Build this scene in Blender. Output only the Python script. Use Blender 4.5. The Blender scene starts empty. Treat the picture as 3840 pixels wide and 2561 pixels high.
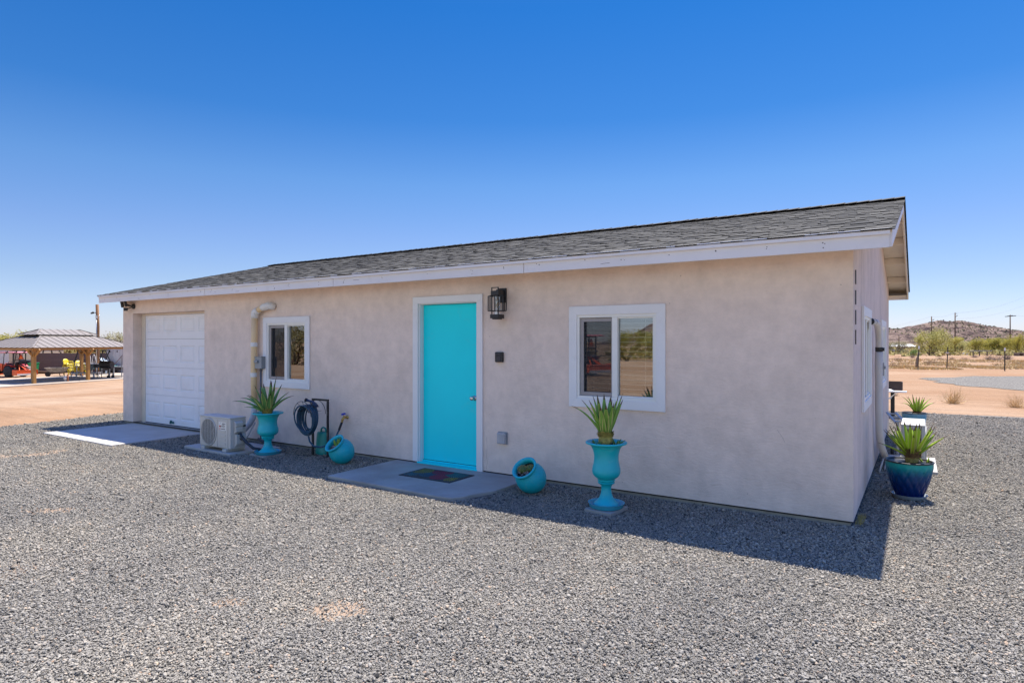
import bpy, bmesh, math, random
import numpy as np
from mathutils import Vector, Matrix, noise, Quaternion
R = math.radians
rnd = random.Random(11)
SC = bpy.context.scene
COL = SC.collection
U = rnd.uniform

# ------------------------------------------------------------------ camera model (measured from the photograph)
YAW = R(33.19)
CAM = Vector((0.499, -6.209, 1.62))
FWD = Vector((-math.sin(YAW), math.cos(YAW), 0))
RGT = Vector((math.cos(YAW), math.sin(YAW), 0))
ZL, ZR = -1.134, -1.62          # the land falls away to the left and to the far right

def far(x, y, s):
    """ground-plan point moved s times as far off"""
    return Vector((CAM.x + s * (x - CAM.x), CAM.y + s * (y - CAM.y), 0))

def sstep(a, b, x):
    t = min(1, max(0, (x - a) / (b - a)))
    return t * t * (3 - 2 * t)

def ground_z(x, y):
    a = -ZL * sstep(-17, -42, x) if x < 0 else 0
    b = -ZR * sstep(42, 150, y)
    return -max(a, b)

# ------------------------------------------------------------------ mesh builder
class MB:
    def __init__(s):
        s.v = []; s.f = []; s.m = []; s.sm = []; s.mi = 0; s.smooth = False; s.tone = []; s.t = 0.5
    def add(s, vs, fs, M=None):
        o = len(s.v)
        if M is not None:
            vs = [M @ Vector(v) for v in vs]
        s.v += [tuple(v) for v in vs]
        for f in fs:
            s.f.append([i + o for i in f]); s.m.append(s.mi); s.sm.append(s.smooth); s.tone.append(s.t)
        return s
    def box(s, x0, x1, y0, y1, z0, z1, M=None):
        vs = [(x0,y0,z0),(x1,y0,z0),(x1,y1,z0),(x0,y1,z0),(x0,y0,z1),(x1,y0,z1),(x1,y1,z1),(x0,y1,z1)]
        return s.add(vs, [(0,3,2,1),(4,5,6,7),(0,1,5,4),(1,2,6,5),(2,3,7,6),(3,0,4,7)], M)
    def bar(s, p0, p1, w, d, up=(0,0,1), M=None):
        p0 = Vector(p0); p1 = Vector(p1); t = (p1 - p0).normalized(); u = Vector(up)
        a = t.cross(u)
        if a.length < 1e-4: a = t.cross(Vector((0,1,0)))
        a.normalize(); b = a.cross(t)
        vs = []
        for p in (p0, p1):
            for (i, j) in ((-1,-1),(1,-1),(1,1),(-1,1)):
                vs.append(p + a * (i * w / 2) + b * (j * d / 2))
        return s.add(vs, [(0,3,2,1),(4,5,6,7),(0,1,5,4),(1,2,6,5),(2,3,7,6),(3,0,4,7)], M)
    def tube(s, path, r, n=8, caps=True, M=None, closed=False):
        P = [Vector(p) for p in path]; k = len(P)
        rr = r if isinstance(r, (list, tuple)) else [r] * k
        T = []
        for i in range(k):
            if closed: t = P[(i+1) % k] - P[i-1]
            else: t = P[min(i+1, k-1)] - P[max(i-1, 0)]
            T.append(t.normalized() if t.length > 1e-9 else Vector((0,0,1)))
        a = T[0].orthogonal().normalized()
        vs = []; fs = []
        for i in range(k):
            if i: a = (a - T[i] * a.dot(T[i]))
            if a.length < 1e-6: a = T[i].orthogonal()
            a.normalize(); b = T[i].cross(a)
            for j in range(n):
                th = 2 * math.pi * j / n
                vs.append(P[i] + (a * math.cos(th) + b * math.sin(th)) * rr[i])
        kk = k if closed else k - 1
        for i in range(kk):
            for j in range(n):
                i2 = (i + 1) % k; j2 = (j + 1) % n
                fs.append((i*n+j, i*n+j2, i2*n+j2, i2*n+j))
        if caps and not closed:
            fs.append(list(range(n-1, -1, -1))); fs.append([(k-1)*n + j for j in range(n)])
        return s.add(vs, fs, M)
    def lathe(s, prof, n=32, M=None, sx=1, sy=1):
        vs = []; fs = []; k = len(prof)
        for (r, z) in prof:
            for j in range(n):
                th = 2 * math.pi * j / n
                vs.append((r * math.cos(th) * sx, r * math.sin(th) * sy, z))
        for i in range(k - 1):
            for j in range(n):
                j2 = (j + 1) % n
                fs.append((i*n+j, i*n+j2, (i+1)*n+j2, (i+1)*n+j))
        if prof[0][0] > 1e-5: fs.append(list(range(n-1, -1, -1)))
        if prof[-1][0] > 1e-5: fs.append([(k-1)*n + j for j in range(n)])
        return s.add(vs, fs, M)
    def prism(s, poly, y0, y1, M=None):
        """polygon in x,z extruded along y"""
        n = len(poly)
        vs = [(x, y0, z) for x, z in poly] + [(x, y1, z) for x, z in poly]
        fs = [list(range(n)), list(range(2*n-1, n-1, -1))]
        for i in range(n):
            j = (i + 1) % n
            fs.append((i, n + i, n + j, j))
        return s.add(vs, fs, M)
    def slab(s, poly, z0, z1, M=None):
        """polygon in x,y extruded along z"""
        n = len(poly)
        vs = [(x, y, z0) for x, y in poly] + [(x, y, z1) for x, y in poly]
        fs = [list(range(n-1, -1, -1)), list(range(n, 2*n))]
        for i in range(n):
            j = (i + 1) % n
            fs.append((i, j, n + j, n + i))
        return s.add(vs, fs, M)
    def ball(s, c, r, n=10, M=None, sz=1):
        prof = [(0.0 if i in (0, n) else r * math.sin(math.pi * i / n), -r * sz * math.cos(math.pi * i / n)) for i in range(n + 1)]
        T = Matrix.Translation(Vector(c))
        return s.lathe(prof, max(8, n + 2), (M @ T) if M is not None else T)
    def mesh(s, name, recalc=True, merge=0):
        me = bpy.data.meshes.new(name)
        me.from_pydata(s.v, [], s.f)
        me.polygons.foreach_set('material_index', s.m)
        me.polygons.foreach_set('use_smooth', s.sm)
        if len(set(s.tone)) > 1:
            at = me.attributes.new('tone', 'FLOAT', 'FACE'); at.data.foreach_set('value', s.tone)
        if recalc or merge:
            bm = bmesh.new(); bm.from_mesh(me)
            if merge: bmesh.ops.remove_doubles(bm, verts=bm.verts, dist=merge)
            if recalc: bmesh.ops.recalc_face_normals(bm, faces=bm.faces)
            bm.to_mesh(me); bm.free()
        me.update()
        return me
    def build(s, name, mats, parent=None, bevel=0, smooth=None, seg=2, recalc=True, loc=None, merge=0, angle=40):
        if smooth is not None: s.sm = [smooth] * len(s.sm)
        me = s.mesh(name, recalc, merge)
        o = link(name, me, mats, parent)
        if loc is not None: o.location = loc
        if bevel:
            b = o.modifiers.new('bevel', 'BEVEL'); b.width = bevel; b.segments = seg; b.limit_method = 'ANGLE'; b.angle_limit = R(angle)
            b.harden_normals = False
        return o

def link(name, me, mats=None, parent=None):
    o = bpy.data.objects.new(name, me); COL.objects.link(o)
    if mats is not None:
        for m in (mats if isinstance(mats, (list, tuple)) else [mats]): me.materials.append(m)
    if parent is not None: o.parent = parent
    return o

def smooth_by_angle(o, ang=40):
    me = o.data
    bm = bmesh.new(); bm.from_mesh(me)
    for f in bm.faces: f.smooth = True
    for e in bm.edges:
        e.smooth = not (len(e.link_faces) == 2 and e.calc_face_angle(0) > R(ang))
    bm.to_mesh(me); bm.free()
    return o

def thing(name, label, cat, loc=(0,0,0), rotz=0, group=None):
    o = bpy.data.objects.new(name, None); COL.objects.link(o)
    o.empty_display_size = .2
    o.location = loc; o.rotation_euler = (0, 0, rotz)
    return tag(o, label, cat, group)

def tag(o, label, cat=None, group=None, kind=None):
    if label: o['label'] = label
    if cat: o['category'] = cat
    if group: o['group'] = group
    if kind: o['kind'] = kind
    return o

def struct(o):
    o['kind'] = 'structure'; return o

KIDS = {}
def dup(root, loc, rotz=None, label=None, scale=None):
    """copy of a thing with copies of its parts and sub-parts"""
    r = root.copy(); COL.objects.link(r); r.location = loc
    if rotz is not None: r.rotation_euler = (0, 0, rotz)
    if label: r['label'] = label
    if scale: r.scale = (scale,) * 3 if not isinstance(scale, tuple) else scale
    def kids(a, b):
        for ch in list(a.children):
            c = ch.copy(); COL.objects.link(c); c.parent = b
            kids(ch, c)
    kids(root, r)
    return r

# ------------------------------------------------------------------ materials
def nt(name):
    m = bpy.data.materials.new(name); m.use_nodes = True
    t = m.node_tree; b = t.nodes['Principled BSDF']
    return m, t, b

def N(t, kind, **kw):
    n = t.nodes.new(kind)
    for k, v in kw.items():
        if k.startswith('i_'): n.inputs[k[2:]].default_value = v
        else: setattr(n, k, v)
    return n

def rgba(c): return (c[0], c[1], c[2], 1)

def ramp(t, stops, interp='LINEAR'):
    n = t.nodes.new('ShaderNodeValToRGB'); n.color_ramp.interpolation = interp
    e = n.color_ramp.elements
    while len(e) < len(stops): e.new(.5)
    for i, (p, c) in enumerate(stops):
        e[i].position = p; e[i].color = rgba(c) if not isinstance(c, (int, float)) else (c, c, c, 1)
    return n

def mat(name, col, rough=.6, metal=0, var=.12, vs=4, bump=0, bs=80, spec=.5, coat=0, col2=None, bdist=.01, detail=5):
    m, t, b = nt(name); L = t.links
    b.inputs['Roughness'].default_value = rough; b.inputs['Metallic'].default_value = metal
    b.inputs['Specular IOR Level'].default_value = spec
    if coat:
        b.inputs['Coat Weight'].default_value = coat; b.inputs['Coat Roughness'].default_value = .08
    tc = N(t, 'ShaderNodeTexCoord')
    n1 = N(t, 'ShaderNodeTexNoise', i_Scale=vs, i_Detail=detail, i_Roughness=.6)
    L.new(tc.outputs['Object'], n1.inputs['Vector'])
    c2 = col2 if col2 else tuple(min(1, c * (1 + var)) for c in col)
    c1 = tuple(c * (1 - var) for c in col)
    rp = ramp(t, [(.3, c1), (.7, c2)])
    L.new(n1.outputs['Fac'], rp.inputs['Fac']); L.new(rp.outputs['Color'], b.inputs['Base Color'])
    if bump:
        n2 = N(t, 'ShaderNodeTexNoise', i_Scale=bs, i_Detail=4)
        L.new(tc.outputs['Object'], n2.inputs['Vector'])
        bp = N(t, 'ShaderNodeBump', i_Strength=bump, i_Distance=bdist)
        L.new(n2.outputs['Fac'], bp.inputs['Height']); L.new(bp.outputs['Normal'], b.inputs['Normal'])
    return m

def stucco_mat(name, base, dark, streak=False):
    m, t, b = nt(name); L = t.links
    b.inputs['Roughness'].default_value = .9; b.inputs['Specular IOR Level'].default_value = .25
    tc = N(t, 'ShaderNodeTexCoord')
    big = N(t, 'ShaderNodeTexNoise', i_Scale=.9, i_Detail=6, i_Roughness=.65, i_Distortion=.6)
    mid = N(t, 'ShaderNodeTexNoise', i_Scale=5, i_Detail=8, i_Roughness=.7)
    fine = N(t, 'ShaderNodeTexNoise', i_Scale=45, i_Detail=5, i_Roughness=.7)
    src = tc.outputs['Object']
    if streak:
        mp = N(t, 'ShaderNodeMapping'); mp.inputs['Scale'].default_value = (3.5, 3.5, .35)
        L.new(src, mp.inputs['Vector']); L.new(mp.outputs['Vector'], big.inputs['Vector'])
    else: L.new(src, big.inputs['Vector'])
    L.new(src, mid.inputs['Vector']); L.new(src, fine.inputs['Vector'])
    rp = ramp(t, [(.34, dark), (.52, base), (.75, tuple(c * 1.05 for c in base))])
    L.new(big.outputs['Fac'], rp.inputs['Fac'])
    r2 = ramp(t, [(.3, .86), (.65, 1.04)])
    L.new(mid.outputs['Fac'], r2.inputs['Fac'])
    mx = N(t, 'ShaderNodeMix', data_type='RGBA', blend_type='MULTIPLY'); mx.inputs['Factor'].default_value = 1
    L.new(rp.outputs['Color'], mx.inputs['A']); L.new(r2.outputs['Color'], mx.inputs['B'])
    # small specks and pits
    vo = N(t, 'ShaderNodeTexVoronoi', i_Scale=5.5, i_Randomness=1.0)
    L.new(src, vo.inputs['Vector'])
    r3 = ramp(t, [(.018, .35), (.035, 1.0)])
    L.new(vo.outputs['Distance'], r3.inputs['Fac'])
    mx2 = N(t, 'ShaderNodeMix', data_type='RGBA', blend_type='MULTIPLY'); mx2.inputs['Factor'].default_value = .8
    L.new(mx.outputs['Result'], mx2.inputs['A']); L.new(r3.outputs['Color'], mx2.inputs['B'])
    L.new(mx2.outputs['Result'], b.inputs['Base Color'])
    # trowel marks: stretched noise mixed with sand grain
    mp2 = N(t, 'ShaderNodeMapping'); mp2.inputs['Scale'].default_value = (6, 6, 16)
    L.new(src, mp2.inputs['Vector'])
    tr = N(t, 'ShaderNodeTexNoise', i_Scale=1.6, i_Detail=7, i_Roughness=.6, i_Distortion=1.2)
    L.new(mp2.outputs['Vector'], tr.inputs['Vector'])
    b1 = N(t, 'ShaderNodeBump', i_Strength=.36, i_Distance=.02)
    b2 = N(t, 'ShaderNodeBump', i_Strength=.55, i_Distance=.006)
    L.new(tr.outputs['Fac'], b1.inputs['Height']); L.new(fine.outputs['Fac'], b2.inputs['Height'])
    L.new(b1.outputs['Normal'], b2.inputs['Normal']); L.new(b2.outputs['Normal'], b.inputs['Normal'])
    return m

def tone_mat(name, stops, rough=.9, bump=.4, bs=220):
    """colour by the per-face 'tone' attribute, with granules"""
    m, t, b = nt(name); L = t.links
    b.inputs['Roughness'].default_value = rough; b.inputs['Specular IOR Level'].default_value = .25
    at = N(t, 'ShaderNodeAttribute', attribute_name='tone')
    rp = ramp(t, stops); L.new(at.outputs['Fac'], rp.inputs['Fac'])
    tc = N(t, 'ShaderNodeTexCoord')
    n = N(t, 'ShaderNodeTexNoise', i_Scale=bs, i_Detail=2); L.new(tc.outputs['Object'], n.inputs['Vector'])
    r2 = ramp(t, [(.25, .6), (.75, 1.35)]); L.new(n.outputs['Fac'], r2.inputs['Fac'])
    mx = N(t, 'ShaderNodeMix', data_type='RGBA', blend_type='MULTIPLY'); mx.inputs['Factor'].default_value = 1
    L.new(rp.outputs['Color'], mx.inputs['A']); L.new(r2.outputs['Color'], mx.inputs['B'])
    L.new(mx.outputs['Result'], b.inputs['Base Color'])
    bp = N(t, 'ShaderNodeBump', i_Strength=bump, i_Distance=.003)
    L.new(n.outputs['Fac'], bp.inputs['Height']); L.new(bp.outputs['Normal'], b.inputs['Normal'])
    return m

def glass_mat(name, tint=(.55,.6,.58), refl=.22):
    m = bpy.data.materials.new(name); m.use_nodes = True; t = m.node_tree; t.nodes.clear(); L = t.links
    out = N(t, 'ShaderNodeOutputMaterial'); tr = N(t, 'ShaderNodeBsdfTransparent'); gl = N(t, 'ShaderNodeBsdfGlossy')
    tr.inputs['Color'].default_value = rgba(tint); gl.inputs['Roughness'].default_value = .0
    gl.inputs['Color'].default_value = (1, 1, 1, 1)
    fr = N(t, 'ShaderNodeFresnel', i_IOR=1.5)
    ma = N(t, 'ShaderNodeMath', operation='MULTIPLY_ADD'); ma.inputs[1].default_value = .9; ma.inputs[2].default_value = refl
    ma.use_clamp = True
    L.new(fr.outputs['Fac'], ma.inputs[0])
    mx = N(t, 'ShaderNodeMixShader'); L.new(ma.outputs[0], mx.inputs[0])
    L.new(tr.outputs[0], mx.inputs[1]); L.new(gl.outputs[0], mx.inputs[2]); L.new(mx.outputs[0], out.inputs['Surface'])
    return m

def screen_mat(name, col=(.05,.05,.055), open_=.5):
    m = bpy.data.materials.new(name); m.use_nodes = True; t = m.node_tree; t.nodes.clear(); L = t.links
    out = N(t, 'ShaderNodeOutputMaterial'); tr = N(t, 'ShaderNodeBsdfTransparent'); df = N(t, 'ShaderNodeBsdfDiffuse')
    df.inputs['Color'].default_value = rgba(col)
    mx = N(t, 'ShaderNodeMixShader'); mx.inputs[0].default_value = 1 - open_
    L.new(tr.outputs[0], mx.inputs[1]); L.new(df.outputs[0], mx.inputs[2]); L.new(mx.outputs[0], out.inputs['Surface'])
    return m

def leaf_mat(name, col, col2, rough=.5, trans=.25, var=(.75, 1.3), vs=3):
    m, t, b = nt(name); L = t.links
    b.inputs['Roughness'].default_value = rough
    tc = N(t, 'ShaderNodeTexCoord'); n = N(t, 'ShaderNodeTexNoise', i_Scale=vs, i_Detail=3)
    L.new(tc.outputs['Object'], n.inputs['Vector'])
    rp = ramp(t, [(.3, col), (.7, col2)]); L.new(n.outputs['Fac'], rp.inputs['Fac'])
    L.new(rp.outputs['Color'], b.inputs['Base Color'])
    if trans:
        tl = N(t, 'ShaderNodeBsdfTranslucent'); L.new(rp.outputs['Color'], tl.inputs['Color'])
        mx = N(t, 'ShaderNodeMixShader'); mx.inputs[0].default_value = trans
        out = t.nodes['Material Output']
        L.new(b.outputs[0], mx.inputs[1]); L.new(tl.outputs[0], mx.inputs[2]); L.new(mx.outputs[0], out.inputs['Surface'])
    return m

def dirt_mat(name):
    m, t, b = nt(name); L = t.links
    b.inputs['Roughness'].default_value = 1; b.inputs['Specular IOR Level'].default_value = .1
    g = N(t, 'ShaderNodeNewGeometry'); P = g.outputs['Position']
    a = N(t, 'ShaderNodeTexNoise', i_Scale=.12, i_Detail=7, i_Roughness=.62); L.new(P, a.inputs['Vector'])
    rp = ramp(t, [(.3, (.26, .148, .082)), (.47, (.305, .188, .110)), (.60, (.35, .235, .15)), (.74, (.385, .275, .185))])
    L.new(a.outputs['Fac'], rp.inputs['Fac'])
    mp = N(t, 'ShaderNodeMapping'); mp.inputs['Scale'].default_value = (.25, 2.2, 1); mp.inputs['Rotation'].default_value = (0, 0, R(-14))
    L.new(P, mp.inputs['Vector'])
    s = N(t, 'ShaderNodeTexNoise', i_Scale=1.2, i_Detail=5, i_Roughness=.6); L.new(mp.outputs['Vector'], s.inputs['Vector'])
    r2 = ramp(t, [(.3, .80), (.5, 1.0), (.72, 1.14)]); L.new(s.outputs['Fac'], r2.inputs['Fac'])
    mx = N(t, 'ShaderNodeMix', data_type='RGBA', blend_type='MULTIPLY'); mx.inputs['Factor'].default_value = 1
    L.new(rp.outputs['Color'], mx.inputs['A']); L.new(r2.outputs['Color'], mx.inputs['B'])
    f = N(t, 'ShaderNodeTexNoise', i_Scale=9, i_Detail=8, i_Roughness=.75); L.new(P, f.inputs['Vector'])
    r3 = ramp(t, [(.3, .82), (.7, 1.12)]); L.new(f.outputs['Fac'], r3.inputs['Fac'])
    mx2 = N(t, 'ShaderNodeMix', data_type='RGBA', blend_type='MULTIPLY'); mx2.inputs['Factor'].default_value = 1
    L.new(mx.outputs['Result'], mx2.inputs['A']); L.new(r3.outputs['Color'], mx2.inputs['B'])
    L.new(mx2.outputs['Result'], b.inputs['Base Color'])
    bp = N(t, 'ShaderNodeBump', i_Strength=.6, i_Distance=.06); L.new(f.outputs['Fac'], bp.inputs['Height'])
    L.new(bp.outputs['Normal'], b.inputs['Normal'])
    return m

def gravel_mat(name, tan=True):
    m, t, b = nt(name); L = t.links
    b.inputs['Roughness'].default_value = .95; b.inputs['Specular IOR Level'].default_value = .15
    g = N(t, 'ShaderNodeNewGeometry'); P = g.outputs['Position']
    v = N(t, 'ShaderNodeTexVoronoi', i_Scale=42); L.new(P, v.inputs['Vector'])
    sx = N(t, 'ShaderNodeSeparateColor'); L.new(v.outputs['Color'], sx.inputs[0])
    rp = ramp(t, [(0, (.12, .112, .098)), (.3, (.24, .222, .192)), (.7, (.32, .297, .255)), (1, (.42, .388, .332))])
    L.new(sx.outputs[0], rp.inputs['Fac'])
    d = ramp(t, [(.2, 1.0), (.75, .35)]); L.new(v.outputs['Distance'], d.inputs['Fac'])
    mx = N(t, 'ShaderNodeMix', data_type='RGBA', blend_type='MULTIPLY'); mx.inputs['Factor'].default_value = 1
    L.new(rp.outputs['Color'], mx.inputs['A']); L.new(d.outputs['Color'], mx.inputs['B'])
    big = N(t, 'ShaderNodeTexNoise', i_Scale=.55, i_Detail=7, i_Roughness=.7); L.new(P, big.inputs['Vector'])
    fac = ramp(t, [(.60, 0.0), (.72, .85)]); L.new(big.outputs['Fac'], fac.inputs['Fac'])
    mx2 = N(t, 'ShaderNodeMix', data_type='RGBA'); L.new(fac.outputs['Color'], mx2.inputs['Factor'])
    L.new(mx.outputs['Result'], mx2.inputs['A']); mx2.inputs['B'].default_value = (.30, .21, .14, 1)
    L.new(mx2.outputs['Result'], b.inputs['Base Color'])
    inv = N(t, 'ShaderNodeMath', operation='MULTIPLY'); inv.inputs[1].default_value = -1; L.new(v.outputs['Distance'], inv.inputs[0])
    bp = N(t, 'ShaderNodeBump', i_Strength=.9, i_Distance=.012); L.new(inv.outputs[0], bp.inputs['Height'])
    L.new(bp.outputs['Normal'], b.inputs['Normal'])
    return m

def stone_mat(name):
    m, t, b = nt(name); L = t.links
    b.inputs['Roughness'].default_value = .95; b.inputs['Specular IOR Level'].default_value = .2
    oi = N(t, 'ShaderNodeObjectInfo')
    rp = ramp(t, [(0, (.055, .052, .048)), (.09, (.13, .122, .107)), (.2, (.235, .215, .182)), (.6, (.31, .283, .238)), (.94, (.41, .373, .312)), (.985, (.46, .36, .26)), (1, (.45, .31, .21))])
    L.new(oi.outputs['Random'], rp.inputs['Fac'])
    tc = N(t, 'ShaderNodeTexCoord'); n = N(t, 'ShaderNodeTexNoise', i_Scale=3, i_Detail=4); L.new(tc.outputs['Object'], n.inputs['Vector'])
    r2 = ramp(t, [(.3, .75), (.7, 1.2)]); L.new(n.outputs['Fac'], r2.inputs['Fac'])
    mx = N(t, 'ShaderNodeMix', data_type='RGBA', blend_type='MULTIPLY'); mx.inputs['Factor'].default_value = 1
    L.new(rp.outputs['Color'], mx.inputs['A']); L.new(r2.outputs['Color'], mx.inputs['B'])
    lf = N(t, 'ShaderNodeTexNoise', i_Scale=.45, i_Detail=4, i_Roughness=.6); L.new(oi.outputs['Location'], lf.inputs['Vector'])
    r4 = ramp(t, [(.34, (.80, .81, .83)), (.5, (1, 1, 1)), (.66, (1.16, 1.12, 1.05))]); L.new(lf.outputs['Fac'], r4.inputs['Fac'])
    m4 = N(t, 'ShaderNodeMix', data_type='RGBA', blend_type='MULTIPLY'); m4.inputs['Factor'].default_value = 1
    L.new(mx.outputs['Result'], m4.inputs['A']); L.new(r4.outputs['Color'], m4.inputs['B'])
    L.new(m4.outputs['Result'], b.inputs['Base Color'])
    return m

def stain(m, col, scale, lo, hi, amount, dist=.4):
    """patches of dust or scuffing over an existing base colour"""
    t = m.node_tree; L = t.links; b = t.nodes['Principled BSDF']; src = b.inputs['Base Color'].links[0].from_socket
    tc = N(t, 'ShaderNodeTexCoord'); n = N(t, 'ShaderNodeTexNoise', i_Scale=scale, i_Detail=8, i_Roughness=.7, i_Distortion=dist); L.new(tc.outputs['Object'], n.inputs['Vector'])
    r = ramp(t, [(lo, 0.0), (hi, amount)]); L.new(n.outputs['Fac'], r.inputs['Fac'])
    x = N(t, 'ShaderNodeMix', data_type='RGBA'); L.new(r.outputs['Color'], x.inputs['Factor']); L.new(src, x.inputs['A']); x.inputs['B'].default_value = rgba(col)
    L.new(x.outputs['Result'], b.inputs['Base Color'])
    return m

def banded(name, c1, c2, scale, rough=.5, axis='Z', bump=.5):
    """fine rings along one object axis: ribbed hose, corrugated tube"""
    m, t, b = nt(name); L = t.links
    b.inputs['Roughness'].default_value = rough
    tc = N(t, 'ShaderNodeTexCoord'); w = N(t, 'ShaderNodeTexWave', wave_type='BANDS', bands_direction=axis, i_Scale=scale, i_Distortion=.3)
    L.new(tc.outputs['Object'], w.inputs['Vector'])
    rp = ramp(t, [(.2, c1), (.8, c2)]); L.new(w.outputs['Fac'], rp.inputs['Fac']); L.new(rp.outputs['Color'], b.inputs['Base Color'])
    bp = N(t, 'ShaderNodeBump', i_Strength=bump, i_Distance=.004); L.new(w.outputs['Fac'], bp.inputs['Height'])
    L.new(bp.outputs['Normal'], b.inputs['Normal'])
    return m

M = {}
M['stucco'] = stucco_mat('stucco', (.82, .675, .575), (.75, .615, .52))
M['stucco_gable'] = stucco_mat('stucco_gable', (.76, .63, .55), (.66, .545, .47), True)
M['foundation'] = mat('foundation_concrete', (.33, .31, .28), .95, var=.25, vs=6, bump=.4, bs=40)
M['dark_gap'] = mat('dark_gap', (.03, .028, .025), .9)
M['white_paint'] = mat('white_paint', (.78, .77, .76), .55, var=.03, vs=2, bump=.15, bs=35)
M['fascia'] = mat('fascia_paint', (.76, .74, .74), .6, var=.05, vs=1.3, bump=.25, bs=22)
M['cream'] = mat('cream_paint', (.72, .63, .50), .65, var=.06, vs=3, bump=.15, bs=40)
M['nail'] = mat('nail_rust', (.10, .07, .06), .8)
M['vinyl'] = mat('white_vinyl', (.80, .79, .74), .4, var=.02)
M['vinyl_grey'] = mat('screen_frame_grey', (.33, .30, .29), .5, var=.04)
M['garage'] = mat('garage_steel', (.80, .80, .82), .45, var=.02, bump=.1, bs=150)
M['door'] = mat('turquoise_door', (.0, .77, .83), .45, var=.03, vs=1.2, bump=.10, bs=90, spec=.3)
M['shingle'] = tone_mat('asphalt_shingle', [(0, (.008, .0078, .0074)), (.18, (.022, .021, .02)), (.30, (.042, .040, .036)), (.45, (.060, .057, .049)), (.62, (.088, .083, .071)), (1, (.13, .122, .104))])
M['glass'] = glass_mat('window_glass', (.80, .86, .88), .15)
M['screen'] = screen_mat('insect_screen')
M['blind'] = mat('blind_slat', (.78, .76, .70), .5, var=.02)
M['interior'] = mat('interior_board', (.35, .33, .30), .9)
M['concrete'] = mat('concrete', (.46, .435, .40), .9, var=.09, vs=2.5, bump=.25, bs=60, detail=9)
M['concrete_dark'] = mat('door_slab_concrete', (.32, .31, .285), .9, var=.16, vs=2.2, bump=.25, bs=60, detail=9)
M['dirt'] = dirt_mat('desert_dirt')
M['gravel'] = gravel_mat('gravel_bed')
M['stone'] = stone_mat('gravel_stone')
M['black'] = mat('black_metal', (.015, .015, .017), .45, var=.1)
M['black_rough'] = mat('black_rough', (.025, .025, .028), .75, var=.2)
M['rubber'] = mat('rubber', (.03, .03, .032), .8, var=.2, bump=.3, bs=50)
M['chrome'] = mat('brushed_nickel', (.60, .57, .52), .25, metal=1, var=.05)
M['steel'] = mat('galvanised_steel', (.55, .56, .57), .4, metal=.8, var=.1)
M['brass'] = mat('brass', (.62, .40, .12), .35, metal=.9, var=.15)
M['bluehandle'] = mat('blue_handle', (.01, .04, .42), .4)
M['tealpot'] = mat('turquoise_glaze', (.003, .43, .50), .42, var=.07, vs=5, bump=.08, bs=30)
M['tealpot_text'] = mat('turquoise_textured', (.003, .42, .50), .5, var=.08, vs=7, bump=.7, bs=38, bdist=.008)
M['saucer_clear'] = mat('turquoise_saucer', (.05, .42, .58), .25, var=.05)
M['tealcan'] = mat('watering_can_green', (.005, .26, .22), .4, var=.05)
M['soil'] = mat('potting_soil', (.035, .022, .015), 1, var=.4, vs=30, bump=.9, bs=70)
M['pebble'] = mat('pot_pebbles', (.30, .27, .26), .8, var=.5, vs=45, bump=1, bs=60, bdist=.02)
M['ac_white'] = mat('ac_casing', (.53, .515, .475), .45, var=.03)
M['ac_trim'] = mat('ac_side', (.49, .485, .46), .45, var=.04)
M['ac_dark'] = mat('ac_inside', (.035, .04, .04), .7)
M['coil'] = mat('coil_fins', (.085, .055, .02), .5, var=.2, vs=20)
M['pipe_tan'] = mat('pipe_tan', (.78, .57, .31), .5, var=.06, vs=2)
M['pipe_white'] = mat('pipe_white', (.74, .73, .70), .45, var=.03)
M['box_grey'] = mat('box_grey', (.27, .29, .30), .45, var=.05)
M['conduit'] = mat('conduit_grey', (.10, .11, .13), .5)
M['insul'] = mat('insulation_tube', (.02, .035, .06), .6, var=.25, vs=25)
M['duct'] = banded('corrugated_duct', (.56, .545, .535), (.66, .64, .63), 32, .6, bump=.5)
M['hose'] = banded('ribbed_hose', (.010, .022, .04), (.02, .11, .20), 46, .45, 'DIAGONAL', .3)
M['mat_base'] = mat('doormat_rubber', (.035, .04, .045), .9, var=.2, vs=30, bump=.5, bs=120)
M['agave'] = leaf_mat('agave_green', (.17, .34, .045), (.27, .46, .07), .45, .12)
M['agave_dark'] = leaf_mat('agave_bluegreen', (.09, .25, .07), (.17, .35, .075), .45, .1)
M['agave_edge'] = leaf_mat('agave_yellow_margin', (.55, .55, .17), (.62, .60, .22), .5, .12)
M['agave_bright'] = leaf_mat('agave_bright_green', (.32, .47, .03), (.46, .60, .06), .45, .25)  # brighter, yellower green than the other agave leaves
M['agave_trunk'] = mat('agave_leaf_bases', (.42, .36, .10), .8, var=.5, vs=25, bump=.6, bs=60)
M['dry_leaf'] = mat('agave_dry_fibre', (.22, .14, .06), .9, var=.4, vs=30)
M['leaf_tip'] = mat('brown_leaf_tip', (.10, .055, .02), .7, var=.3, vs=20)
for k_, a_ in (('tealpot', ((.22, .42, .40), 6, .56, .72, .45)), ('tealpot_text', ((.20, .40, .40), 8, .55, .72, .4)), ('door', ((.16, .62, .62), 3.5, .58, .75, .25)), ('garage', ((.62, .58, .52), 2.2, .52, .75, .35)), ('concrete', ((.33, .28, .22), 1.3, .5, .7, .4)), ('concrete_dark', ((.25, .22, .18), 2, .5, .7, .45)), ('white_paint', ((.62, .58, .52), 5, .56, .74, .3)), ('fascia', ((.60, .56, .52), 3, .56, .74, .3)), ('ac_white', ((.42, .38, .32), 4, .56, .76, .35))):
    stain(M[k_], *a_)
M['cactus'] = mat('cactus_green', (.08, .13, .03), .6, var=.2, vs=20)
M['spine'] = mat('cactus_spine', (.42, .36, .16), .7)
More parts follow.
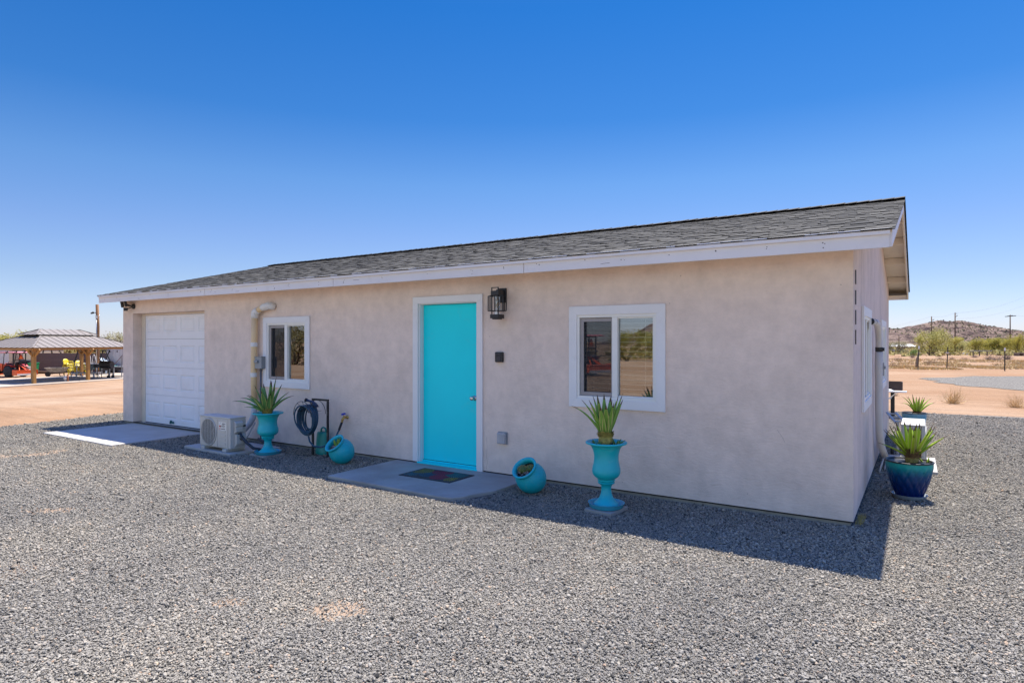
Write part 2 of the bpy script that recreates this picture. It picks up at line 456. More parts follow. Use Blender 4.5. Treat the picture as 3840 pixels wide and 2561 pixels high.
# ------------------------------------------------------------------ light, sky, camera
SUN = Vector((.02, .385, 1)).normalized()
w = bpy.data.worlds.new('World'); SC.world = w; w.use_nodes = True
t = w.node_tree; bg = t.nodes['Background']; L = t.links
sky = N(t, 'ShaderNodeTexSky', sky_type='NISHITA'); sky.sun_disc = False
sky.sun_elevation = math.asin(SUN.z); sky.sun_rotation = math.atan2(SUN.x, SUN.y)
sky.altitude = 400; sky.air_density = 1.0; sky.dust_density = .35; sky.ozone_density = 3.0
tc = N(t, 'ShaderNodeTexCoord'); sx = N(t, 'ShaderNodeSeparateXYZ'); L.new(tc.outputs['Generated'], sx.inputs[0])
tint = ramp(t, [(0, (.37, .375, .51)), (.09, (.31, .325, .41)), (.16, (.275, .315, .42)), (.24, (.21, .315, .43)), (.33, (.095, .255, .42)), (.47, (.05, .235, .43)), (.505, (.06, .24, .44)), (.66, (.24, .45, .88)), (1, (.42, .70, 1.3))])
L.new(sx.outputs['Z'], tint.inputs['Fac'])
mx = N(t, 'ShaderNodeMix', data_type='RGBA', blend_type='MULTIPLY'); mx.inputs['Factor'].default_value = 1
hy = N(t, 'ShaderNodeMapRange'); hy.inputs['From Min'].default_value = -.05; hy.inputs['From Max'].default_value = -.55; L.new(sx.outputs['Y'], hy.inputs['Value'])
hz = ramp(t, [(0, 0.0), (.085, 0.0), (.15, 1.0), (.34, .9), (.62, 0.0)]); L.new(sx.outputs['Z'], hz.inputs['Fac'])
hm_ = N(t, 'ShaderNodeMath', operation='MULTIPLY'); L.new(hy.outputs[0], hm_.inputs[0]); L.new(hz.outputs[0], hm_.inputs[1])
hx = N(t, 'ShaderNodeMix', data_type='RGBA'); L.new(hm_.outputs[0], hx.inputs['Factor']); L.new(tint.outputs['Color'], hx.inputs['A']); hx.inputs['B'].default_value = (1.12, .93, .74, 1)  # added warm sky band behind the camera, fill light for the shaded front wall
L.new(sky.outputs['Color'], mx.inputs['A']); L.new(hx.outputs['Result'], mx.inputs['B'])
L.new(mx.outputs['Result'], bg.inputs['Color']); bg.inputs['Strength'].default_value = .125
sl = bpy.data.lights.new('sun', 'SUN'); sl.energy = 3.6; sl.angle = R(.53); sl.color = (1, .94, .84)
so = bpy.data.objects.new('sun', sl); COL.objects.link(so); so.rotation_euler = SUN.to_track_quat('Z', 'Y').to_euler(); so.location = (0, 10, 40)
cd = bpy.data.cameras.new('camera'); co = bpy.data.objects.new('camera', cd); COL.objects.link(co)
co.location = CAM; co.rotation_euler = (R(90), 0, YAW); cd.sensor_width = 36; cd.lens = 22.01; cd.clip_start = .05; cd.clip_end = 9000
SC.camera = co
SC.view_settings.view_transform = 'Standard'; SC.view_settings.look = 'None'; SC.view_settings.exposure = 1.4; SC.view_settings.gamma = 1

# ------------------------------------------------------------------ ground
def lines(lo, hi, step, out):
    a = list(np.arange(lo, hi + .01, step)); d = step
    lo_, hi_ = lo, hi
    while hi_ < out:
        d *= 1.35; hi_ += d; a.append(hi_); lo_ -= d; a.insert(0, lo_)
    return a
gx = lines(-84, 30, 3, 4000); gy = lines(-40, 180, 4, 4000)
b = MB()
b.v = [(x, y, ground_z(x, y) - .012 + (.05 * noise.noise(Vector((x * .13, y * .13, 0))) if (x < -18 or y > 14 or y < -11) and not (-1 < x < 16 and 14 < y < 37) else 0)) for y in gy for x in gx]
nx = len(gx)
for j in range(len(gy) - 1):
    for i in range(nx - 1):
        b.f.append([j*nx+i, j*nx+i+1, (j+1)*nx+i+1, (j+1)*nx+i]); b.m.append(0); b.sm.append(True); b.tone.append(.5)
struct(b.build('ground', M['dirt'], recalc=False))

def ragged(poly, amp, step, seed):
    """the outline of a spread of gravel: subdivided and jittered"""
    out = []
    n = len(poly)
    for i in range(n):
        p = Vector(poly[i]); q = Vector(poly[(i+1) % n]); k = max(1, int((q - p).length / step))
        nrm = Vector((-(q - p).y, (q - p).x)).normalized()
        for j in range(k):
            u = p.lerp(q, j / k)
            d = amp * noise.noise(Vector((u.x * .9 + seed, u.y * .9, seed))) + amp * .5 * noise.noise(Vector((u.x * 4, u.y * 4 + seed, 2)))
            out.append(u + nrm * d)
    return out

def in_poly(x, y, poly):
    c = False; n = len(poly); j = n - 1
    for i in range(n):
        xi, yi = poly[i]; xj, yj = poly[j]
        if (yi > y) != (yj > y) and x < (xj - xi) * (y - yi) / (yj - yi) + xi: c = not c
        j = i
    return c
YARD = [(-14.0, -9.2), (7, -9.2), (7, 10.7), (2.4, 11.0), (.5, 10.8), (-13.5, 10.9), (-15.2, 2.2), (-14.6, .4), (-14.1, -1.6)]
b = MB(); pl = ragged(YARD, .14, .25, 3)
b.add([(p.x, p.y, -.004) for p in pl], [list(range(len(pl)))])
struct(b.build('gravel', M['gravel'], recalc=False))
b = MB()
for i in range(-230, 60):                                # bare earth where the stones have been scuffed away
    for j in range(-145, 170):
        x, y = i * .062, j * .062
        if abs(x) > 14.2 or x > .3 or not in_poly(x, y, YARD): continue
        k = noise.noise(Vector((x * .55, y * .55, 4.0))) + .5 * noise.noise(Vector((x * 1.9, y * 1.9, 8.0)))
        if k > .655: b.add([(x-.031, y-.031, -.001), (x+.031, y-.031, -.001), (x+.031, y+.031, -.001), (x-.031, y+.031, -.001)], [(0,1,2,3)])
struct(b.build('bare_earth', mat('dusty_earth', (.30, .215, .145), 1, var=.2, vs=8, detail=9), recalc=False))
PATCH = [(.45, 26.6), (1.6, 22.4), (3.34, 20.5), (6, 18.2), (9, 16.5), (13, 22), (12, 34), (8, 34), (4.6, 31.4), (2.2, 29.6)]
b = MB(); pl = ragged(PATCH, .5, .6, 9)
b.add([(p.x, p.y, .0) for p in pl], [list(range(len(pl)))])
struct(b.build('gravel_parking', M['gravel'], recalc=False))

# ------------------------------------------------------------------ loose stones over the gravel bed (far too many to count)
APRON = (-12.46, -9.98, -1.5, 0.05); DSLAB = (-5.42, -3.3, -1.25, 0.02)
def blocked(x, y):
    if -12.86 < x < .0 and -.0 < y < 7.07: return True
    if APRON[0] - .005 < x < APRON[1] + .005 and APRON[2] - .005 < y < APRON[3]: return True
    if DSLAB[0] < x < DSLAB[1] and DSLAB[2] < y < DSLAB[3]:
        return not (x > -3.55 and y < -1.05 and (x + 3.55) + (-1.05 - y) > .22)
    if -8.93 < x < -7.68 and -.99 < y < -.22: return True      # pad under the air conditioner
    if -2.19 < x < -1.88 and -.85 < y < -.53: return True
    if -7.5 < x < -7.13 and -.8 < y < -.48: return True
    if .12 < x < .66 and 2.98 < y < 4.1: return True
    return False
rs = np.random.RandomState(5)
pts = []; scl = []
fa = math.atan2(FWD.y, FWD.x)
def dens(r): return 15500 if r < 4.0 else 15500 * (4.0 / r) ** 1.5
rr = np.arange(2.0, 17.0, .1)
for r0 in rr:
    r1 = r0 + .1; half = R(54)
    n = int(dens(r0) * half * (r1 * r1 - r0 * r0))
    rad = rs.uniform(r0, r1, n); th = fa + rs.uniform(-half, half, n)
    xs = CAM.x + rad * np.cos(th); ys = CAM.y + rad * np.sin(th)
    sz = np.clip(np.exp(rs.normal(math.log(.0034), .40, n)), .0018, .012) * (1 + .042 * max(0, r0 - 4.2))
    for x, y, s in zip(xs, ys, sz):
        if blocked(x, y) or not in_poly(x, y, YARD): continue
        k = noise.noise(Vector((x * .55, y * .55, 4.0))) + .5 * noise.noise(Vector((x * 1.9, y * 1.9, 8.0)))
        if k > .62 and x < .3 and rs.rand() < min(.55, (k - .62) * 4): continue
        pts.append((x, y, s * .35 + (0 if rs.rand() < .7 else s * .6))); scl.append(s)
me = bpy.data.meshes.new('gravel_stones'); me.from_pydata(pts, [], [])
at = me.attributes.new('stone_size', 'FLOAT', 'POINT'); at.data.foreach_set('value', scl)
gs = link('gravel_stones', me)
gs['kind'] = 'stuff'; gs['label'] = 'loose grey crushed stones covering the yard around the house'
ng = bpy.data.node_groups.new('stone_scatter', 'GeometryNodeTree')
ng.interface.new_socket('Geometry', in_out='INPUT', socket_type='NodeSocketGeometry')
ng.interface.new_socket('Geometry', in_out='OUTPUT', socket_type='NodeSocketGeometry')
gi = ng.nodes.new('NodeGroupInput'); go = ng.nodes.new('NodeGroupOutput'); LL = ng.links
jn = ng.nodes.new('GeometryNodeGeometryToInstance')
for k in range(7):
    ic = ng.nodes.new('GeometryNodeMeshIcoSphere'); ic.inputs['Radius'].default_value = 1; ic.inputs['Subdivisions'].default_value = 2
    sp = ng.nodes.new('GeometryNodeSetPosition')
    nz = ng.nodes.new('ShaderNodeTexNoise'); nz.noise_dimensions = '4D'; nz.inputs['W'].default_value = k * 7.3; nz.inputs['Scale'].default_value = .85; nz.inputs['Detail'].default_value = 2
    sub = ng.nodes.new('ShaderNodeVectorMath'); sub.operation = 'SUBTRACT'; sub.inputs[1].default_value = (.5, .5, .5)
    sc = ng.nodes.new('ShaderNodeVectorMath'); sc.operation = 'SCALE'; sc.inputs['Scale'].default_value = 1.6
    LL.new(nz.outputs['Color'], sub.inputs[0]); LL.new(sub.outputs[0], sc.inputs[0]); LL.new(sc.outputs[0], sp.inputs['Offset'])
    LL.new(ic.outputs['Mesh'], sp.inputs['Geometry'])
    tr = ng.nodes.new('GeometryNodeTransform'); tr.inputs['Scale'].default_value = (1.15, .95 - .06 * (k % 3), .72 + .05 * (k % 4))
    LL.new(sp.outputs['Geometry'], tr.inputs['Geometry'])
    sm = ng.nodes.new('GeometryNodeSetMaterial'); sm.inputs['Material'].default_value = M['stone']
    LL.new(tr.outputs['Geometry'], sm.inputs['Geometry']); LL.new(sm.outputs['Geometry'], jn.inputs['Geometry'])
ip = ng.nodes.new('GeometryNodeInstanceOnPoints'); ip.inputs['Pick Instance'].default_value = True
LL.new(gi.outputs[0], ip.inputs['Points']); LL.new(jn.outputs[0], ip.inputs['Instance'])
rv = ng.nodes.new('FunctionNodeRandomValue'); rv.data_type = 'FLOAT_VECTOR'; rv.inputs['Min'].default_value = (-.45, -.45, 0); rv.inputs['Max'].default_value = (.45, .45, 6.283)
er = ng.nodes.new('FunctionNodeEulerToRotation'); LL.new(rv.outputs[0], er.inputs[0]); LL.new(er.outputs[0], ip.inputs['Rotation'])
ri = ng.nodes.new('FunctionNodeRandomValue'); ri.data_type = 'INT'
for s in ri.inputs:
    if s.type == 'INT' and s.name == 'Max' and s.enabled: s.default_value = 6
LL.new([s for s in ri.outputs if s.type == 'INT'][0], ip.inputs['Instance Index'])
na = ng.nodes.new('GeometryNodeInputNamedAttribute'); na.data_type = 'FLOAT'; na.inputs['Name'].default_value = 'stone_size'
LL.new([s for s in na.outputs if s.enabled and s.name == 'Attribute'][0], ip.inputs['Scale'])
LL.new(ip.outputs[0], go.inputs[0])
gm = gs.modifiers.new('scatter', 'NODES'); gm.node_group = ng

# ------------------------------------------------------------------ concrete slabs
b = MB(); b.box(-12.45, -10.0, -1.5, .165, -.1, .018)
struct(b.build('driveway_apron', M['concrete'], bevel=.008))
b = MB()
b.slab([(-5.42, .0), (-5.40, -1.19), (-3.62, -1.245), (-3.50, -1.22), (-3.42, -1.10), (-3.41, -.98), (-3.30, -.72), (-3.30, .0)], -.1, .034)
struct(b.build('door_step_slab', M['concrete_dark'], bevel=.012))

# ------------------------------------------------------------------ the house
HOUSE = thing('house', 'low stucco house with grey shingle roof, white trim and turquoise front door', 'house', (0, 0, 0))
XL, YB, WT, ZW = -12.84, 7.05, .2, 2.47
RS = .25; TH = math.atan(RS)
def roof_z(y): return 2.545 + RS * ((y if y < 3.525 else 7.05 - y) + .31)

def wall_sheet(b, cuts_u, cuts_z, holes, P, inner):
    """grid sheet with openings; P(u, d, z) maps to house space; outer face at d=0, inner at d=inner"""
    for i in range(len(cuts_u) - 1):
        for j in range(len(cuts_z) - 1):
            u0, u1, z0, z1 = cuts_u[i], cuts_u[i+1], cuts_z[j], cuts_z[j+1]
            um, zm = (u0 + u1) / 2, (z0 + z1) / 2
            if any(h[0] < um < h[1] and h[2] < zm < h[3] for h in holes): continue
            for d in (0, inner):
                b.add([P(u0, d, z0), P(u1, d, z0), P(u1, d, z1), P(u0, d, z1)], [(0, 1, 2, 3)])
    for (u0, u1, z0, z1) in holes:
        q = [(u0, z0), (u1, z0), (u1, z1), (u0, z1)]
        for k in range(4):
            (a0, c0), (a1, c1) = q[k], q[(k+1) % 4]
            if k == 0 and z0 < .1: continue
            b.add([P(a0, 0, c0), P(a1, 0, c1), P(a1, inner, c1), P(a0, inner, c0)], [(0, 1, 2, 3)])

W2 = (-2.79, -1.685, .90, 2.005); W1 = (-8.30, -7.18, .90, 2.0); DR = (-5.11, -3.98, .02, 2.20); GR = (-12.45, -9.98, .04, 2.165)
G1 = (.90, 2.05, .914, 1.975); G2 = (4.29, 5.59, .914, 1.935)
ZB = .045
ins = .085
def inset(o): return (o[0] + ins, o[1] - ins, o[2] + ins, o[3] - ins)
holesF = [inset(W2), inset(W1), (DR[0] + .075, DR[1] - .075, .045, DR[3] - .07), (GR[0], GR[1], ZB, GR[3])]
holesG = [inset(G1), inset(G2)]
cz = sorted({ZB, ZW} | {z for h in holesF + holesG for z in h[2:]})
cz = [z for i, z in enumerate(cz) if z >= ZB]
b = MB()
cu = sorted({XL, 0.0} | {u for h in holesF for u in h[:2]})
wall_sheet(b, cu, cz, holesF, lambda u, d, z: (u, d, z), WT)
cu = sorted({XL, 0.0} | {u for h in holesF for u in h[:2]})
wall_sheet(b, [XL, 0], cz, [], lambda u, d, z: (u, YB - d, z), WT)
wall_sheet(b, [0, YB], cz, [], lambda u, d, z: (XL + d, u, z), WT)
def tri(x):
    pts = [(x, 0, ZW), (x, YB, ZW), (x, YB, roof_z(YB) - .05), (x, 3.525, roof_z(3.525) - .05), (x, 0, roof_z(0) - .05)]
    b.add(pts, [(0, 1, 2, 3, 4)])
tri(XL)
b.build('wall', M['stucco'], HOUSE, merge=.0005, bevel=.012)
b = MB()
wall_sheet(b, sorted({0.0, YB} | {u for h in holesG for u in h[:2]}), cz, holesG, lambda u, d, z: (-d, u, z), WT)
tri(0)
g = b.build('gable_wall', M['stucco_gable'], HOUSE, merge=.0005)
g['label'] = 'streaked stucco gable end wall'
b = MB(); b.box(XL + .02, -.022, .022, YB - .022, -.3, ZB - .012)
b.build('foundation', M['foundation'], HOUSE)
b = MB(); b.box(XL + .005, DR[0] - .002, .004, .03, ZB - .014, ZB + .002); b.box(DR[1] + .002, -.002, .004, .03, ZB - .014, ZB + .002)
b.build('weep_screed', M['dark_gap'], HOUSE)
b = MB(); b.box(XL + WT, -WT, WT, YB - WT, ZB, ZB + .03); b.box(XL + WT, -WT, WT, YB - WT, 2.40, 2.44)
for x in (-6.6, -9.6): b.box(x, x + .1, WT + .01, YB - WT - .01, ZB + .04, 2.39)
b.box(XL + .3, -.3, 3.4, 3.5, ZB + .04, 2.38)
b.build('interior', M['interior'], HOUSE)

# roof
roof = MB()
XR0, XR1 = -13.17, .30
for sgn in (0, 1):
    f = (lambda y: y) if sgn == 0 else (lambda y: YB - y)
    e0, e1 = -.285, 3.525
    z0, z1 = roof_z(e0), roof_z(e1)
    roof.add([(XR0, f(e0), z0-.022), (XR1, f(e0), z0-.022), (XR1, f(e1), z1-.022), (XR0, f(e1), z1-.022),
              (XR0, f(e0), z0-.045), (XR1, f(e0), z0-.045), (XR1, f(e1), z1-.045), (XR0, f(e1), z1-.045)],
             [(0,1,2,3), (7,6,5,4), (0,4,5,1), (1,5,6,2), (3,7,4,0)])
deck = roof.build('roof', M['cream'], HOUSE)
sh = MB()
def course_tabs(front):
    us = Vector((0, math.cos(TH), math.sin(TH))) if front else Vector((0, -math.cos(TH), math.sin(TH)))
    nn = Vector((0, -math.sin(TH), math.cos(TH))) if front else Vector((0, math.sin(TH), math.cos(TH)))
    y0 = -.325 if front else YB + .325
    o = Vector((0, y0, 2.545 - .015 * RS - .02))
    ln = (3.525 + .325) / math.cos(TH); k = 0; s = 0.0
    x0, x1 = XR0 - .02, XR1 + .022
    while s < ln - .02:
        s1 = min(s + .17, ln)
        def wedge(xa, xb, sa, th, tone, back):
            sh.t = tone
            A = [Vector((xa,0,0)) + o + us*sa, Vector((xb,0,0)) + o + us*sa, Vector((xb,0,0)) + o + us*s1, Vector((xa,0,0)) + o + us*s1]
            top = [A[0] + nn*th, A[1] + nn*th, A[2] + nn*back, A[3] + nn*back]
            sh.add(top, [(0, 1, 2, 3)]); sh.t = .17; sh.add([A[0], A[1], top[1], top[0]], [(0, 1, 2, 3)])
            sh.add([A[0], top[0], top[3]], [(0, 1, 2)]); sh.add([A[1], top[1], top[2]], [(0, 1, 2)])
        x = x0
        while x < x1:                                   # backing strips
            xe = min(x1, x + .92 + U(0, .08)); wedge(x, xe, s + U(-.002, .002), .0065 + U(0, .001), U(.26, .52), .0035); x = xe
        x = x0 - U(0, .2)
        while x < x1 and front | (k % 1 == 0):          # laminated tabs
            wd = U(.11, .34); a_, c_ = max(x, x0), min(x + wd, x1)
            if c_ > a_ + .01: wedge(a_, c_, s + U(-.007, .005), .0115 + U(-.001, .0025), min(1, max(0, rnd.gauss(.58, .14))), .0078)
            x += wd + U(.05, .24)
        s += .1425; k += 1
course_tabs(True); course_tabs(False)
x = XR0 - .02                                           # ridge caps
while x < XR1:
    sh.t = U(.5, .75); zc = roof_z(3.525) + .004
    x2 = min(x + .34, XR1 + .02); lift = .013 + U(0, .006)
    sh.add([(x, 3.37, zc-.034), (x, 3.525, zc+.008), (x, 3.68, zc-.034), (x2, 3.37, zc-.034+lift), (x2, 3.525, zc+.008+lift), (x2, 3.68, zc-.034+lift),
            (x2, 3.37, zc-.05), (x2, 3.68, zc-.05)],
           [(0,3,4,1), (1,4,5,2), (3,6,7,5,4)])
    x += .145
sh.build('shingles', M['shingle'], deck, recalc=False)['label'] = 'layered grey asphalt shingles'

# fascia boards with butt joints, drip moulding, nail heads
joints = [XR0 + .0, -9.47, -6.33, -3.21, .285]
for i in range(4):
    b = MB(); xa, xb = joints[i] + .005, joints[i+1] - .005
    b.box(xa, xb, -.300, -.278, 2.383, 2.533)
    b.mi = 1
    x = xa + U(.15, .3)
    while x < xb - .1:
        for q in range(rnd.choice((1, 2, 2, 3))):
            zz = 2.475 - q * .022 - U(0, .02) if rnd.random() < .75 else U(2.40, 2.47)
            c = (x + U(-.02, .02), -.3005, zz); r_ = U(.0035, .0065)
            b.lathe([(0, .0006), (r_, .0003), (r_, 0)], 8, Matrix.Translation(c) @ Matrix.Rotation(R(90), 4, 'X'))
        if rnd.random() < .3:
            z_ = U(2.40, 2.47); xx = x + U(.05, .2); b.bar((xx, -.3004, z_), (xx + U(.03, .12), -.3004, z_ + U(-.012, .012)), .0012, .003)
        x += U(.30, .75)
    f = b.build('fascia_board', [M['fascia'], M['nail']], HOUSE)
b = MB(); b.box(XR0, .287, -.321, -.3025, 2.488, 2.537)
b.build('drip_moulding', M['fascia'], HOUSE, bevel=.003)
b = MB(); b.box(XR0, XR1, YB + .278, YB + .30, 2.383, 2.533)
b.build('fascia_board', M['fascia'], HOUSE)
for ya, yb in ((-.276, -.002), (YB + .002, YB + .276)):
    b = MB(); b.box(XL - .32, .27, ya, yb, 2.435, 2.45); b.build('soffit', M['cream'], HOUSE)
# rake boards and lookouts at both gable ends
for xr in (.280, XR0 + .002):
    for front in (True, False):
        b = MB(); f = (lambda y: y) if front else (lambda y: YB - y)
        ya, yb = -.277, 3.525
        up = .024; dn = .165
        poly = [(f(ya), roof_z(ya) - dn), (f(yb), roof_z(yb) - dn), (f(yb), roof_z(yb) - up), (f(ya), roof_z(ya) - up)]
        vs = [(xr, y, z) for y, z in poly] + [(xr + .021, y, z) for y, z in poly]
        b.add(vs, [(0,1,2,3), (7,6,5,4), (0,4,5,1), (1,5,6,2), (2,6,7,3), (3,7,4,0)])
        b.build('rake_board', M['cream'] if not front else M['fascia'], HOUSE)
for y in (.25, .95, 1.65, 2.35, 3.1, 3.95, 4.72, 5.55, 6.45):
    for x0, x1 in ((.003, .278), (XR0 + .026, XL - .003)):
        b = MB(); z = roof_z(y) - .047
        b.box(x0, x1, y - .019, y + .019, z - .10, z); b.build('lookout', M['cream'], HOUSE)

# windows ------------------------------------------------------------
def window(o, facing, screen_left=True, blinds=True):
    W, H = o[1] - o[0], o[3] - o[2]
    if facing == 'front': T = Matrix.Translation((o[0], 0, o[2]))
    else: T = Matrix.Translation((0, o[0], o[2])) @ Matrix.Rotation(R(90), 4, 'Z')   # local x -> +y, local y -> -x
    tw = .095; pr = -.024
    b = MB()
    outer = [(0, 0), (W, 0), (W, H), (0, H)]; inn = [(tw, tw), (W - tw, tw), (W - tw, H - tw), (tw, H - tw)]
    for k in range(4):                                   # mitred flat trim boards
        k2 = (k + 1) % 4; g = .0006
        poly = [outer[k], outer[k2], inn[k2], inn[k]]
        b.prism(poly, pr, -.001, T)
    win = b.build('window', M['white_paint'], HOUSE, bevel=.002)
    f = MB(); fw = .032; y0, y1 = -.012, .075
    x0, x1, z0, z1 = tw - .002, W - tw + .002, tw - .002, H - tw + .002
    f.box(x0, x1, y0, y1, z0, z0 + fw, T); f.box(x0, x1, y0, y1, z1 - fw, z1, T)
    f.box(x0, x0 + fw, y0, y1, z0 + fw, z1 - fw, T); f.box(x1 - fw, x1, y0, y1, z0 + fw, z1 - fw, T)
    xm = x0 + (x1 - x0) * .49
    f.box(xm - .032, xm + .032, y0 + .004, y1 - .01, z0 + fw, z1 - fw, T)
    f.box(xm + .03, x1 - fw + .001, y0 + .012, y1 - .02, z0 + fw, z0 + fw + .016, T); f.box(xm + .03, x1 - fw + .001, y0 + .012, y1 - .02, z1 - fw - .016, z1 - fw, T)
    f.box(x1 - fw - .016, x1 - fw + .001, y0 + .012, y1 - .02, z0 + fw + .014, z1 - fw - .014, T)
    f.box(x0 + .1, x0 + .13, y0 - .002, y0 + .01, z0 + .008, z0 + .014, T); f.box(x1 - .13, x1 - .1, y0 - .002, y0 + .01, z0 + .008, z0 + .014, T)
    f.build('frame', M['vinyl'], win, bevel=.003)
    # sliding sash and screen on the left, fixed light on the right
    s = MB(); a, c, e, g = x0 + fw + .004, xm - .034, z0 + fw + .004, z1 - fw - .004; sw = .04
    yy0, yy1 = .006, .02
    s.box(a, c, yy0, yy1, e, e + sw, T); s.box(a, c, yy0, yy1, g - sw, g, T); s.box(a, a + sw, yy0, yy1, e + sw, g - sw, T)
    s.box(c - .012, c, yy0, yy1, e + sw, g - sw, T)
    s.build('screen_frame', M['vinyl_grey'], win, bevel=.002)
    s = MB(); s.add([(a + sw, .012, e + sw), (c - .012, .012, e + sw), (c - .012, .012, g - sw), (a + sw, .012, g - sw)], [(0, 1, 2, 3)], T)
    s.build('insect_screen', M['screen'], win)
    s = MB(); s.box(a, c + .02, .045, .051, e, g, T); s.build('pane', M['glass'], win)
    s = MB(); s.box(xm + .03, x1 - fw, .03, .036, z0 + fw + .005, z1 - fw - .005, T); s.build('pane', M['glass'], win)
    if blinds:
        s = MB(); z = z1 - .10
        while z > z0 + .05:
            s.bar((x0 + .04, .108, z), (x1 - .04, .108, z), .048, .0045, up=(0, .22, 1), M=T)
            z -= .0505
        for xx in (x0 + .16, x1 - .16): s.box(xx, xx + .004, .083, .087, z0 + .05, z1 - .05, T)
        s.box(x0 + .03, x1 - .03, .09, .155, z1 - .06, z1 - .01, T)
        s.build('blind', M['blind'], win)
    return win
wa = window(W2, 'front'); wa['label'] = 'larger-looking white framed slider window right of the door'
wb = window(W1, 'front'); wb['label'] = 'white framed slider window left of the door'
window(G1, 'gable', blinds=True); window(G2, 'gable', blinds=True)
for g_, w_ in ((G1, .03), (G2, .03)): pass

# front door ---------------------------------------------------------
b = MB(); x0, x1, z0, z1 = DR; tw = .088
b.box(x0, x0 + tw, -.026, -.001, .05, z1 - tw); b.box(x1 - tw, x1, -.026, -.001, .012, z1 - tw); b.box(x0, x1, -.026, -.001, z1 - tw, z1)
b.build('door_trim', M['white_paint'], HOUSE, bevel=.003)
b = MB(); jx0, jx1, jz = x0 + .076, x1 - .076, z1 - .071
b.box(jx0, jx0 + .028, .0, .15, .046, jz); b.box(jx1 - .028, jx1, .0, .15, .046, jz); b.box(jx0 + .028, jx1 - .028, .0, .15, jz - .028, jz)
b.box(jx0 + .028, jx0 + .040, .125, .15, .05, jz - .03); b.box(jx1 - .04, jx1 - .028, .125, .15, .05, jz - .03); b.box(jx0 + .04, jx1 - .04, .125, .15, jz - .04, jz - .028)
b.build('door_frame', M['white_paint'], HOUSE, bevel=.002)
b = MB(); b.box(jx0 + .0295, jx1 - .0295, .072, .116, .072, jz - .0325)
door = b.build('door', M['door'], HOUSE, bevel=.003)
b = MB(); kx, kz = -4.165, .915; T = Matrix.Translation((kx, .072, kz)) @ Matrix.Rotation(R(90), 4, 'X')
b.smooth = True
b.lathe([(.0, 0), (.034, 0), (.034, .004), (.028, .010), (.013, .014), (.012, .034), (.022, .042), (.0275, .056), (.0265, .070), (.02, .077), (.0, .078)], 28, T)
b.build('door_knob', M['chrome'], door)
b = MB(); b.box(jx0 + .001, jx1 - .001, -.03, .118, .03, .052); b.box(jx0 + .002, jx1 - .002, .05, .12, .053, .0695)
b.build('threshold', M['door'], HOUSE, bevel=.003)
b = MB(); b.box(jx0 + .03, jx1 - .03, .066, .1, .0697, .0718); b.build('door_sweep', M['dark_gap'], door)

# garage door --------------------------------------------------------
YD = .172
b = MB(); gx0, gx1 = GR[0] + .002, GR[1] - .002
b.box(gx0, gx0 + .135, YD - .012, YD + .03, .03, 2.163); b.box(gx1 - .135, gx1, YD - .012, YD + .03, .03, 2.163); b.box(gx0 + .135, gx1 - .135, YD - .012, YD + .03, 2.125, 2.163)
b.build('garage_jamb', M['cream'], HOUSE, bevel=.003)
dx0, dx1 = gx0 + .137, gx1 - .137
gd = thing('garage_door', None, None); gd.parent = HOUSE
for k in ('label', 'category'):
    if k in gd: del gd[k]
secs = [.045, .589, 1.125, 1.666, 2.124]
for i in range(4):
    b = MB(); za, zb = secs[i] + .002, secs[i+1] - .002
    px = [dx0]; pitch = .5985; first = -12.256
    pan = [(first + k * pitch, first + k * pitch + .475) for k in range(4)]
    pan = [(a, min(c, dx1 - .04)) for a, c in pan]
    pz = (za + .10, zb - .125) if i < 3 else (za + .135, zb - .045)
    cu = [dx0] + [v for p in pan for v in p] + [dx1]
    for j in range(len(cu) - 1):
        u0, u1 = cu[j], cu[j+1]
        if j % 2 == 0: b.add([(u0, YD, za), (u1, YD, za), (u1, YD, zb), (u0, YD, zb)], [(0,1,2,3)])
        else:
            b.add([(u0, YD, za), (u1, YD, za), (u1, YD, pz[0]), (u0, YD, pz[0])], [(0,1,2,3)])
            b.add([(u0, YD, pz[1]), (u1, YD, pz[1]), (u1, YD, zb), (u0, YD, zb)], [(0,1,2,3)])
            rings = [(0, 0), (.012, .012), (.030, .012), (.052, .001)]
            for (i0, d0), (i1, d1) in zip(rings, rings[1:]):
                A = [(u0+i0, YD+d0, pz[0]+i0), (u1-i0, YD+d0, pz[0]+i0), (u1-i0, YD+d0, pz[1]-i0), (u0+i0, YD+d0, pz[1]-i0)]
                B = [(u0+i1, YD+d1, pz[0]+i1), (u1-i1, YD+d1, pz[0]+i1), (u1-i1, YD+d1, pz[1]-i1), (u0+i1, YD+d1, pz[1]-i1)]
                b.add(A + B, [(0,1,5,4), (1,2,6,5), (2,3,7,6), (3,0,4,7)])
            b.add(B, [(0,1,2,3)])
    b.add([(dx0, YD, zb), (dx1, YD, zb), (dx1, YD + .04, zb), (dx0, YD + .04, zb)], [(0,1,2,3)])
    b.add([(dx0, YD, za), (dx1, YD, za), (dx1, YD + .04, za), (dx0, YD + .04, za)], [(0,1,2,3)])
    b.build('door_section', M['garage'], gd, recalc=False)
b = MB(); b.box(dx0, dx1, YD + .034, YD + .045, .03, 2.13); b.build('joint_backing', M['dark_gap'], gd)
b = MB(); T = Matrix.Translation((-11.33, YD - .004, .085))
b.box(-.055, .06, -.008, .004, -.012, .012, T); b.box(-.05, -.02, -.03, .0, -.03, .03, T @ Matrix.Rotation(R(25), 4, 'Y')); b.box(.02, .055, -.028, .0, -.008, .03, T)
b.build('latch', mat('latch_teal', (.02, .16, .17), .4, metal=.3), gd, bevel=.003)
b = MB(); b.box(dx0, dx1, YD - .004, YD + .03, .0185, .044); b.build('bottom_seal', M['rubber'], gd)

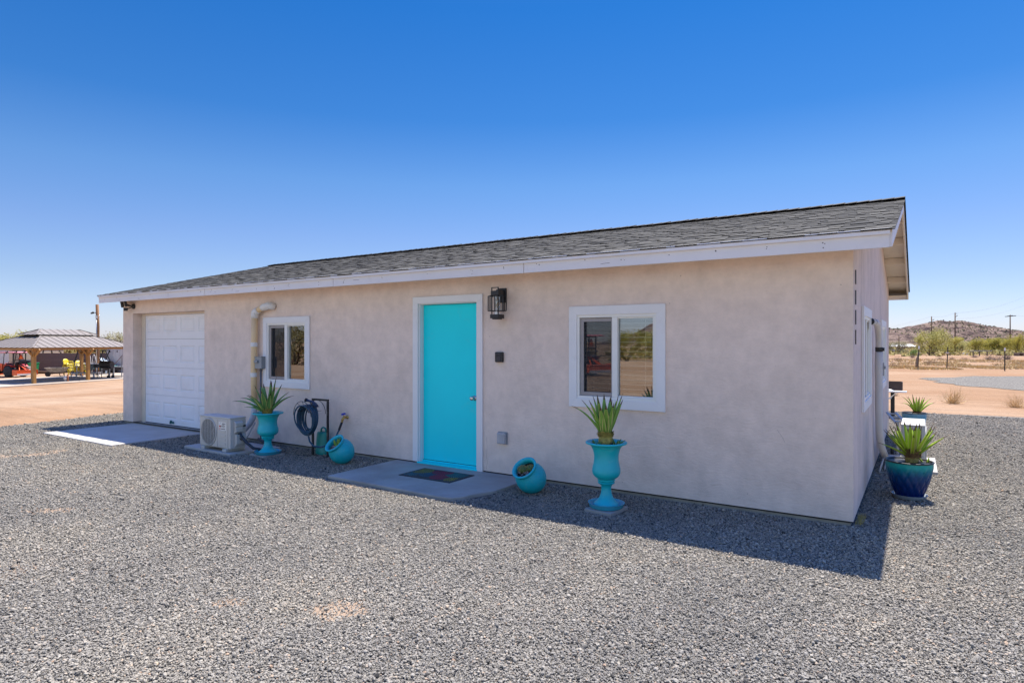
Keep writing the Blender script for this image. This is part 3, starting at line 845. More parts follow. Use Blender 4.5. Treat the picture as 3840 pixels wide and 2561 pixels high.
# hairline cracks in the stucco, as in the photograph: beside the door and near the corner
for pts in (((-3.93, .02), (-3.935, .09), (-3.92, .15), (-3.932, .22), (-3.925, .33), (-3.93, .46)), ((-.62, .80), (-.58, .74), (-.555, .69))):
    b = MB(); b.tube([(x, .0008, max(z, .06)) for x, z in pts], .0012, 4, False); b.build('hairline_crack', M['dark_gap'], HOUSE)
# ------------------------------------------------------------------ things fixed to the front wall
# wall lantern
t_ = thing('wall_lantern', 'black cage wall lantern with clear seeded glass cylinder right of the turquoise door', 'wall lamp', (-3.69, 0, 1.88))
def B(*a): 
    b = MB(); b.box(*a); return b
B(-.06, .055, -.018, -.001, .20, .375).build('back_plate', M['black'], t_, bevel=.003)
b = MB(); b.box(-.012, .012, -.13, -.018, .33, .352); b.box(-.012, .012, -.02, -.002, .345, .375)
b.build('arm', M['black'], t_, bevel=.002)
b = MB(); s = .055; yc = -.125
b.box(-s, s, yc - s, yc + s, .285, .335); b.build('top_cap', M['black'], t_, bevel=.003)
b = MB(); b.box(-s - .006, s + .006, yc - s - .006, yc + s + .006, .012, .058); b.box(-s + .012, s - .012, yc - s + .012, yc + s - .012, 0, .012)
b.build('bottom_cap', M['black'], t_, bevel=.003)
b = MB(); r = .005
for sx_ in (-1, 1):                                    # two crossing open frames
    b.box(sx_ * .105 - r, sx_ * .105 + r, yc - r - .035, yc + r - .035, .10, .275); b.box(sx_ * .105 - r, sx_ * .105 + r, yc - r + .035, yc + r + .035, .10, .275)
    b.box(sx_ * .035 - r, sx_ * .035 + r, yc - .098 - r, yc - .098 + r, .10, .275); b.box(sx_ * .035 - r, sx_ * .035 + r, yc + .098 - r, yc + .098 + r, .10, .275)
    b.box(sx_ * .045 - r, sx_ * .045 + r, yc - .045 - r, yc - .045 + r, .058, .375)
for z in (.10, .275):
    b.box(-.105, .105, yc - .035 - r, yc - .035 + r, z - r, z + r); b.box(-.105, .105, yc + .035 - r, yc + .035 + r, z - r, z + r)
    b.box(-.035 - r, -.035 + r, yc - .098, yc + .098, z - r, z + r); b.box(.035 - r, .035 + r, yc - .098, yc + .098, z - r, z + r)
b.box(-.05, .05, yc - .05, yc - .04, .367, .377)
b.build('cage', M['black'], t_)
gm_ = bpy.data.materials.new('seeded_glass'); gm_.use_nodes = True; tt = gm_.node_tree; tt.nodes.clear()
oo = N(tt, 'ShaderNodeOutputMaterial'); tr_ = N(tt, 'ShaderNodeBsdfTransparent'); gl_ = N(tt, 'ShaderNodeBsdfGlossy'); gl_.inputs['Roughness'].default_value = .15
tr_.inputs['Color'].default_value = (.9, .92, .95, 1)
mm = N(tt, 'ShaderNodeMixShader'); nn_ = N(tt, 'ShaderNodeTexNoise', i_Scale=60, i_Detail=3); rp_ = ramp(tt, [(.4, .06), (.6, .45)])
tc_ = N(tt, 'ShaderNodeTexCoord'); tt.links.new(tc_.outputs['Object'], nn_.inputs['Vector']); tt.links.new(nn_.outputs['Fac'], rp_.inputs['Fac']); tt.links.new(rp_.outputs['Color'], mm.inputs[0])
tt.links.new(tr_.outputs[0], mm.inputs[1]); tt.links.new(gl_.outputs[0], mm.inputs[2]); tt.links.new(mm.outputs[0], oo.inputs['Surface'])
b = MB(); b.smooth = True; b.tube([(0, yc, .058), (0, yc, .285)], .038, 24, False); b.build('glass_cylinder', gm_, t_)
b = MB(); b.smooth = True; b.lathe([(0, .27), (.013, .27), (.014, .235), (.02, .20), (.024, .17), (.018, .145), (0, .138)], 16, Matrix.Translation((0, yc, 0)))
b.build('bulb', mat('amber_bulb', (.55, .36, .15), .2), t_)

t_ = thing('doorbell_keypad', 'small dark entry keypad on the wall below the lantern', 'keypad', (-3.73, 0, 1.372))
b = B(-.055, .055, -.042, -.001, 0, .122); b.build('housing', M['black'], t_, bevel=.012, seg=3)
b = MB(); b.box(-.034, .034, -.046, -.042, .012, .072); b.box(-.034, .034, -.046, -.042, .082, .11); b.build('cover', mat('keypad_cover', (.012, .02, .035), .25), t_, bevel=.004)

t_ = thing('outlet_cover', 'clear plastic weatherproof outlet cover low on the wall right of the door', 'outlet cover', (-3.69, 0, .395))
b = B(-.068, .068, -.012, -.001, 0, .148); b.build('base', M['box_grey'], t_, bevel=.006)
b = B(-.028, .028, -.018, -.0125, .025, .125); b.build('outlet', M['vinyl_grey'], t_, bevel=.003)
pl_ = mat('clear_plastic', (.55, .56, .58), .25, var=.1); pl_.node_tree.nodes['Principled BSDF'].inputs['Alpha'].default_value = .55
b = B(-.06, .06, -.06, -.013, .006, .142); b.build('cover', pl_, t_, bevel=.02, seg=4)

t_ = thing('security_floodlight', 'twin head motion floodlight under the eave at the garage corner', 'floodlight', (-12.40, 0, 2.235))
b = MB(); b.smooth = True; b.lathe([(0, 0), (.05, 0), (.05, .02), (.04, .035), (0, .035)], 20, Matrix.Translation((0, -.001, .07)) @ Matrix.Rotation(R(90), 4, 'X'))
b.build('wall_base', M['black'], t_)
for k, (dx, dz, rot) in enumerate(((-.19, .12, 22), (-.055, .125, 12))):
    T = Matrix.Translation((dx, -.13, dz)) @ Matrix.Rotation(R(rot), 4, 'Y') @ Matrix.Rotation(R(-30), 4, 'Z') @ Matrix.Rotation(R(18), 4, 'X')
    h = MB(); h.box(-.06, .06, -.02, .02, -.06, .07, T); h.bar(T @ Vector((0, .02, -.03)), (0, -.03, .07), .02, .02)
    h = h.build('lamp_head', M['black'], t_, bevel=.006)
    l = MB(); l.box(-.052, .052, -.025, -.0205, -.052, .062, T); l.build('lens', mat('lamp_lens', (.80, .74, .62), .35), h, bevel=.004)
b = MB(); T = Matrix.Translation((-.10, -.11, .012)) @ Matrix.Rotation(R(-25), 4, 'Z'); b.box(-.03, .03, -.035, .035, -.03, .03, T); b.bar((-.09, -.09, .02), (0, -.03, .06), .018, .018)
b.build('motion_sensor', M['black'], t_, bevel=.006)
b = MB(); b.box(-.02, .02, -.04, -.0355, -.02, .02, T); b.build('sensor_lens', mat('sensor_lens', (.62, .66, .70), .3), t_)

t_ = thing('disconnect_box', 'grey electrical disconnect box between the tan pipe and left window', 'electrical box', (-8.315, 0, 1.188))
b = B(-.085, .085, -.10, -.001, 0, .185); b.build('housing', M['box_grey'], t_, bevel=.006)
b = MB(); b.box(-.07, .01, -.128, -.1005, .09, .135); b.build('lever', M['box_grey'], t_, bevel=.01)
b = MB(); b.box(-.09, .09, -.108, -.0, .1855, .192); b.build('rain_hood', M['box_grey'], t_)
b = MB(); b.smooth = True; b.tube([(-.005, -.045, .0), (-.005, -.045, -1.10), (.0, -.06, -1.15)], .0145, 10); b.tube([(-.005, -.045, 0), (-.005, -.045, -.04)], .021, 10); b.tube([(-.005, -.045, -.32), (-.005, -.045, -.335)], .02, 10)
b.build('conduit', M['conduit'], t_)

# line cover pipe
t_ = thing('line_cover_pipe', 'tan and white pipe running down the wall beside the garage door', 'pipe', (-8.46, -.075, 0))
b = MB(); b.smooth = True
b.tube([(.02, 0, .62), (.0, 0, 1.1), (.012, 0, 1.6), (.024, .0, 2.03)], .049, 18)
b.build('pipe', M['pipe_tan'], t_)
b = MB(); b.smooth = True; b.tube([(.06, 0, 2.095), (.2, 0, 2.145), (.36, .01, 2.175)], .047, 18); b.build('pipe', M['pipe_tan'], t_)
for z, x, h in ((1.57, .010, .07), (1.085, .001, .07), (.615, .02, .075)):
    b = MB(); b.smooth = True; b.lathe([(.049, -h/2), (.055, -h/2 + .004), (.055, h/2 - .004), (.049, h/2)], 20, Matrix.Translation((x, 0, z))); smooth_by_angle(b.build('coupling', M['pipe_white'], t_))
b = MB(); b.smooth = True; b.tube([(.022, 0, 1.99), (.024, 0, 2.045), (.035, 0, 2.082), (.07, 0, 2.10), (.125, 0, 2.12)], [.055, .057, .058, .057, .053], 18); b.build('elbow', M['pipe_white'], t_)
b = MB(); b.smooth = True; b.tube([(.22, 0, 2.150), (.27, 0, 2.163), (.38, .0, 2.182), (.415, .02, 2.178), (.43, .07, 2.17)], [.05, .057, .059, .059, .056], 18); b.build('wall_coupling', M['pipe_white'], t_)
b = MB(); b.smooth = True; b.tube([(.02, 0, .60), (.022, -.01, .5), (.02, -.03, .40), (-.0, -.07, .31), (-.06, -.12, .225), (-.14, -.17, .165), (-.20, -.2, .13)], .046, 16, M=None); b.build('flexible_tail', mat('grey_flex', (.52, .51, .50), .55), t_)
b = MB(); b.smooth = True; b.tube([(-.15, -.175, .158), (-.20, -.2, .128), (-.25, -.225, .098)], .053, 16, False); smooth_by_angle(b.build('end_cap', M['pipe_white'], t_))
b = MB(); b.smooth = True; b.tube([(.04, .0, .33), (-.02, -.06, .17), (-.10, -.10, .03)], .012, 8); b.build('drain_tube', M['pipe_white'], t_)

# faucet
t_ = thing('wall_faucet', 'brass wall faucet with a blue wheel handle', 'faucet', (-6.375, 0, .54))
b = MB(); b.smooth = True
b.lathe([(0, 0), (.026, 0), (.026, .01), (.014, .014), (.014, .05), (0, .05)], 14, Matrix.Rotation(R(90), 4, 'X'))
b.tube([(0, -.03, 0), (0, -.065, 0), (0, -.085, -.012), (-.006, -.095, -.045)], [.017, .019, .018, .017], 12); b.tube([(0, -.062, 0), (0, -.075, .045)], .009, 8)
b.build('body', M['brass'], t_)
b = MB(); b.smooth = True; c = Vector((0, -.076, .05)); T = Matrix.Translation(c) @ Matrix.Rotation(R(18), 4, 'X')
b.tube([(.03 * math.cos(a), .03 * math.sin(a), 0) for a in [k * math.pi / 9 for k in range(18)]], .0055, 8, closed=True, M=T)
for k in range(3): b.bar((.03 * math.cos(k * math.pi / 3), .03 * math.sin(k * math.pi / 3), 0), (-.03 * math.cos(k * math.pi / 3), -.03 * math.sin(k * math.pi / 3), 0), .007, .006, M=T)
b.build('wheel_handle', M['bluehandle'], t_)

# ------------------------------------------------------------------ air conditioner by the garage
def paver(name, poly, z0, z1, m, label, cat):
    b = MB(); b.slab(poly, z0, z1); o = b.build(name, m, bevel=.006); return tag(o, label, cat)
paver('equipment_pad', [(-8.94, -.94), (-7.66, -1.0), (-7.60, -.22), (-8.9, -.2)], -.05, .032, M['concrete'], 'flat concrete pad under the white air conditioner by the garage', 'concrete pad')

def ac_unit(label, loc, rot, H=.445):
    """local: front face looks to -y, x runs to the right, origin at the bottom centre of the front"""
    t = thing('air_conditioner', label, 'air conditioner', loc, rot)
    W, D, z0 = .77, .25, .045
    b = MB(); b.box(-W/2, W/2, 0, D, z0, z0 + H - .012); b.build('casing', M['ac_white'], t, bevel=.012, seg=3)
    b = MB(); b.box(-W/2 - .004, W/2 + .004, -.006, D + .004, z0 + H - .014, z0 + H + .006); b.build('lid', M['ac_white'], t, bevel=.008)
    cx, cz, r = -.145, z0 + H * .49, H * .42
    b = MB(); b.smooth = True
    T = Matrix.Translation((cx, -.0062, cz)) @ Matrix.Rotation(R(90), 4, 'X')
    b.lathe([(0, 0), (r, 0), (r, -.004), (0, -.004)], 48, T); b.build('fan_opening', M['ac_dark'], t)
    g = MB(); q = 0
    for k in range(-23, 24):
        z = k * r / 23.5; hw = math.sqrt(max(0, r * r - z * z)); g.bar((cx - hw, -.0135, cz + z), (cx + hw, -.0135, cz + z), .0032, .0032)
    for k in range(-2, 3):
        x = k * r / 2.6; hh = math.sqrt(r * r - x * x); g.bar((cx + x, -.016, cz - hh), (cx + x, -.016, cz + hh), .0055, .005, up=(1, 0, 0))
    g.smooth = True
    g.lathe([(r - .002, 0), (r + .004, .010), (r + .012, .010), (r + .02, 0)], 48, T)
    g.build('fan_grille', M['ac_trim'], t)
    b = MB(); b.box(-W/2 + .014, .075, -.005, -.0002, z0 + .014, z0 + H - .03); b.box(.085, W/2 - .055, -.006, -.0002, z0 + .02, z0 + H - .03); 
    for k in range(4): b.box(.125, W/2 - .105, -.010, -.006, z0 + .05 + .06 * k, z0 + .085 + .06 * k)
    b.build('front_panel', M['ac_white'], t, bevel=.003)
    for k in (-1, 1):
        b = MB(); b.box(k * .27 - .045, k * .27 + .045, -.025, D + .025, .002, z0); b.build('foot', M['ac_white'], t, bevel=.006)
    # valve cover and side box on the right-hand end
    b = MB(); b.prism([(W/2 + .001, z0 + H - .23), (W/2 + .055, z0 + H - .20), (W/2 + .055, z0 + H - .155), (W/2 + .04, z0 + H - .135), (W/2 + .055, z0 + H - .115), (W/2 + .055, z0 + H - .07), (W/2 + .001, z0 + H - .045)], .055, .175); b.build('terminal_cover', M['ac_trim'], t, bevel=.006)
    b = MB(); b.prism([(W/2 + .001, z0 + .03), (W/2 + .02, z0 + .03), (W/2 + .06, z0 + .075), (W/2 + .06, z0 + .20), (W/2 + .001, z0 + .22)], .06, .205); b.build('valve_cover', M['ac_trim'], t, bevel=.006)
    b = MB(); b.box(W/2 + .001, W/2 + .004, .19, .245, z0 + H - .14, z0 + H - .115); b.build('rating_plate', M['black'], t)
    # coil seen on the left-hand end and the back
    b = MB(); b.box(-W/2 - .003, -W/2 - .0002, .035, D - .04, z0 + .03, z0 + H - .05); b.build('coil', M['coil'], t)
    g = MB()
    for k in range(10): g.bar((-W/2 - .008, .03, z0 + .035 + k * (H - .09) / 9), (-W/2 - .008, D - .035, z0 + .035 + k * (H - .09) / 9), .003, .003)
    for k in range(4): g.bar((-W/2 - .008, .035 + k * .066, z0 + .03), (-W/2 - .008, .035 + k * .066, z0 + H - .05), .003, .003, up=(1,0,0))
    g.build('coil_guard', M['ac_white'], t)
    return t
AC = ac_unit('white outdoor air conditioner with round fan grille and sticker beside the garage door', (-8.147, -.93, .032), 0)
KZ = -.052
# sticker on its front: dark lettering with red marks
st = MB(); st.box(.115, .285, -.0072, -.0062, .36 + KZ, .475 + KZ); st = st.build('sticker', mat('sticker_white', (.82, .80, .76), .5), AC)
def text(body, size, loc, rot, m, parent, name='lettering', ext=.0004, align='LEFT', shear=0):
    c = bpy.data.curves.new(name, 'FONT'); c.body = body; c.size = size; c.extrude = ext; c.align_x = align; c.shear = shear; c.offset = .0006
    q = bpy.data.objects.new(name, c); COL.objects.link(q); bpy.context.view_layer.update()
    me = bpy.data.meshes.new_from_object(q.evaluated_get(bpy.context.evaluated_depsgraph_get())); bpy.data.objects.remove(q)
    o = link(name, me, m, parent); o.location = loc; o.rotation_euler = rot
    return o
inkm = mat('ink_dark', (.03, .03, .035), .6); redm = mat('ink_red', (.55, .05, .02), .6)
text('A20+', .038, (.19, -.0078, .438 + KZ), (R(90), 0, 0), inkm, st); text('R32', .042, (.198, -.0078, .402 + KZ), (R(90), 0, 0), inkm, st); text('inverter', .034, (.165, -.0078, .371 + KZ), (R(90), 0, 0), inkm, st)
b = MB(); b.box(.122, .152, -.0078, -.0072, .404, .428); b.mi = 0
T = Matrix.Translation((.138, -.0076, .381)) @ Matrix.Rotation(R(90), 4, 'X')
b.tube([(.015 * math.cos(k * math.pi / 8), .015 * math.sin(k * math.pi / 8), 0) for k in range(16)], .0022, 5, closed=True, M=T); b.bar((.13, -.0078, .383), (.137, -.0078, .375), .003, .001); b.bar((.137, -.0078, .375), (.150, -.0078, .394), .003, .001)
b.build('red_mark', redm, st).location = (0, 0, KZ)
b = MB(); b.bar((.140, -.0078, .440), (.156, -.0078, .468), .006, .001); b.box(.156, .182, -.0078, -.0074, .404, .428); b.build('dark_mark', inkm, st).location = (0, 0, KZ)
# insulated line set from the unit to the wall
b = MB(); b.smooth = True
b.tube([(-7.722, -.80, .30), (-7.70, -.80, .26), (-7.62, -.77, .17), (-7.53, -.72, .09), (-7.44, -.62, .055), (-7.50, -.45, .05), (-7.75, -.28, .05), (-8.1, -.16, .06), (-8.315, -.09, .075)], .021, 10)
b.tube([(-7.725, -.83, .30), (-7.715, -.83, .25), (-7.69, -.80, .2)], .007, 6)
tag(b.build('refrigerant_line', M['insul']), 'dark insulated hose sagging from the white air conditioner to the wall', 'hose')

# ------------------------------------------------------------------ urns
URN = [(0, .0), (.118, .0), (.121, .008), (.118, .018), (.104, .028), (.085, .045), (.066, .072), (.053, .105), (.047, .14), (.047, .165), (.053, .185), (.066, .20), (.080, .207), (.084, .213), (.080, .219), (.074, .222), (.081, .229), (.086, .236), (.083, .243), (.079, .247), (.092, .256), (.112, .27), (.128, .29), (.1355, .315), (.135, .34), (.1295, .37), (.122, .40), (.1175, .435), (.117, .465), (.121, .495), (.129, .525), (.141, .552), (.158, .572), (.180, .583), (.194, .586), (.199, .590), (.199, .600), (.193, .605), (.18, .603), (.150, .597), (.138, .588), (.128, .57)]
def urn(label, loc, rot, chip=False):
    t = thing('urn_planter', label, 'planter', loc, rot, 'turquoise urn planters')
    b = MB(); b.smooth = True; b.lathe([(r, z + .024) for r, z in URN], 56)
    smooth_by_angle(b.build('urn', M['tealpot'], t), 55)
    b = MB(); b.smooth = True; b.lathe([(0, .001), (.15, .001), (.162, .012), (.172, .045), (.176, .047), (.168, .047), (.158, .016), (.148, .010), (0, .010)], 48); b.build('saucer', M['saucer_clear'], t)
    b = MB(); b.smooth = True; b.lathe([(0, .604), (.06, .603), (.135, .594)], 24); b.build('soil', M['soil'], t)
    if chip:
        b = MB(); d = RGT * -.055 - FWD * .118
        b.add([(d.x + p[0], d.y + p[0] * -.3, .575 + p[1] - .03) for p in ((-.008, .006), (.0, .012), (.008, .006), (.006, -.006), (-.002, -.013), (-.004, -.002))], [(0,1,2,3,4,5)])
    return t
paver('paving_stone', [(-2.195, -.835), (-1.905, -.868), (-1.875, -.53), (-2.16, -.51)], -.02, .03, M['concrete_dark'], 'square grey paving stone under the urn below the right window', 'paving stone')
paver('paving_stone', [(-7.51, -.80), (-7.16, -.82), (-7.13, -.48), (-7.49, -.47)], -.02, .022, M['foundation'], 'worn paving stone under the urn beside the air conditioner', 'paving stone')
UA = urn('turquoise urn planter standing under the right window', (-2.04, -.67, .030), 0, True)
UB = urn('turquoise urn planter standing beside the white air conditioner', (-7.305, -.64, .022), 1); UB.scale = (1.06, 1.06, .935)

WID = 1.42
def agave(name, label, loc, leaves, mats, trunk=None, group=None, seed=1, cat='agave'):
    """leaves: (azimuth deg, start elevation deg, length, width, droop deg) -> one mesh of folded tapering blades"""
    r = random.Random(seed)
    t = thing(name, label, cat, loc, 0, group)
    b = MB(); b.smooth = True
    for (az, el, ln, wd, dr) in leaves:
        a = R(az); n = 14; p = Vector((math.cos(a) * .018, math.sin(a) * .018, 0)); e = R(el)
        side = Vector((-math.sin(a), math.cos(a), 0)); tw = R(r.uniform(-12, 12)); rows = []
        for i in range(n + 1):
            u = i / n
            ee = e - R(dr) * u ** 1.6
            d = Vector((math.cos(a) * math.cos(ee), math.sin(a) * math.cos(ee), math.sin(ee)))
            if i: p = p + d * (ln / n)
            up = d.cross(side) * -1
            w_ = wd * WID * (.62 + .9 * u if u < .35 else .935 * (1 - ((u - .35) / .65) ** 1.7)) * .5 + .0008
            s2 = side * math.cos(tw * u) + up * math.sin(tw * u)
            fold = .42 * w_ + .004 * (1 - u)
            rows.append([p - s2 * w_ + up * fold, p - s2 * w_ * .74 + up * fold * .62, p - up * .002, p + s2 * w_ * .74 + up * fold * .62, p + s2 * w_ + up * fold,
                         p + s2 * w_ * .6 - up * .006 * (1 - u), p - up * (.012 * (1 - u) + .001), p - s2 * w_ * .6 - up * .006 * (1 - u)])
        base = len(b.v)
        b.v += [tuple(v) for row in rows for v in row]
        for i in range(n):
            for j in range(8):
                j2 = (j + 1) % 8
                b.f.append([base + i*8 + j, base + i*8 + j2, base + (i+1)*8 + j2, base + (i+1)*8 + j])
                b.m.append(2 if i >= n - 2 else (1 if j in (0, 3) else 0)); b.sm.append(True); b.tone.append(.5)
        b.f.append([base + n*8 + j for j in range(8)]); b.m.append(2); b.sm.append(True); b.tone.append(.5)
    b.build('leaves', list(mats) + [M['leaf_tip']], t)
    if trunk:
        rad, h, mt = trunk
        b = MB(); b.smooth = False
        b.lathe([(0, -.02), (rad * .85, -.02), (rad, h * .3), (rad * .92, h * .7), (rad * .6, h)], 16)
        for k in range(60):                                 # overlapping cut leaf bases
            az = k * 2.39996; z = h * (k / 62); rr_ = rad * (1.02 if z < h * .7 else .92)
            c = Vector((math.cos(az) * rr_, math.sin(az) * rr_, z)); o_ = Vector((math.cos(az), math.sin(az), .75)).normalized(); s_ = Vector((-math.sin(az), math.cos(az), 0))
            L_ = r.uniform(.018, .034); w_ = rad * .42
            b.add([c - s_ * w_, c + s_ * w_, c + s_ * w_ * .55 + o_ * L_, c - s_ * w_ * .55 + o_ * L_, c - o_ * .0 + Vector((0, 0, -.012))], [(0, 1, 2, 3), (0, 4, 1)])
        b.build('trunk', mt, t)
    return t
def rosette(n, seed, l0, l1, e0, e1, d0, d1, wd):
    r = random.Random(seed); out = []
    for k in range(n):
        f = k / max(1, n - 1)                                # outer leaves first
        out.append((k * 137.5 + r.uniform(-12, 12), e0 + (e1 - e0) * f + r.uniform(-5, 5), r.uniform(l0, l1) * (1 - .18 * f), wd * r.uniform(.85, 1.1), d0 + (d1 - d0) * f + r.uniform(-6, 6)))
    return out
vaz = math.degrees(math.atan2(RGT.y, RGT.x))                  # azimuth pointing to picture right
# agave in the right urn: upright fan on a pineapple-like base
lv = [(vaz + 180, 62, .44, .040, 42), (vaz + 172, 70, .42, .042, 25), (vaz + 200, 74, .40, .044, 18), (vaz + 8, 72, .45, .042, 6), (vaz - 12, 76, .43, .042, 2), (vaz + 20, 68, .40, .04, 10),
      (vaz - 60, 78, .36, .05, 14), (vaz - 95, 80, .34, .052, 20), (vaz - 120, 76, .33, .048, 16), (vaz + 90, 82, .42, .045, 4), (vaz + 120, 78, .42, .045, 8), (vaz + 60, 76, .40, .045, 8),
      (vaz - 30, 84, .37, .046, 4), (vaz + 150, 80, .41, .044, 14), (vaz - 150, 82, .39, .046, 6), (vaz, 86, .40, .04, 4), (vaz + 40, 70, .37, .04, 6)]
A1 = agave('agave', 'upright variegated agave growing in the urn under the right window', (-2.045, -.68, .70), lv, [M['agave'], M['agave_edge']], (.060, .05, M['agave_trunk']), 'agaves in pots', 3)
A1b = None
for k, (dx, dy, n, sc_) in enumerate(((.085, .05, 6, 1.0), (-.075, -.055, 5, .8))):
    lv2 = rosette(n, 20 + k, .07 * sc_, .10 * sc_, 35, 75, 10, 5, .018)
    agave('agave_pup', 'little agave pup at the %s side of the right urn\'s rim' % ('right' if k == 0 else 'left'), (-2.045 + dx, -.68 + dy, .628), lv2, [M['agave_dark'], M['agave_edge']], None, 'agave pups', 31 + k, 'agave pup')
b = MB(); b.smooth = True
for k in range(9):
    z_ = .009 * k; r_ = (.048, .056, .062, .065, .066, .065, .062, .058, .05)[k]; b.lathe([(r_ * .7, z_), (r_ + .004, z_ + .004), (r_, z_ + .012), (r_ * .7, z_ + .013)], 14, Matrix.Translation((-2.045, -.68, .628)) @ Matrix.Rotation(k * .7, 4, 'Z'))
for o in list(A1.children):
    pass
stem = b.build('stem', M['agave_trunk'], A1); stem.location = (2.045, .68, -.70)
lv = [(vaz + 184, 42, .50, .040, 52), (vaz + 176, 56, .44, .042, 62), (vaz + 195, 60, .36, .046, 34), (vaz - 3, 54, .44, .042, 46), (vaz + 10, 60, .40, .045, 30), (vaz + 2, 80, .42, .036, 4),
      (vaz - 60, 66, .30, .05, 30), (vaz - 95, 74, .30, .052, 26), (vaz - 125, 62, .32, .05, 40), (vaz - 40, 72, .33, .046, 22), (vaz + 90, 76, .37, .045, 8), (vaz + 125, 70, .36, .045, 16), (vaz + 55, 68, .36, .045, 16),
      (vaz + 150, 78, .35, .042, 10), (vaz - 160, 74, .34, .046, 12), (vaz - 20, 84, .35, .042, 4), (vaz + 75, 84, .37, .04, 2), (vaz + 200, 40, .30, .038, 50)]
agave('agave', 'spreading agave with drooping side leaves growing in the urn by the air conditioner', (-7.31, -.645, .592), [(a, e, l * (1.3 if e >= 62 else 1.05), w * 1.1, d) for a, e, l, w, d in lv], [M['agave_dark'], M['agave_edge']], (.06, .075, M['agave_trunk']), 'agaves in pots', 5)

# ------------------------------------------------------------------ tilted jars
JAR = [(0, 0), (.095, 0), (.112, .006), (.135, .035), (.155, .075), (.165, .12), (.165, .155), (.155, .20), (.136, .235), (.122, .252), (.118, .262), (.124, .272), (.136, .282), (.142, .292), (.142, .302), (.136, .308), (.126, .308), (.117, .300), (.108, .285), (.106, .265), (.13, .225)]
def jar(label, loc, axis, roll=0, scale=1.0):
    ax = Vector(axis).normalized(); q = Vector((0, 0, 1)).rotation_difference(ax)
    Tm = q.to_matrix().to_4x4() @ Matrix.Scale(scale, 4)
    low = min((Tm @ Vector((r * math.cos(a), r * math.sin(a), z))).z for r, z in JAR for a in [k * math.pi / 18 for k in range(36)])
    t = thing('tilted_jar_planter', label, 'planter', (loc[0], loc[1], loc[2] - low - .006), 0, 'tilted turquoise jars')
    b = MB(); b.smooth = True; b.lathe(JAR, 48, Tm); b.build('jar', M['tealpot_text'], t)
    # level fill of soil and pebbles inside the mouth
    b = MB(); b.smooth = True; c = Tm @ Vector((0, 0, .245))
    b.lathe([(0, .004), (.06, .0), (.116, -.002)], 24, Tm @ Matrix.Translation((0, 0, .238)))
    b.build('soil', M['soil'], t)
    return t, Tm, Vector((loc[0], loc[1], loc[2] - low - .006))
def pebbles_in(t, Tm, seed, n, lowdir):
    r = random.Random(seed); b = MB()
    for k in range(n):
        a = r.uniform(-1.25, 1.25); d = r.uniform(.02, .108)
        p = Tm @ Vector((0, 0, .246)); side = Tm.to_3x3() @ Vector((math.cos(lowdir + a), math.sin(lowdir + a), 0))
        c = p + side * d + (Tm.to_3x3() @ Vector((0, 0, r.uniform(0, .01))))
        b.ball(c, r.uniform(.006, .011), 5, sz=.75); 
    o = b.build('pebble_fill', M['pebble'], t); o['kind'] = 'stuff'
    return o
def low_angle(Tm):
    best = min(range(72), key=lambda k: (Tm.to_3x3() @ Vector((math.cos(k * R(5)), math.sin(k * R(5)), 0))).z)
    return best * R(5)
ax = RGT * -.50 - FWD * .52 + Vector((0, 0, .70))
J1, T1, P1 = jar('tilted turquoise jar with a small aloe in its mouth beside the hose stand', (-5.93, -.40, 0), RGT * -.46 - FWD * .50 + Vector((0, 0, .74)))
pebbles_in(J1, T1, 4, 46, low_angle(T1))
c = P1 + T1 @ Vector((0, 0, .245)) + Vector((.02, 0, 0))
agave('aloe', 'small aloe growing out of the tilted jar beside the hose stand', (c.x, c.y, c.z - .005), [(vaz + 170, 62, .10, .024, 8), (vaz - 70, 80, .12, .026, 4), (vaz + 10, 84, .13, .02, 0), (vaz - 15, 55, .09, .022, 10), (vaz + 100, 70, .11, .024, 8), (vaz + 200, 75, .11, .022, 6)], [M['agave'], M['agave_edge']], None, None, 8, 'aloe')
J2, T2, P2 = jar('tilted turquoise jar holding two round cacti right of the doorstep', (-2.985, -.40, 0), RGT * -.46 - FWD * .50 + Vector((0, 0, .74)))
pebbles_in(J2, T2, 6, 46, low_angle(T2))
def cactus(label, loc, s, seed):
    t = thing('barrel_cactus', label, 'cactus', loc, seed, 'barrel cacti in the jar')
    b = MB(); b.smooth = True; n = 40; vs = []; rows = 9
    prof = [(math.sin(math.pi * (.06 + .94 * i / rows) / 1.0 * .5 + (0)) , 0) for i in range(rows + 1)]
    for i in range(rows + 1):
        th = math.pi * (.12 + .88 * i / rows)               # from near the base up to the crown
        for j in range(n):
            a = 2 * math.pi * j / n; rr_ = math.sin(th) * (1 + .13 * (1 if j % 4 == 0 else (-.6 if j % 4 == 2 else 0)))
            vs.append((rr_ * s * math.cos(a), rr_ * s * math.sin(a), -math.cos(th) * s * .85 + s * .6))
    fs = [(i*n+j, i*n+(j+1) % n, (i+1)*n+(j+1) % n, (i+1)*n+j) for i in range(rows) for j in range(n)]
    b.add(vs, fs); b.build('body', M['cactus'], t)
    b = MB(); r = random.Random(seed)
    for i in range(2, rows):
        for j in range(0, n, 4):
            p = Vector(vs[i*n+j]); o_ = Vector((p.x, p.y, p.z - s * .5)).normalized()
            for q in range(3): 
                d = (o_ + Vector((r.uniform(-.7, .7), r.uniform(-.7, .7), r.uniform(-.7, .7)))).normalized(); b.bar(p, p + d * s * .3, .0012, .0012)
    o = b.build('spines', M['spine'], t)
    return t
c = P2 + T2 @ Vector((0, 0, .248))
cactus('ribbed barrel cactus at the left of the pair in the tilted jar', (c.x - .036, c.y - .012, c.z - .012), .043, 1)
cactus('ribbed barrel cactus at the right of the pair in the tilted jar', (c.x + .046, c.y + .02, c.z + .002), .041, 2)

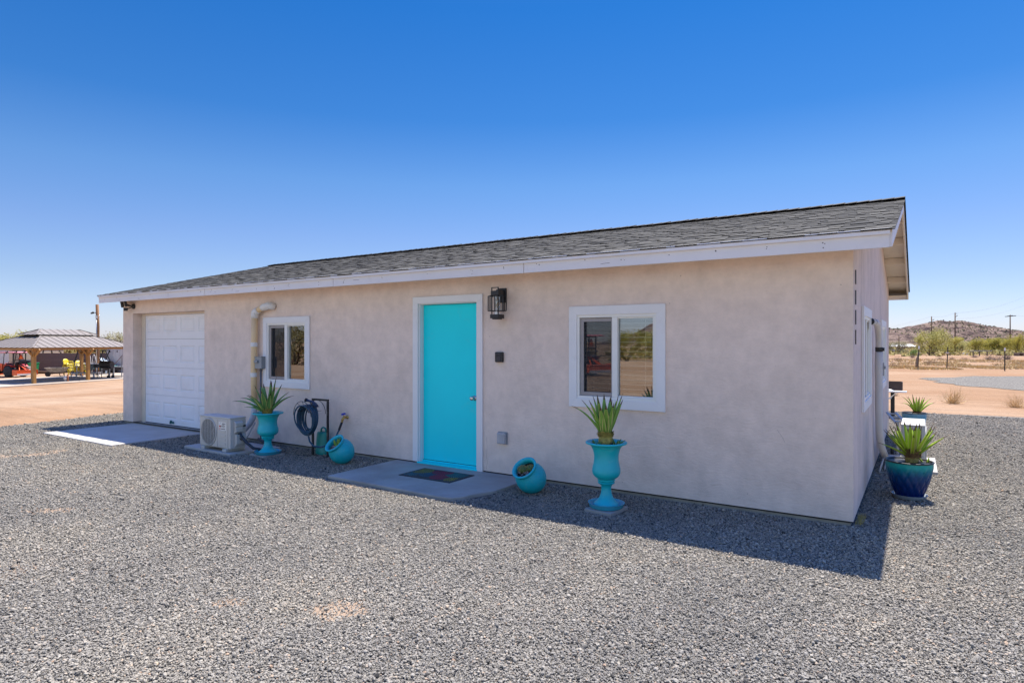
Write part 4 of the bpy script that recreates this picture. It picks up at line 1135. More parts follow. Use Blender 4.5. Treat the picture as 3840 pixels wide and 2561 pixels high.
# ------------------------------------------------------------------ hose stand, hose, watering can
HX0, HX1, HY = -6.755, -6.44, -.30
t_ = thing('hose_stand', 'black metal hose stand with a wire saddle, in front of the wall', 'hose stand', (-6.6, HY, 0))
for x in (HX0, HX1):
    b = MB(); b.box(x + 6.6 - .0125, x + 6.6 + .0125, -.0125, .0125, .012, .785)
    b.mi = 1
    for z in (.15, .19, .31, .335, .60, .63): b.lathe([(0, .002), (.004, .001), (.004, 0)], 8, Matrix.Translation((x + 6.6, -.0126, z)) @ Matrix.Rotation(R(90), 4, 'X'))
    b.build('post', [M['black'], M['steel']], t_)
b = MB(); b.box(HX0 + 6.6 - .0125, HX1 + 6.6 + .0125, -.0125, .0125, .787, .812); b.build('top_bar', M['black'], t_)
b = MB(); b.box(HX0 + 6.6 - .015, HX1 + 6.6 + .015, -.014, .014, -.004, .011)
for x in (HX0 + 6.6, HX1 + 6.6): b.box(x - .01, x + .01, -.20, .12, -.004, .008)
b.bar((HX0 + 6.58, -.02, .004), (HX0 + 6.42, -.12, .004), .018, .012)
b.build('foot', M['black'], t_)
b = MB(); b.smooth = True
def arc(y, r, a0, a1, n=14, cx=-.13, cz=.60): return [(cx + r * math.cos(R(a0 + (a1 - a0) * k / n)), y, cz + r * math.sin(R(a0 + (a1 - a0) * k / n))) for k in range(n + 1)]
for y in (-.06, -.12, -.19): b.tube(arc(y, .115, 15, 165), .0035, 6)
b.tube(arc(-.205, .185, -5, 185), .004, 6); b.tube(arc(.05, .185, 0, 180), .004, 6)
for k in range(5):
    a = R(20 + 35 * k); b.tube([(-.13 + .185 * math.cos(a), -.205, .60 + .185 * math.sin(a)), (-.13 + .15 * math.cos(a - .12), -.2, .60 + .15 * math.sin(a - .12)), (-.13 + .115 * math.cos(a), -.19, .60 + .115 * math.sin(a)), (-.13 + .115 * math.cos(a), .04, .60 + .115 * math.sin(a))], .003, 6)
b.build('wire_saddle', M['black'], t_)
# hose: one tube wound over the saddle, tail to the faucet
b = MB(); b.smooth = True; r = random.Random(4); path = []
turns = 10; per = 26
prm = [(r.uniform(.138, .182), r.uniform(.165, .235), r.uniform(-.028, .028), -.015 - .175 * ((k * .37) % 1), ) for k in range(turns + 1)]
for k in range(turns * per + 1):
    u = k / per; i = min(turns - 1, int(u)); f = u - i; f = f * f * (3 - 2 * f)
    A, B_ = prm[i], prm[min(turns, i + 1)]
    rx = A[0] + (B_[0] - A[0]) * f; rz = A[1] + (B_[1] - A[1]) * f; ox = A[2] + (B_[2] - A[2]) * f; oy = A[3] + (B_[3] - A[3]) * f
    th = math.pi / 2 + 2 * math.pi * u
    top = .725
    zz = top - rz + rz * math.sin(th) if math.sin(th) < 0 else top - rz + rz * math.sin(th)
    path.append((-6.735 + ox + rx * math.cos(th), HY + oy - .03 * math.sin(th * .5), zz))
b.tube(path, .0105, 8)
b.tube([(-6.70, HY - .12, .292), (-6.66, HY - .13, .22), (-6.58, HY - .13, .165), (-6.47, HY - .10, .155), (-6.42, HY + .02, .18), (-6.40, HY + .10, .27), (-6.385, HY + .16, .38), (-6.38, HY + .19, .44)], .0125, 8)
h = b.build('garden_hose', M['hose'])
tag(h, 'coiled dark blue ribbed garden hose hung on the black stand', 'garden hose')
b = MB(); b.smooth = True; b.tube([(-6.388, HY + .155, .37), (-6.381, HY + .20, .475)], .0165, 10); b.build('grip', M['black_rough'], h)
b = MB(); b.smooth = True; b.tube([(-6.381, HY + .20, .474), (-6.38, HY + .206, .494)], .017, 10); b.build('coupling', M['brass'], h)
t_ = thing('hose_nozzle', 'dark blue spray nozzle lying on top of the coiled hose', 'hose nozzle', (-6.64, HY - .10, .765))
b = MB(); b.smooth = True; T = Matrix.Rotation(R(8), 4, 'Y') @ Matrix.Rotation(R(20), 4, 'Z')
b.tube([(-.10, 0, .02), (-.05, 0, .015), (.0, 0, .01), (.05, 0, -.015), (.085, 0, -.045)], [.02, .016, .018, .02, .017], 12, M=T); b.build('body', mat('nozzle_blue', (.01, .03, .09), .45), t_)
b = MB(); b.smooth = True; b.tube([(-.04, 0, .0), (-.01, 0, -.03), (.05, 0, -.06)], .006, 8, M=T); b.tube([(-.115, 0, .021), (-.095, 0, .02)], .026, 12, M=T); b.build('trigger', M['black_rough'], t_)

t_ = thing('watering_can', 'teal plastic watering can standing behind the black hose stand', 'watering can', (-6.725, -.150, 0))
t_.scale = (1.12,) * 3
b = MB(); b.smooth = True
b.lathe([(0, .0), (.098, .0), (.10, .01), (.10, .06), (.097, .066), (.092, .16), (.084, .24), (.078, .275), (.072, .285), (.04, .288), (.036, .275)], 32, None, 1.05, .75); b.build('body', M['tealcan'], t_)
b = MB(); b.smooth = True; b.tube([(-.03, 0, .282), (-.024, 0, .325), (.01, 0, .345), (.05, 0, .335), (.068, 0, .285)], .0115, 10); b.build('handle', M['tealcan'], t_)
b = MB(); b.smooth = True; b.tube([(.05, .06, .10), (.12, .10, .18), (.17, .11, .24)], [.02, .014, .012], 10); b.build('spout', M['tealcan'], t_)

# ------------------------------------------------------------------ doormat with rings of coloured petals
t_ = thing('doormat', 'dark rubber doormat with coloured flower rosettes on the doorstep', 'doormat', (0, 0, .0345))
b = MB(); b.box(-4.70, -3.925, -.725, -.255, 0, .008); b.build('mat_base', M['mat_base'], t_, bevel=.003)
ros = [((.30, .30, .06), -4.60, -.40, .14, 0), ((.36, .02, .09), -4.33, -.33, .15, 0), ((.02, .24, .27), -4.10, -.36, .14, 0), ((.34, .33, .06), -3.99, -.60, .11, 0), ((.36, .03, .09), -4.20, -.57, .13, 0), ((.03, .14, .24), -4.40, -.53, .13, 0), ((.04, .20, .26), -4.60, -.60, .10, 0), ((.03, .2, .24), -3.96, -.33, .10, 0)]
for col, cx, cy, rad, _ in ros:
    b = MB(); ring = 0; d = .012
    while d < rad:
        n = max(5, int(2 * math.pi * d / .026))
        for k in range(n):
            a = 2 * math.pi * (k + .5 * (ring % 2)) / n; px, py = cx + d * math.cos(a), cy + d * math.sin(a)
            if not (-4.665 < px < -3.96 and -.69 < py < -.285): continue
            if any(o is not None and (px - x2)**2 + (py - y2)**2 < r2 * r2 and i2 < ros.index((col, cx, cy, rad, _)) for i2, (o, x2, y2, r2, q) in enumerate(ros)): continue
            T = Matrix.Translation((px, py, .0084)) @ Matrix.Rotation(a + math.pi / 2, 4, 'Z')
            b.add([(.0085 * math.cos(q * math.pi / 4) , .0058 * math.sin(q * math.pi / 4), .0022) for q in range(8)] + [(.0092 * math.cos(q * math.pi / 4), .0066 * math.sin(q * math.pi / 4), -.0004) for q in range(8)],
                  [list(range(8))] + [(q, 8 + q, 8 + (q + 1) % 8, (q + 1) % 8) for q in range(8)], T)
        d += .02; ring += 1
    if b.f: b.build('flower_rosette', mat('rosette', tuple(c * .6 for c in col), .85, var=.2, vs=60), t_)
WID = 1.0
# ------------------------------------------------------------------ along the gable wall
t_ = thing('house_number', 'four black metal number plates in a column on the gable wall by the corner', 'house number', (0, .085, 0))
for k, z in enumerate((2.125, 1.945, 1.77, 1.595)):
    b = MB()
    pr = [(0, .004), (.02, .032), (.035, .036), (.055, .022), (.062, .018), (.07, .024), (.095, .038), (.112, .032), (.128, .004)] if k < 2 else [(0, .026), (.01, .028), (.06, .024), (.12, .018), (.128, .010)]
    poly = [(w_ * .22, zz) for zz, w_ in pr] + [(-w_ * .22, zz) for zz, w_ in reversed(pr)]
    b.add([(.008, y, z + zz) for y, zz in poly] + [(.017, y, z + zz) for y, zz in poly], [list(range(len(poly)))[::-1], list(range(len(poly), 2 * len(poly)))] + [(i, (i + 1) % len(poly), len(poly) + (i + 1) % len(poly), len(poly) + i) for i in range(len(poly))])
    o = b.build('number_plate', M['black'], t_); o.location = (0, -.03, 0) if False else (0, 0, 0)

t_ = thing('line_set_duct', 'grey corrugated duct bending out of the gable wall and running down to the ground', 'duct', (.055, 2.6, 0))
b = MB(); b.smooth = True
b.tube([(-.03, -.62, 1.845), (.0, -.50, 1.84), (.01, -.36, 1.825), (.012, -.2, 1.78), (.012, -.07, 1.70), (.012, -.02, 1.60), (.012, -.015, 1.52)], .036, 16); b.build('upper_duct', M['duct'], t_)
b = MB(); b.smooth = True
b.tube([(.012, -.01, 1.50), (.006, .03, 1.30), (.008, .06, 1.1), (.006, .06, .85), (.012, .065, .62), (.014, .12, .46), (.03, .22, .30), (.055, .36, .19)], .042, 16); b.build('lower_duct', M['duct'], t_)
b = MB(); b.smooth = True; b.lathe([(.036, -.03), (.041, -.022), (.041, .022), (.036, .03)], 16, Matrix.Translation((.012, -.012, 1.525))); b.box(.02, .07, -.03, .01, 1.505, 1.545); b.build('clamp', M['black'], t_)
b = MB(); b.box(-.054, -.05, -.72, -.52, 1.76, 1.92); b.build('wall_plate', M['ac_white'], t_)
b = MB(); b.smooth = True; b.tube([(-.04, -.63, 1.848), (-.01, -.54, 1.842)], .037, 14); b.build('collar', M['black'], t_)
b = MB(); b.smooth = True; b.tube([(.05, .34, .18), (.03, .22, .10), (.01, .10, .015)], .011, 8); b.build('drain_tube', mat('drain_grey', (.45, .42, .38), .6), t_)
b = MB(); b.smooth = True; b.tube([(.05, .33, .2), (.09, .45, .10), (.16, .62, .06), (.22, .8, .075)], .02, 8); b.build('hose_tail', M['insul'], t_)
t_ = thing('disconnect_box', 'small grey electrical box on the gable wall behind the duct', 'electrical box', (0, 3.45, 1.17))
b = MB(); b.box(.001, .085, -.08, .08, 0, .17); b.build('housing', M['box_grey'], t_, bevel=.005)
b = MB(); b.box(.0855, .105, -.05, .02, .085, .125); b.build('lever', M['box_grey'], t_, bevel=.006)

paver('equipment_pad', [(.10, 2.98), (.665, 3.0), (.655, 4.12), (.11, 4.1)], -.05, .03, M['concrete'], 'white concrete pad under the air conditioner along the gable wall', 'concrete pad')
ac_unit('white air conditioner standing end-on behind the large blue planter', (.535, 3.46, .030), R(90), .50)

def planter(label, loc, ht, r1, r0, bands, fill):
    t = thing('glazed_planter', label, 'planter', loc, 0, 'blue glazed planters')
    m, tt, bs = nt('blue_glaze'); L = tt.links
    bs.inputs['Roughness'].default_value = .30; bs.inputs['Specular IOR Level'].default_value = .3
    tc = N(tt, 'ShaderNodeTexCoord'); sx = N(tt, 'ShaderNodeSeparateXYZ'); L.new(tc.outputs['Object'], sx.inputs[0])
    nz = N(tt, 'ShaderNodeTexNoise', i_Scale=16, i_Detail=3); L.new(tc.outputs['Object'], nz.inputs['Vector'])
    ma = N(tt, 'ShaderNodeMath', operation='MULTIPLY_ADD'); ma.inputs[1].default_value = .03; L.new(nz.outputs['Fac'], ma.inputs[0]); L.new(sx.outputs['Z'], ma.inputs[2])
    mr = N(tt, 'ShaderNodeMapRange'); mr.inputs['From Min'].default_value = .015; mr.inputs['From Max'].default_value = ht + .015; L.new(ma.outputs[0], mr.inputs['Value'])
    rp = ramp(tt, bands); L.new(mr.outputs[0], rp.inputs['Fac']); L.new(rp.outputs['Color'], bs.inputs['Base Color'])
    b = MB(); b.smooth = True; n = 96; rows = 26; vs = []
    for i in range(rows + 1):
        u = i / rows; z = .02 + (ht - .02) * u; rad = r0 + (r1 - r0) * (1 - (1 - u) ** 1.55)
        for j in range(n):
            a = 2 * math.pi * j / n; q = 15
            d1 = abs(((a * q / (2 * math.pi) + u * 2.2) % 1) - .5) * 2; d2 = abs(((a * q / (2 * math.pi) - u * 2.2) % 1) - .5) * 2
            amp = .011 * sstep(.0, .25, 1 - u)
            gr = -amp * (max(0, 1 - d1 * 5) + max(0, 1 - d2 * 5)) + amp * .6 * min(d1, d2)
            vs.append(((rad + gr) * math.cos(a), (rad + gr) * math.sin(a), z))
    fs = [(i*n+j, i*n+(j+1) % n, (i+1)*n+(j+1) % n, (i+1)*n+j) for i in range(rows) for j in range(n)]
    b.add(vs, fs); b.lathe([(r0 * .98, .021), (0, .021)], n); b.build('pot', m, t)
    b = MB(); b.smooth = True; b.lathe([(r1 - .003, ht - .004), (r1 + .006, ht), (r1 + .006, ht + .010), (r1 - .004, ht + .013), (r1 - .014, ht + .008), (r1 - .02, ht - .06), (r1 - .05, ht - .14)], 64); b.build('rim', M['black'], t)
    b = MB(); b.smooth = True; b.lathe([(0, ht - .075), (.1, ht - .07), (r1 - .03, ht - .085)], 32); b.build('soil', M['soil'], t)
    b = MB(); b.smooth = True; b.lathe([(0, .002), (r0 + .02, .002), (r0 + .035, .01), (r0 + .042, .038), (r0 + .046, .040), (r0 + .036, .040), (r0 + .028, .016), (0, .014)], 48); b.build('saucer', mat('clear_saucer', (.30, .36, .42), .2), t)
    return t
planter('large planter glazed turquoise to deep blue at the gable corner', (.392, 1.475, .004), .375, .213, .118,
        [(0, (.001, .012, .11)), (.45, (.001, .026, .13)), (.66, (.001, .055, .17)), (.80, (.002, .16, .22)), (.92, (.012, .33, .31)), (1, (.02, .32, .28))], None)
r = random.Random(12); lv = []
for k in range(20):
    f = k / 19
    lv.append((vaz + 180 + k * 137.5 + r.uniform(-10, 10), 44 + 43 * f + r.uniform(-6, 6), .385 - .02 * f + r.uniform(-.03, .03), .047 * r.uniform(.85, 1.1), 4 + r.uniform(-4, 6)))
lv += [(vaz + 178, 30, .36, .042, 14), (vaz + 185, 46, .38, .045, 4), (vaz + 4, 46, .37, .046, 2), (vaz - 5, 38, .32, .045, 4), (vaz + 12, 52, .38, .046, 0), (vaz + 172, 58, .38, .046, 0)]
agave('agave', 'bright green spiky agave growing in the large blue planter', (.415, 1.49, .425), lv, [M['agave_bright'], M['agave_edge']], (.066, .09, M['dry_leaf']), 'agaves in pots', 14)
st_ = MB(); r = random.Random(3)
for k in range(90):
    a = r.uniform(0, 6.28); z = r.uniform(0, .1); rr_ = .06; p = Vector((rr_ * math.cos(a), rr_ * math.sin(a), z)); d = Vector((math.cos(a), math.sin(a), r.uniform(-.3, 1.1))).normalized()
    st_.bar(p, p + d * r.uniform(.02, .045), .004, .0012)
A3 = [o for o in bpy.data.objects if o.name.startswith('agave') and o.get('label', '').startswith('bright green spiky')][0]
st = st_.build('dry_fibres', M['dry_leaf'], A3); st.location = (0, 0, -.085)
b = MB(); b.smooth = True; b.lathe([(0, -.1), (.055, -.1), (.062, -.02), (.05, .05)], 14); b.build('stem', M['agave_trunk'], A3)
agave('agave_pup', 'agave pup at the rim of the large blue planter', (.535, 1.55, .35), rosette(6, 4, .06, .11, 30, 70, 10, 0, .02), [M['agave_bright'], M['agave_edge']], None, 'agave pups', 4, 'agave pup')

planter('pale blue glazed planter behind the air conditioner on the gable side', (.39, 6.86, .0), .365, .185, .12,
        [(0, (.004, .08, .26)), (.3, (.004, .20, .40)), (.62, (.006, .27, .44)), (.8, (.10, .32, .46)), (1, (.20, .36, .48))], None)
lv = [(vaz + 172, 70, .40, .038, 40), (vaz + 185, 66, .38, .036, 80), (vaz + 160, 78, .34, .04, 30), (vaz + 8, 62, .40, .04, 40), (vaz - 6, 56, .38, .042, 50), (vaz + 20, 70, .36, .042, 30),
      (vaz - 70, 74, .30, .05, 20), (vaz - 110, 76, .32, .048, 22), (vaz + 95, 78, .36, .042, 6), (vaz + 60, 72, .33, .044, 14), (vaz + 130, 74, .34, .042, 14), (vaz - 40, 80, .33, .042, 8), (vaz - 150, 78, .33, .044, 18), (vaz - 85, 84, .32, .046, 6)]
agave('agave', 'curved-leaf agave growing in the pale blue planter farther along the gable', (.43, 6.875, .345), lv, [M['agave_bright'], M['agave_edge']], (.05, .05, M['dry_leaf']), 'agaves in pots', 9)

# metal rails leaning behind the unit
t_ = thing('hand_truck', 'pale grey metal hand truck leaning on the far end of the air conditioner', 'hand truck', (.12, 4.6, 0))
b = MB()
for dx in (-.02, .10): b.bar((.10 + dx, -.46, .47), (-.06 + dx, .72, .50), .03, .02)
for u in (.2, .6, .95): b.bar((.08 - .16 * u, -.46 + 1.08 * u, .47 + .03 * u), (.20 - .16 * u, -.46 + 1.08 * u, .47 + .03 * u), .02, .02)
b.build('rails', mat('rail_bluegrey', (.40, .42, .45), .5), t_)
b = MB(); b.bar((.10, -.46, .50), (.10, -.44, .0), .03, .03); b.bar((.2, -.46, .50), (.2, -.44, .0), .03, .03); b.box(.06, .24, -.6, -.44, .0, .012); b.build('nose_plate', M['steel'], t_)
for dx in (.03, .27):
    b = MB(); b.smooth = True; b.lathe([(0, -.02), (.05, -.02), (.06, 0), (.05, .02), (0, .02)], 16, Matrix.Translation((dx, -.38, .06)) @ Matrix.Rotation(R(90), 4, 'Y')); b.build('wheel', M['rubber'], t_)

# pedestal grill behind the house
t_ = thing('pedestal_grill', 'black steel pedestal grill with a white side shelf behind the house corner', 'grill', (-.03, 9.58, 0))
b = MB(); b.box(-.32, .19, -.14, -.125, .58, .755); b.box(-.32, .19, .17, .185, .58, .755); b.box(-.32, -.305, -.125, .17, .58, .755); b.box(.175, .19, -.125, .17, .58, .755); b.box(-.305, .175, -.125, .17, .58, .592)
b.build('fire_box', mat('grill_brown', (.045, .028, .022), .7, var=.25, vs=12), t_)
b = MB(); b.box(-.03, .045, -.03, .045, -.05, .575); b.build('post', M['black_rough'], t_)
b = MB(); b.box(-.36, .27, -.32, -.145, .545, .575); b.build('shelf', M['white_paint'], t_, bevel=.004)
b = MB(); b.bar((-.06, -.22, .40), (.10, -.22, .545), .03, .02); b.bar((-.02, -.01, .40), (-.06, -.22, .40), .03, .02); b.build('bracket', M['white_paint'], t_)
b = MB(); b.smooth = True; b.tube([(-.22, -.20, .60), (-.1, -.22, .598), (.0, -.24, .585), (.03, -.24, .583)], .012, 8); b.build('handle', M['steel'], t_)
# dry grass at the corner
t_ = thing('dry_grass_tuft', 'small yellow dry grass tuft at the foot of the gable corner', 'grass tuft', (.03, .22, 0))
b = MB(); r = random.Random(2)
for k in range(90):
    p = Vector((r.uniform(-.02, .04), r.uniform(-.15, .15), 0)); d = Vector((r.uniform(-.4, .8), r.uniform(-.6, .6), 1)).normalized() * r.uniform(.02, .06); b.bar(p, p + d, .0025, .001)
b.build('blades', mat('dry_blades', (.40, .33, .12), .9, var=.3, vs=30), t_)
# ------------------------------------------------------------------ the yard to the left: shade pavilion and what stands round it
S = 1.7
def FL(x, y): 
    p = far(x, y, S); p.z = ZL; return p
def zl(h): return h
tan_m = mat('pavilion_brown', (.36, .175, .04), .5, var=.12, vs=3)
roofm = mat('pavilion_roof', (.235, .20, .165), .45, var=.06, vs=2)
seam = mat('roof_seam', (.08, .07, .06), .5)
E1 = Vector((-.29, .957, 0)); E2 = Vector((-.957, -.29, 0))
P0 = FL(-27.74, 3.76)
ang = math.atan2(E1.y, E1.x)
GZ = thing('pavilion', 'brown post pavilion with a two-tier grey ribbed metal roof', 'pavilion', P0, ang)      # local x along E1, local y along E2
LX, LY = 7.5, 5.2
for x in (0, 3.75, 7.5):
    for y in (0, LY):
        b = MB(); b.box(x - .095, x + .095, y - .095, y + .095, 0, 2.20); b.build('post', tan_m, GZ, bevel=.01)
def braces(x, y):
    b = MB()
    for dx, dy in ((1, 0), (-1, 0), (0, 1), (0, -1)):
        if (x == 0 and dx < 0 and False): continue
        b.bar((x + dx * .06, y + dy * .06, 1.78), (x + dx * .5, y + dy * .5, 2.24), .08, .08)
    b.build('brace', tan_m, GZ)
for x in (0, 3.75, 7.5):
    for y in (0, LY): braces(x, y)
b = MB(); o = .22
b.box(-o, LX + o, -o, -o + .16, 2.19, 2.355); b.box(-o, LX + o, LY + o - .16, LY + o, 2.19, 2.355); b.box(-o, -o + .16, -o + .16, LY + o - .16, 2.19, 2.355); b.box(LX + o - .16, LX + o, -o + .16, LY + o - .16, 2.19, 2.355)
b.build('eave_beam', tan_m, GZ, bevel=.01)
def hip(b, x0, x1, y0, y1, z0, slope, k, seam_b):
    """hipped sheet from the eave rectangle in by k, with standing seams"""
    z1 = z0 + slope * k
    A = [(x0, y0, z0), (x1, y0, z0), (x1, y1, z0), (x0, y1, z0)]; B = [(x0 + k, y0 + k, z1), (x1 - k, y0 + k, z1), (x1 - k, y1 - k, z1), (x0 + k, y1 - k, z1)]
    b.add(A + B, [(0,1,5,4), (1,2,6,5), (2,3,7,6), (3,0,4,7), (4,5,6,7)])
    b.add([(x, y, z - .03) for x, y, z in A], [(0,1,2,3)])
    for i in range(4): 
        seam_b.mi = 1; seam_b.bar(Vector(A[i]) + Vector((0,0,.02)), Vector(B[i]) + Vector((0,0,.02)), .10, .03); seam_b.mi = 0
    step = .52
    def runs(a0, a1, fn):
        n = int((a1 - a0) / step); 
        for i in range(1, n + 1):
            a = a0 + (a1 - a0) * i / (n + 1); h = min(k, a - a0, a1 - a)
            if h > .05: p, q = fn(a, h); seam_b.bar(Vector(p), Vector(q), .022, .016)
    runs(x0, x1, lambda a, h: ((a, y0, z0 + .015), (a, y0 + h, z0 + slope * h + .015))); runs(x0, x1, lambda a, h: ((a, y1, z0 + .015), (a, y1 - h, z0 + slope * h + .015)))
    runs(y0, y1, lambda a, h: ((x0, a, z0 + .015), (x0 + h, a, z0 + slope * h + .015))); runs(y0, y1, lambda a, h: ((x1, a, z0 + .015), (x1 - h, a, z0 + slope * h + .015)))
b = MB(); sb = MB(); hip(b, -.3, LX + .3, -.3, LY + .3, 2.355, .38, 2.15, sb); lo = b.build('roof', roofm, GZ); sb.build('seam', [seam, roofm], lo)
b = MB(); b.box(1.83, LX - 1.83, 1.84, LY - 1.84, 3.13, 3.235); b.build('vent_band', M['black'], GZ)
b = MB(); sb = MB(); hip(b, 1.45, LX - 1.45, 1.72, LY - 1.72, 3.225, .44, .86, sb); up_ = b.build('upper_roof', roofm, GZ); sb.build('seam', [seam, roofm], up_)
SLm = thing('string_lights', 'string of small dark bulbs hung under the pavilion eave', 'string lights', P0, ang)
b = MB(); 
def catline(p, q, n, sag): return [Vector(p).lerp(Vector(q), i / n) + Vector((0, 0, -sag * 4 * (i / n) * (1 - i / n))) for i in range(n + 1)]
segs = [((.1, .15, 2.2), (3.7, .15, 2.2)), ((3.8, .15, 2.2), (7.4, .15, 2.2)), ((.1, LY - .15, 2.2), (3.7, LY - .15, 2.2)), ((3.8, LY - .15, 2.2), (7.4, LY - .15, 2.2)), ((.1, .2, 2.2), (.1, LY - .2, 2.2))]
for p, q in segs: b.tube(catline(p, q, 10, .10), .008, 4)
b.build('cable', M['black'], SLm)
for p, q in segs:
    for i, c in enumerate(catline(p, q, 6, .10)):
        k = MB(); k.smooth = True; k.tube([c, c + Vector((0, 0, -.07))], .025, 6); k.ball(c + Vector((0, 0, -.11)), .045, 6); k.build('bulb', M['black'], SLm)
# pavilion floor
b = MB(); q0, q1, q2, q3 = [P0 + E1 * a + E2 * c for a, c in ((-3.5, -1.0), (13, -1.0), (13, 7.2), (-3.5, 7.2))]
b.slab([(p.x, p.y) for p in (q0, q1, q2, q3)], ZL - .1, ZL + .04)
struct(b.build('pavilion_floor', mat('pavilion_concrete', (.40, .33, .26), .9, var=.12, vs=.6, detail=9), bevel=.01))

# tractor ------------------------------------------------------------
red = mat('tractor_red', (.50, .035, .012), .35, coat=.3, var=.08); org = mat('tractor_orange', (.72, .10, .018), .4, coat=.2, var=.1)
def tractor(label, loc, rot):
    t = thing('tractor', label, 'tractor', loc, rot)      # local +x forward, origin under the rear axle
    def wheel(x, y, r_, w_, rim_col):
        T = Matrix.Translation((x, y, r_)) @ Matrix.Rotation(R(90), 4, 'X')
        b = MB(); b.smooth = True; b.lathe([(r_ * .52, -w_/2), (r_ * .85, -w_/2), (r_ * .96, -w_ * .36), (r_ * .97, 0), (r_ * .96, w_ * .36), (r_ * .85, w_/2), (r_ * .52, w_/2), (r_ * .52, -w_/2)], 28, T)
        b.smooth = False
        for k in range(18):                                       # chevron lugs
            for s_ in (-1, 1):
                a = 2 * math.pi * (k + (.5 if s_ > 0 else 0)) / 18; a2 = a + .17
                b.bar(T @ Vector((r_ * .985 * math.cos(a), r_ * .985 * math.sin(a), 0)), T @ Vector((r_ * .955 * math.cos(a2), r_ * .955 * math.sin(a2), s_ * w_ * .47)), .05 * r_ / .4, .035, up=T.to_3x3() @ Vector((math.cos(a), math.sin(a), 0)))
        wh = b.build('wheel', M['rubber'], t)
        b = MB(); b.smooth = True; b.lathe([(0, -w_ * .2), (r_ * .2, -w_ * .22), (r_ * .3, -w_ * .1), (r_ * .46, -w_ * .15), (r_ * .53, -w_ * .42), (r_ * .53, w_ * .42), (r_ * .46, w_ * .15), (r_ * .3, w_ * .1), (r_ * .2, w_ * .22), (0, w_ * .2)], 28, T); b.build('rim', rim_col, wh)
    for s_ in (-1, 1):
        wheel(0, s_ * .52, .44, .34, red); wheel(1.55, s_ * .48, .29, .22, red)
    b = MB(); b.box(-.2, 1.8, -.16, .16, .32, .58); b.tube([(0, -.4, .44), (0, .4, .44)], .08, 10); b.tube([(1.55, -.4, .29), (1.55, .4, .29)], .06, 8); b.build('chassis', M['black_rough'], t, bevel=.02)
    b = MB(); b.prism([(.75, .60), (1.95, .56), (2.0, .78), (1.9, .92), (.78, 1.02)], -.25, .25); b.build('hood', red, t, bevel=.06, seg=3)
    b = MB(); b.box(-.35, .75, -.42, .42, .56, .60); b.build('platform', M['black_rough'], t)
    for s_ in (-1, 1):
        b = MB(); pts = [(.5 * math.cos(R(a)), .46 + .5 * math.sin(R(a))) for a in range(10, 141, 13)]
        for (xa, za), (xb, zb) in zip(pts, pts[1:]): b.add([(xa, s_ * .33, za), (xb, s_ * .33, zb), (xb, s_ * .66, zb), (xa, s_ * .66, za)], [(0,1,2,3)])
        f = b.build('fender', red, t); sm = f.modifiers.new('thick', 'SOLIDIFY'); sm.thickness = .02
    b = MB(); b.box(-.18, .26, -.24, .24, .70, .80); b.prism([(-.24, .78), (-.10, .78), (-.20, 1.15), (-.30, 1.15)], -.23, .23); b.build('seat', M['black'], t, bevel=.05, seg=3)
    b = MB(); b.box(.62, .82, -.2, .2, .6, 1.05); b.build('dashboard', M['black'], t, bevel=.03)
    b = MB(); b.smooth = True; T = Matrix.Translation((.55, 0, 1.08)) @ Matrix.Rotation(R(-35), 4, 'Y'); b.tube([(.18 * math.cos(k * .393), .18 * math.sin(k * .393), 0) for k in range(16)], .014, 6, closed=True, M=T); b.tube([(0,0,0), (.0, 0, -.25)], .018, 6, M=T); b.build('steering_wheel', M['black'], t)
    b = MB()
    for s_ in (-1, 1): b.bar((-.32, s_ * .46, .55), (-.36, s_ * .46, 1.86), .06, .06)
    b.bar((-.36, -.46, 1.3), (-.36, .46, 1.3), .05, .05); b.bar((-.36, -.46, 1.83), (-.36, .46, 1.83), .05, .05); b.bar((-.35, 0, .9), (-.36, 0, 1.86), .06, .06); b.build('roll_bar', M['black'], t)
    for s_ in (-1, 1): b = MB(); b.bar((.62, s_ * .46, 1.86), (.8, s_ * .40, .95), .04, .04); b.build('canopy_strut', M['black'], t)
    b = MB(); b.prism([(-.75, 1.86), (1.0, 1.86), (1.0, 1.91), (.8, 1.95), (-.55, 1.95), (-.75, 1.91)], -.66, .66); b.build('canopy', mat('canopy_faded_red', (.62, .22, .25), .5, var=.15), t, bevel=.03)
    b = MB(); b.add([(-.50, -.23, 1.36), (-.50, .23, 1.36), (-.50, .03, 1.76), (-.50, -.03, 1.76)], [(0,1,2,3)]); sg = b.build('slow_vehicle_sign', mat('sign_dark_red', (.32, .01, .01), .4), t); sg.modifiers.new('thick', 'SOLIDIFY').thickness = .012
    b = MB(); b.add([(-.515, -.15, 1.405), (-.515, .15, 1.405), (-.515, .0, 1.68)], [(0,1,2)]); b.build('sign_face', mat('sign_orange', (.90, .19, .01), .4), sg)
    for s_ in (-1, 1):
        b = MB(); b.bar((.95, s_ * .42, .45), (.9, s_ * .42, 1.02), .10, .12); b.bar((.9, s_ * .42, 1.0), (1.7, s_ * .42, .98), .08, .12); b.bar((1.7, s_ * .42, .98), (2.35, s_ * .42, .3), .08, .12); b.bar((1.0, s_ * .42, .6), (1.7, s_ * .42, .85), .05, .05); b.build('loader_arm', org, t, bevel=.01)
    b = MB(); b.prism([(2.3, .12), (2.9, .05), (2.92, .08), (2.5, .2), (2.36, .55), (2.3, .55)], -.62, .62); b.build('bucket', org, t)
    b = MB(); b.bar((-.3, 0, .95), (-.85, -.35, .52), .05, .05); b.bar((-.3, 0, .95), (-.85, .35, .52), .05, .05); b.bar((-.35, 0, .92), (-1.1, 0, .5), .05, .05); b.bar((-.2, -.3, .4), (-.95, -.32, .36), .05, .05); b.bar((-.2, .3, .4), (-.95, .32, .36), .05, .05); b.build('hitch', org, t)
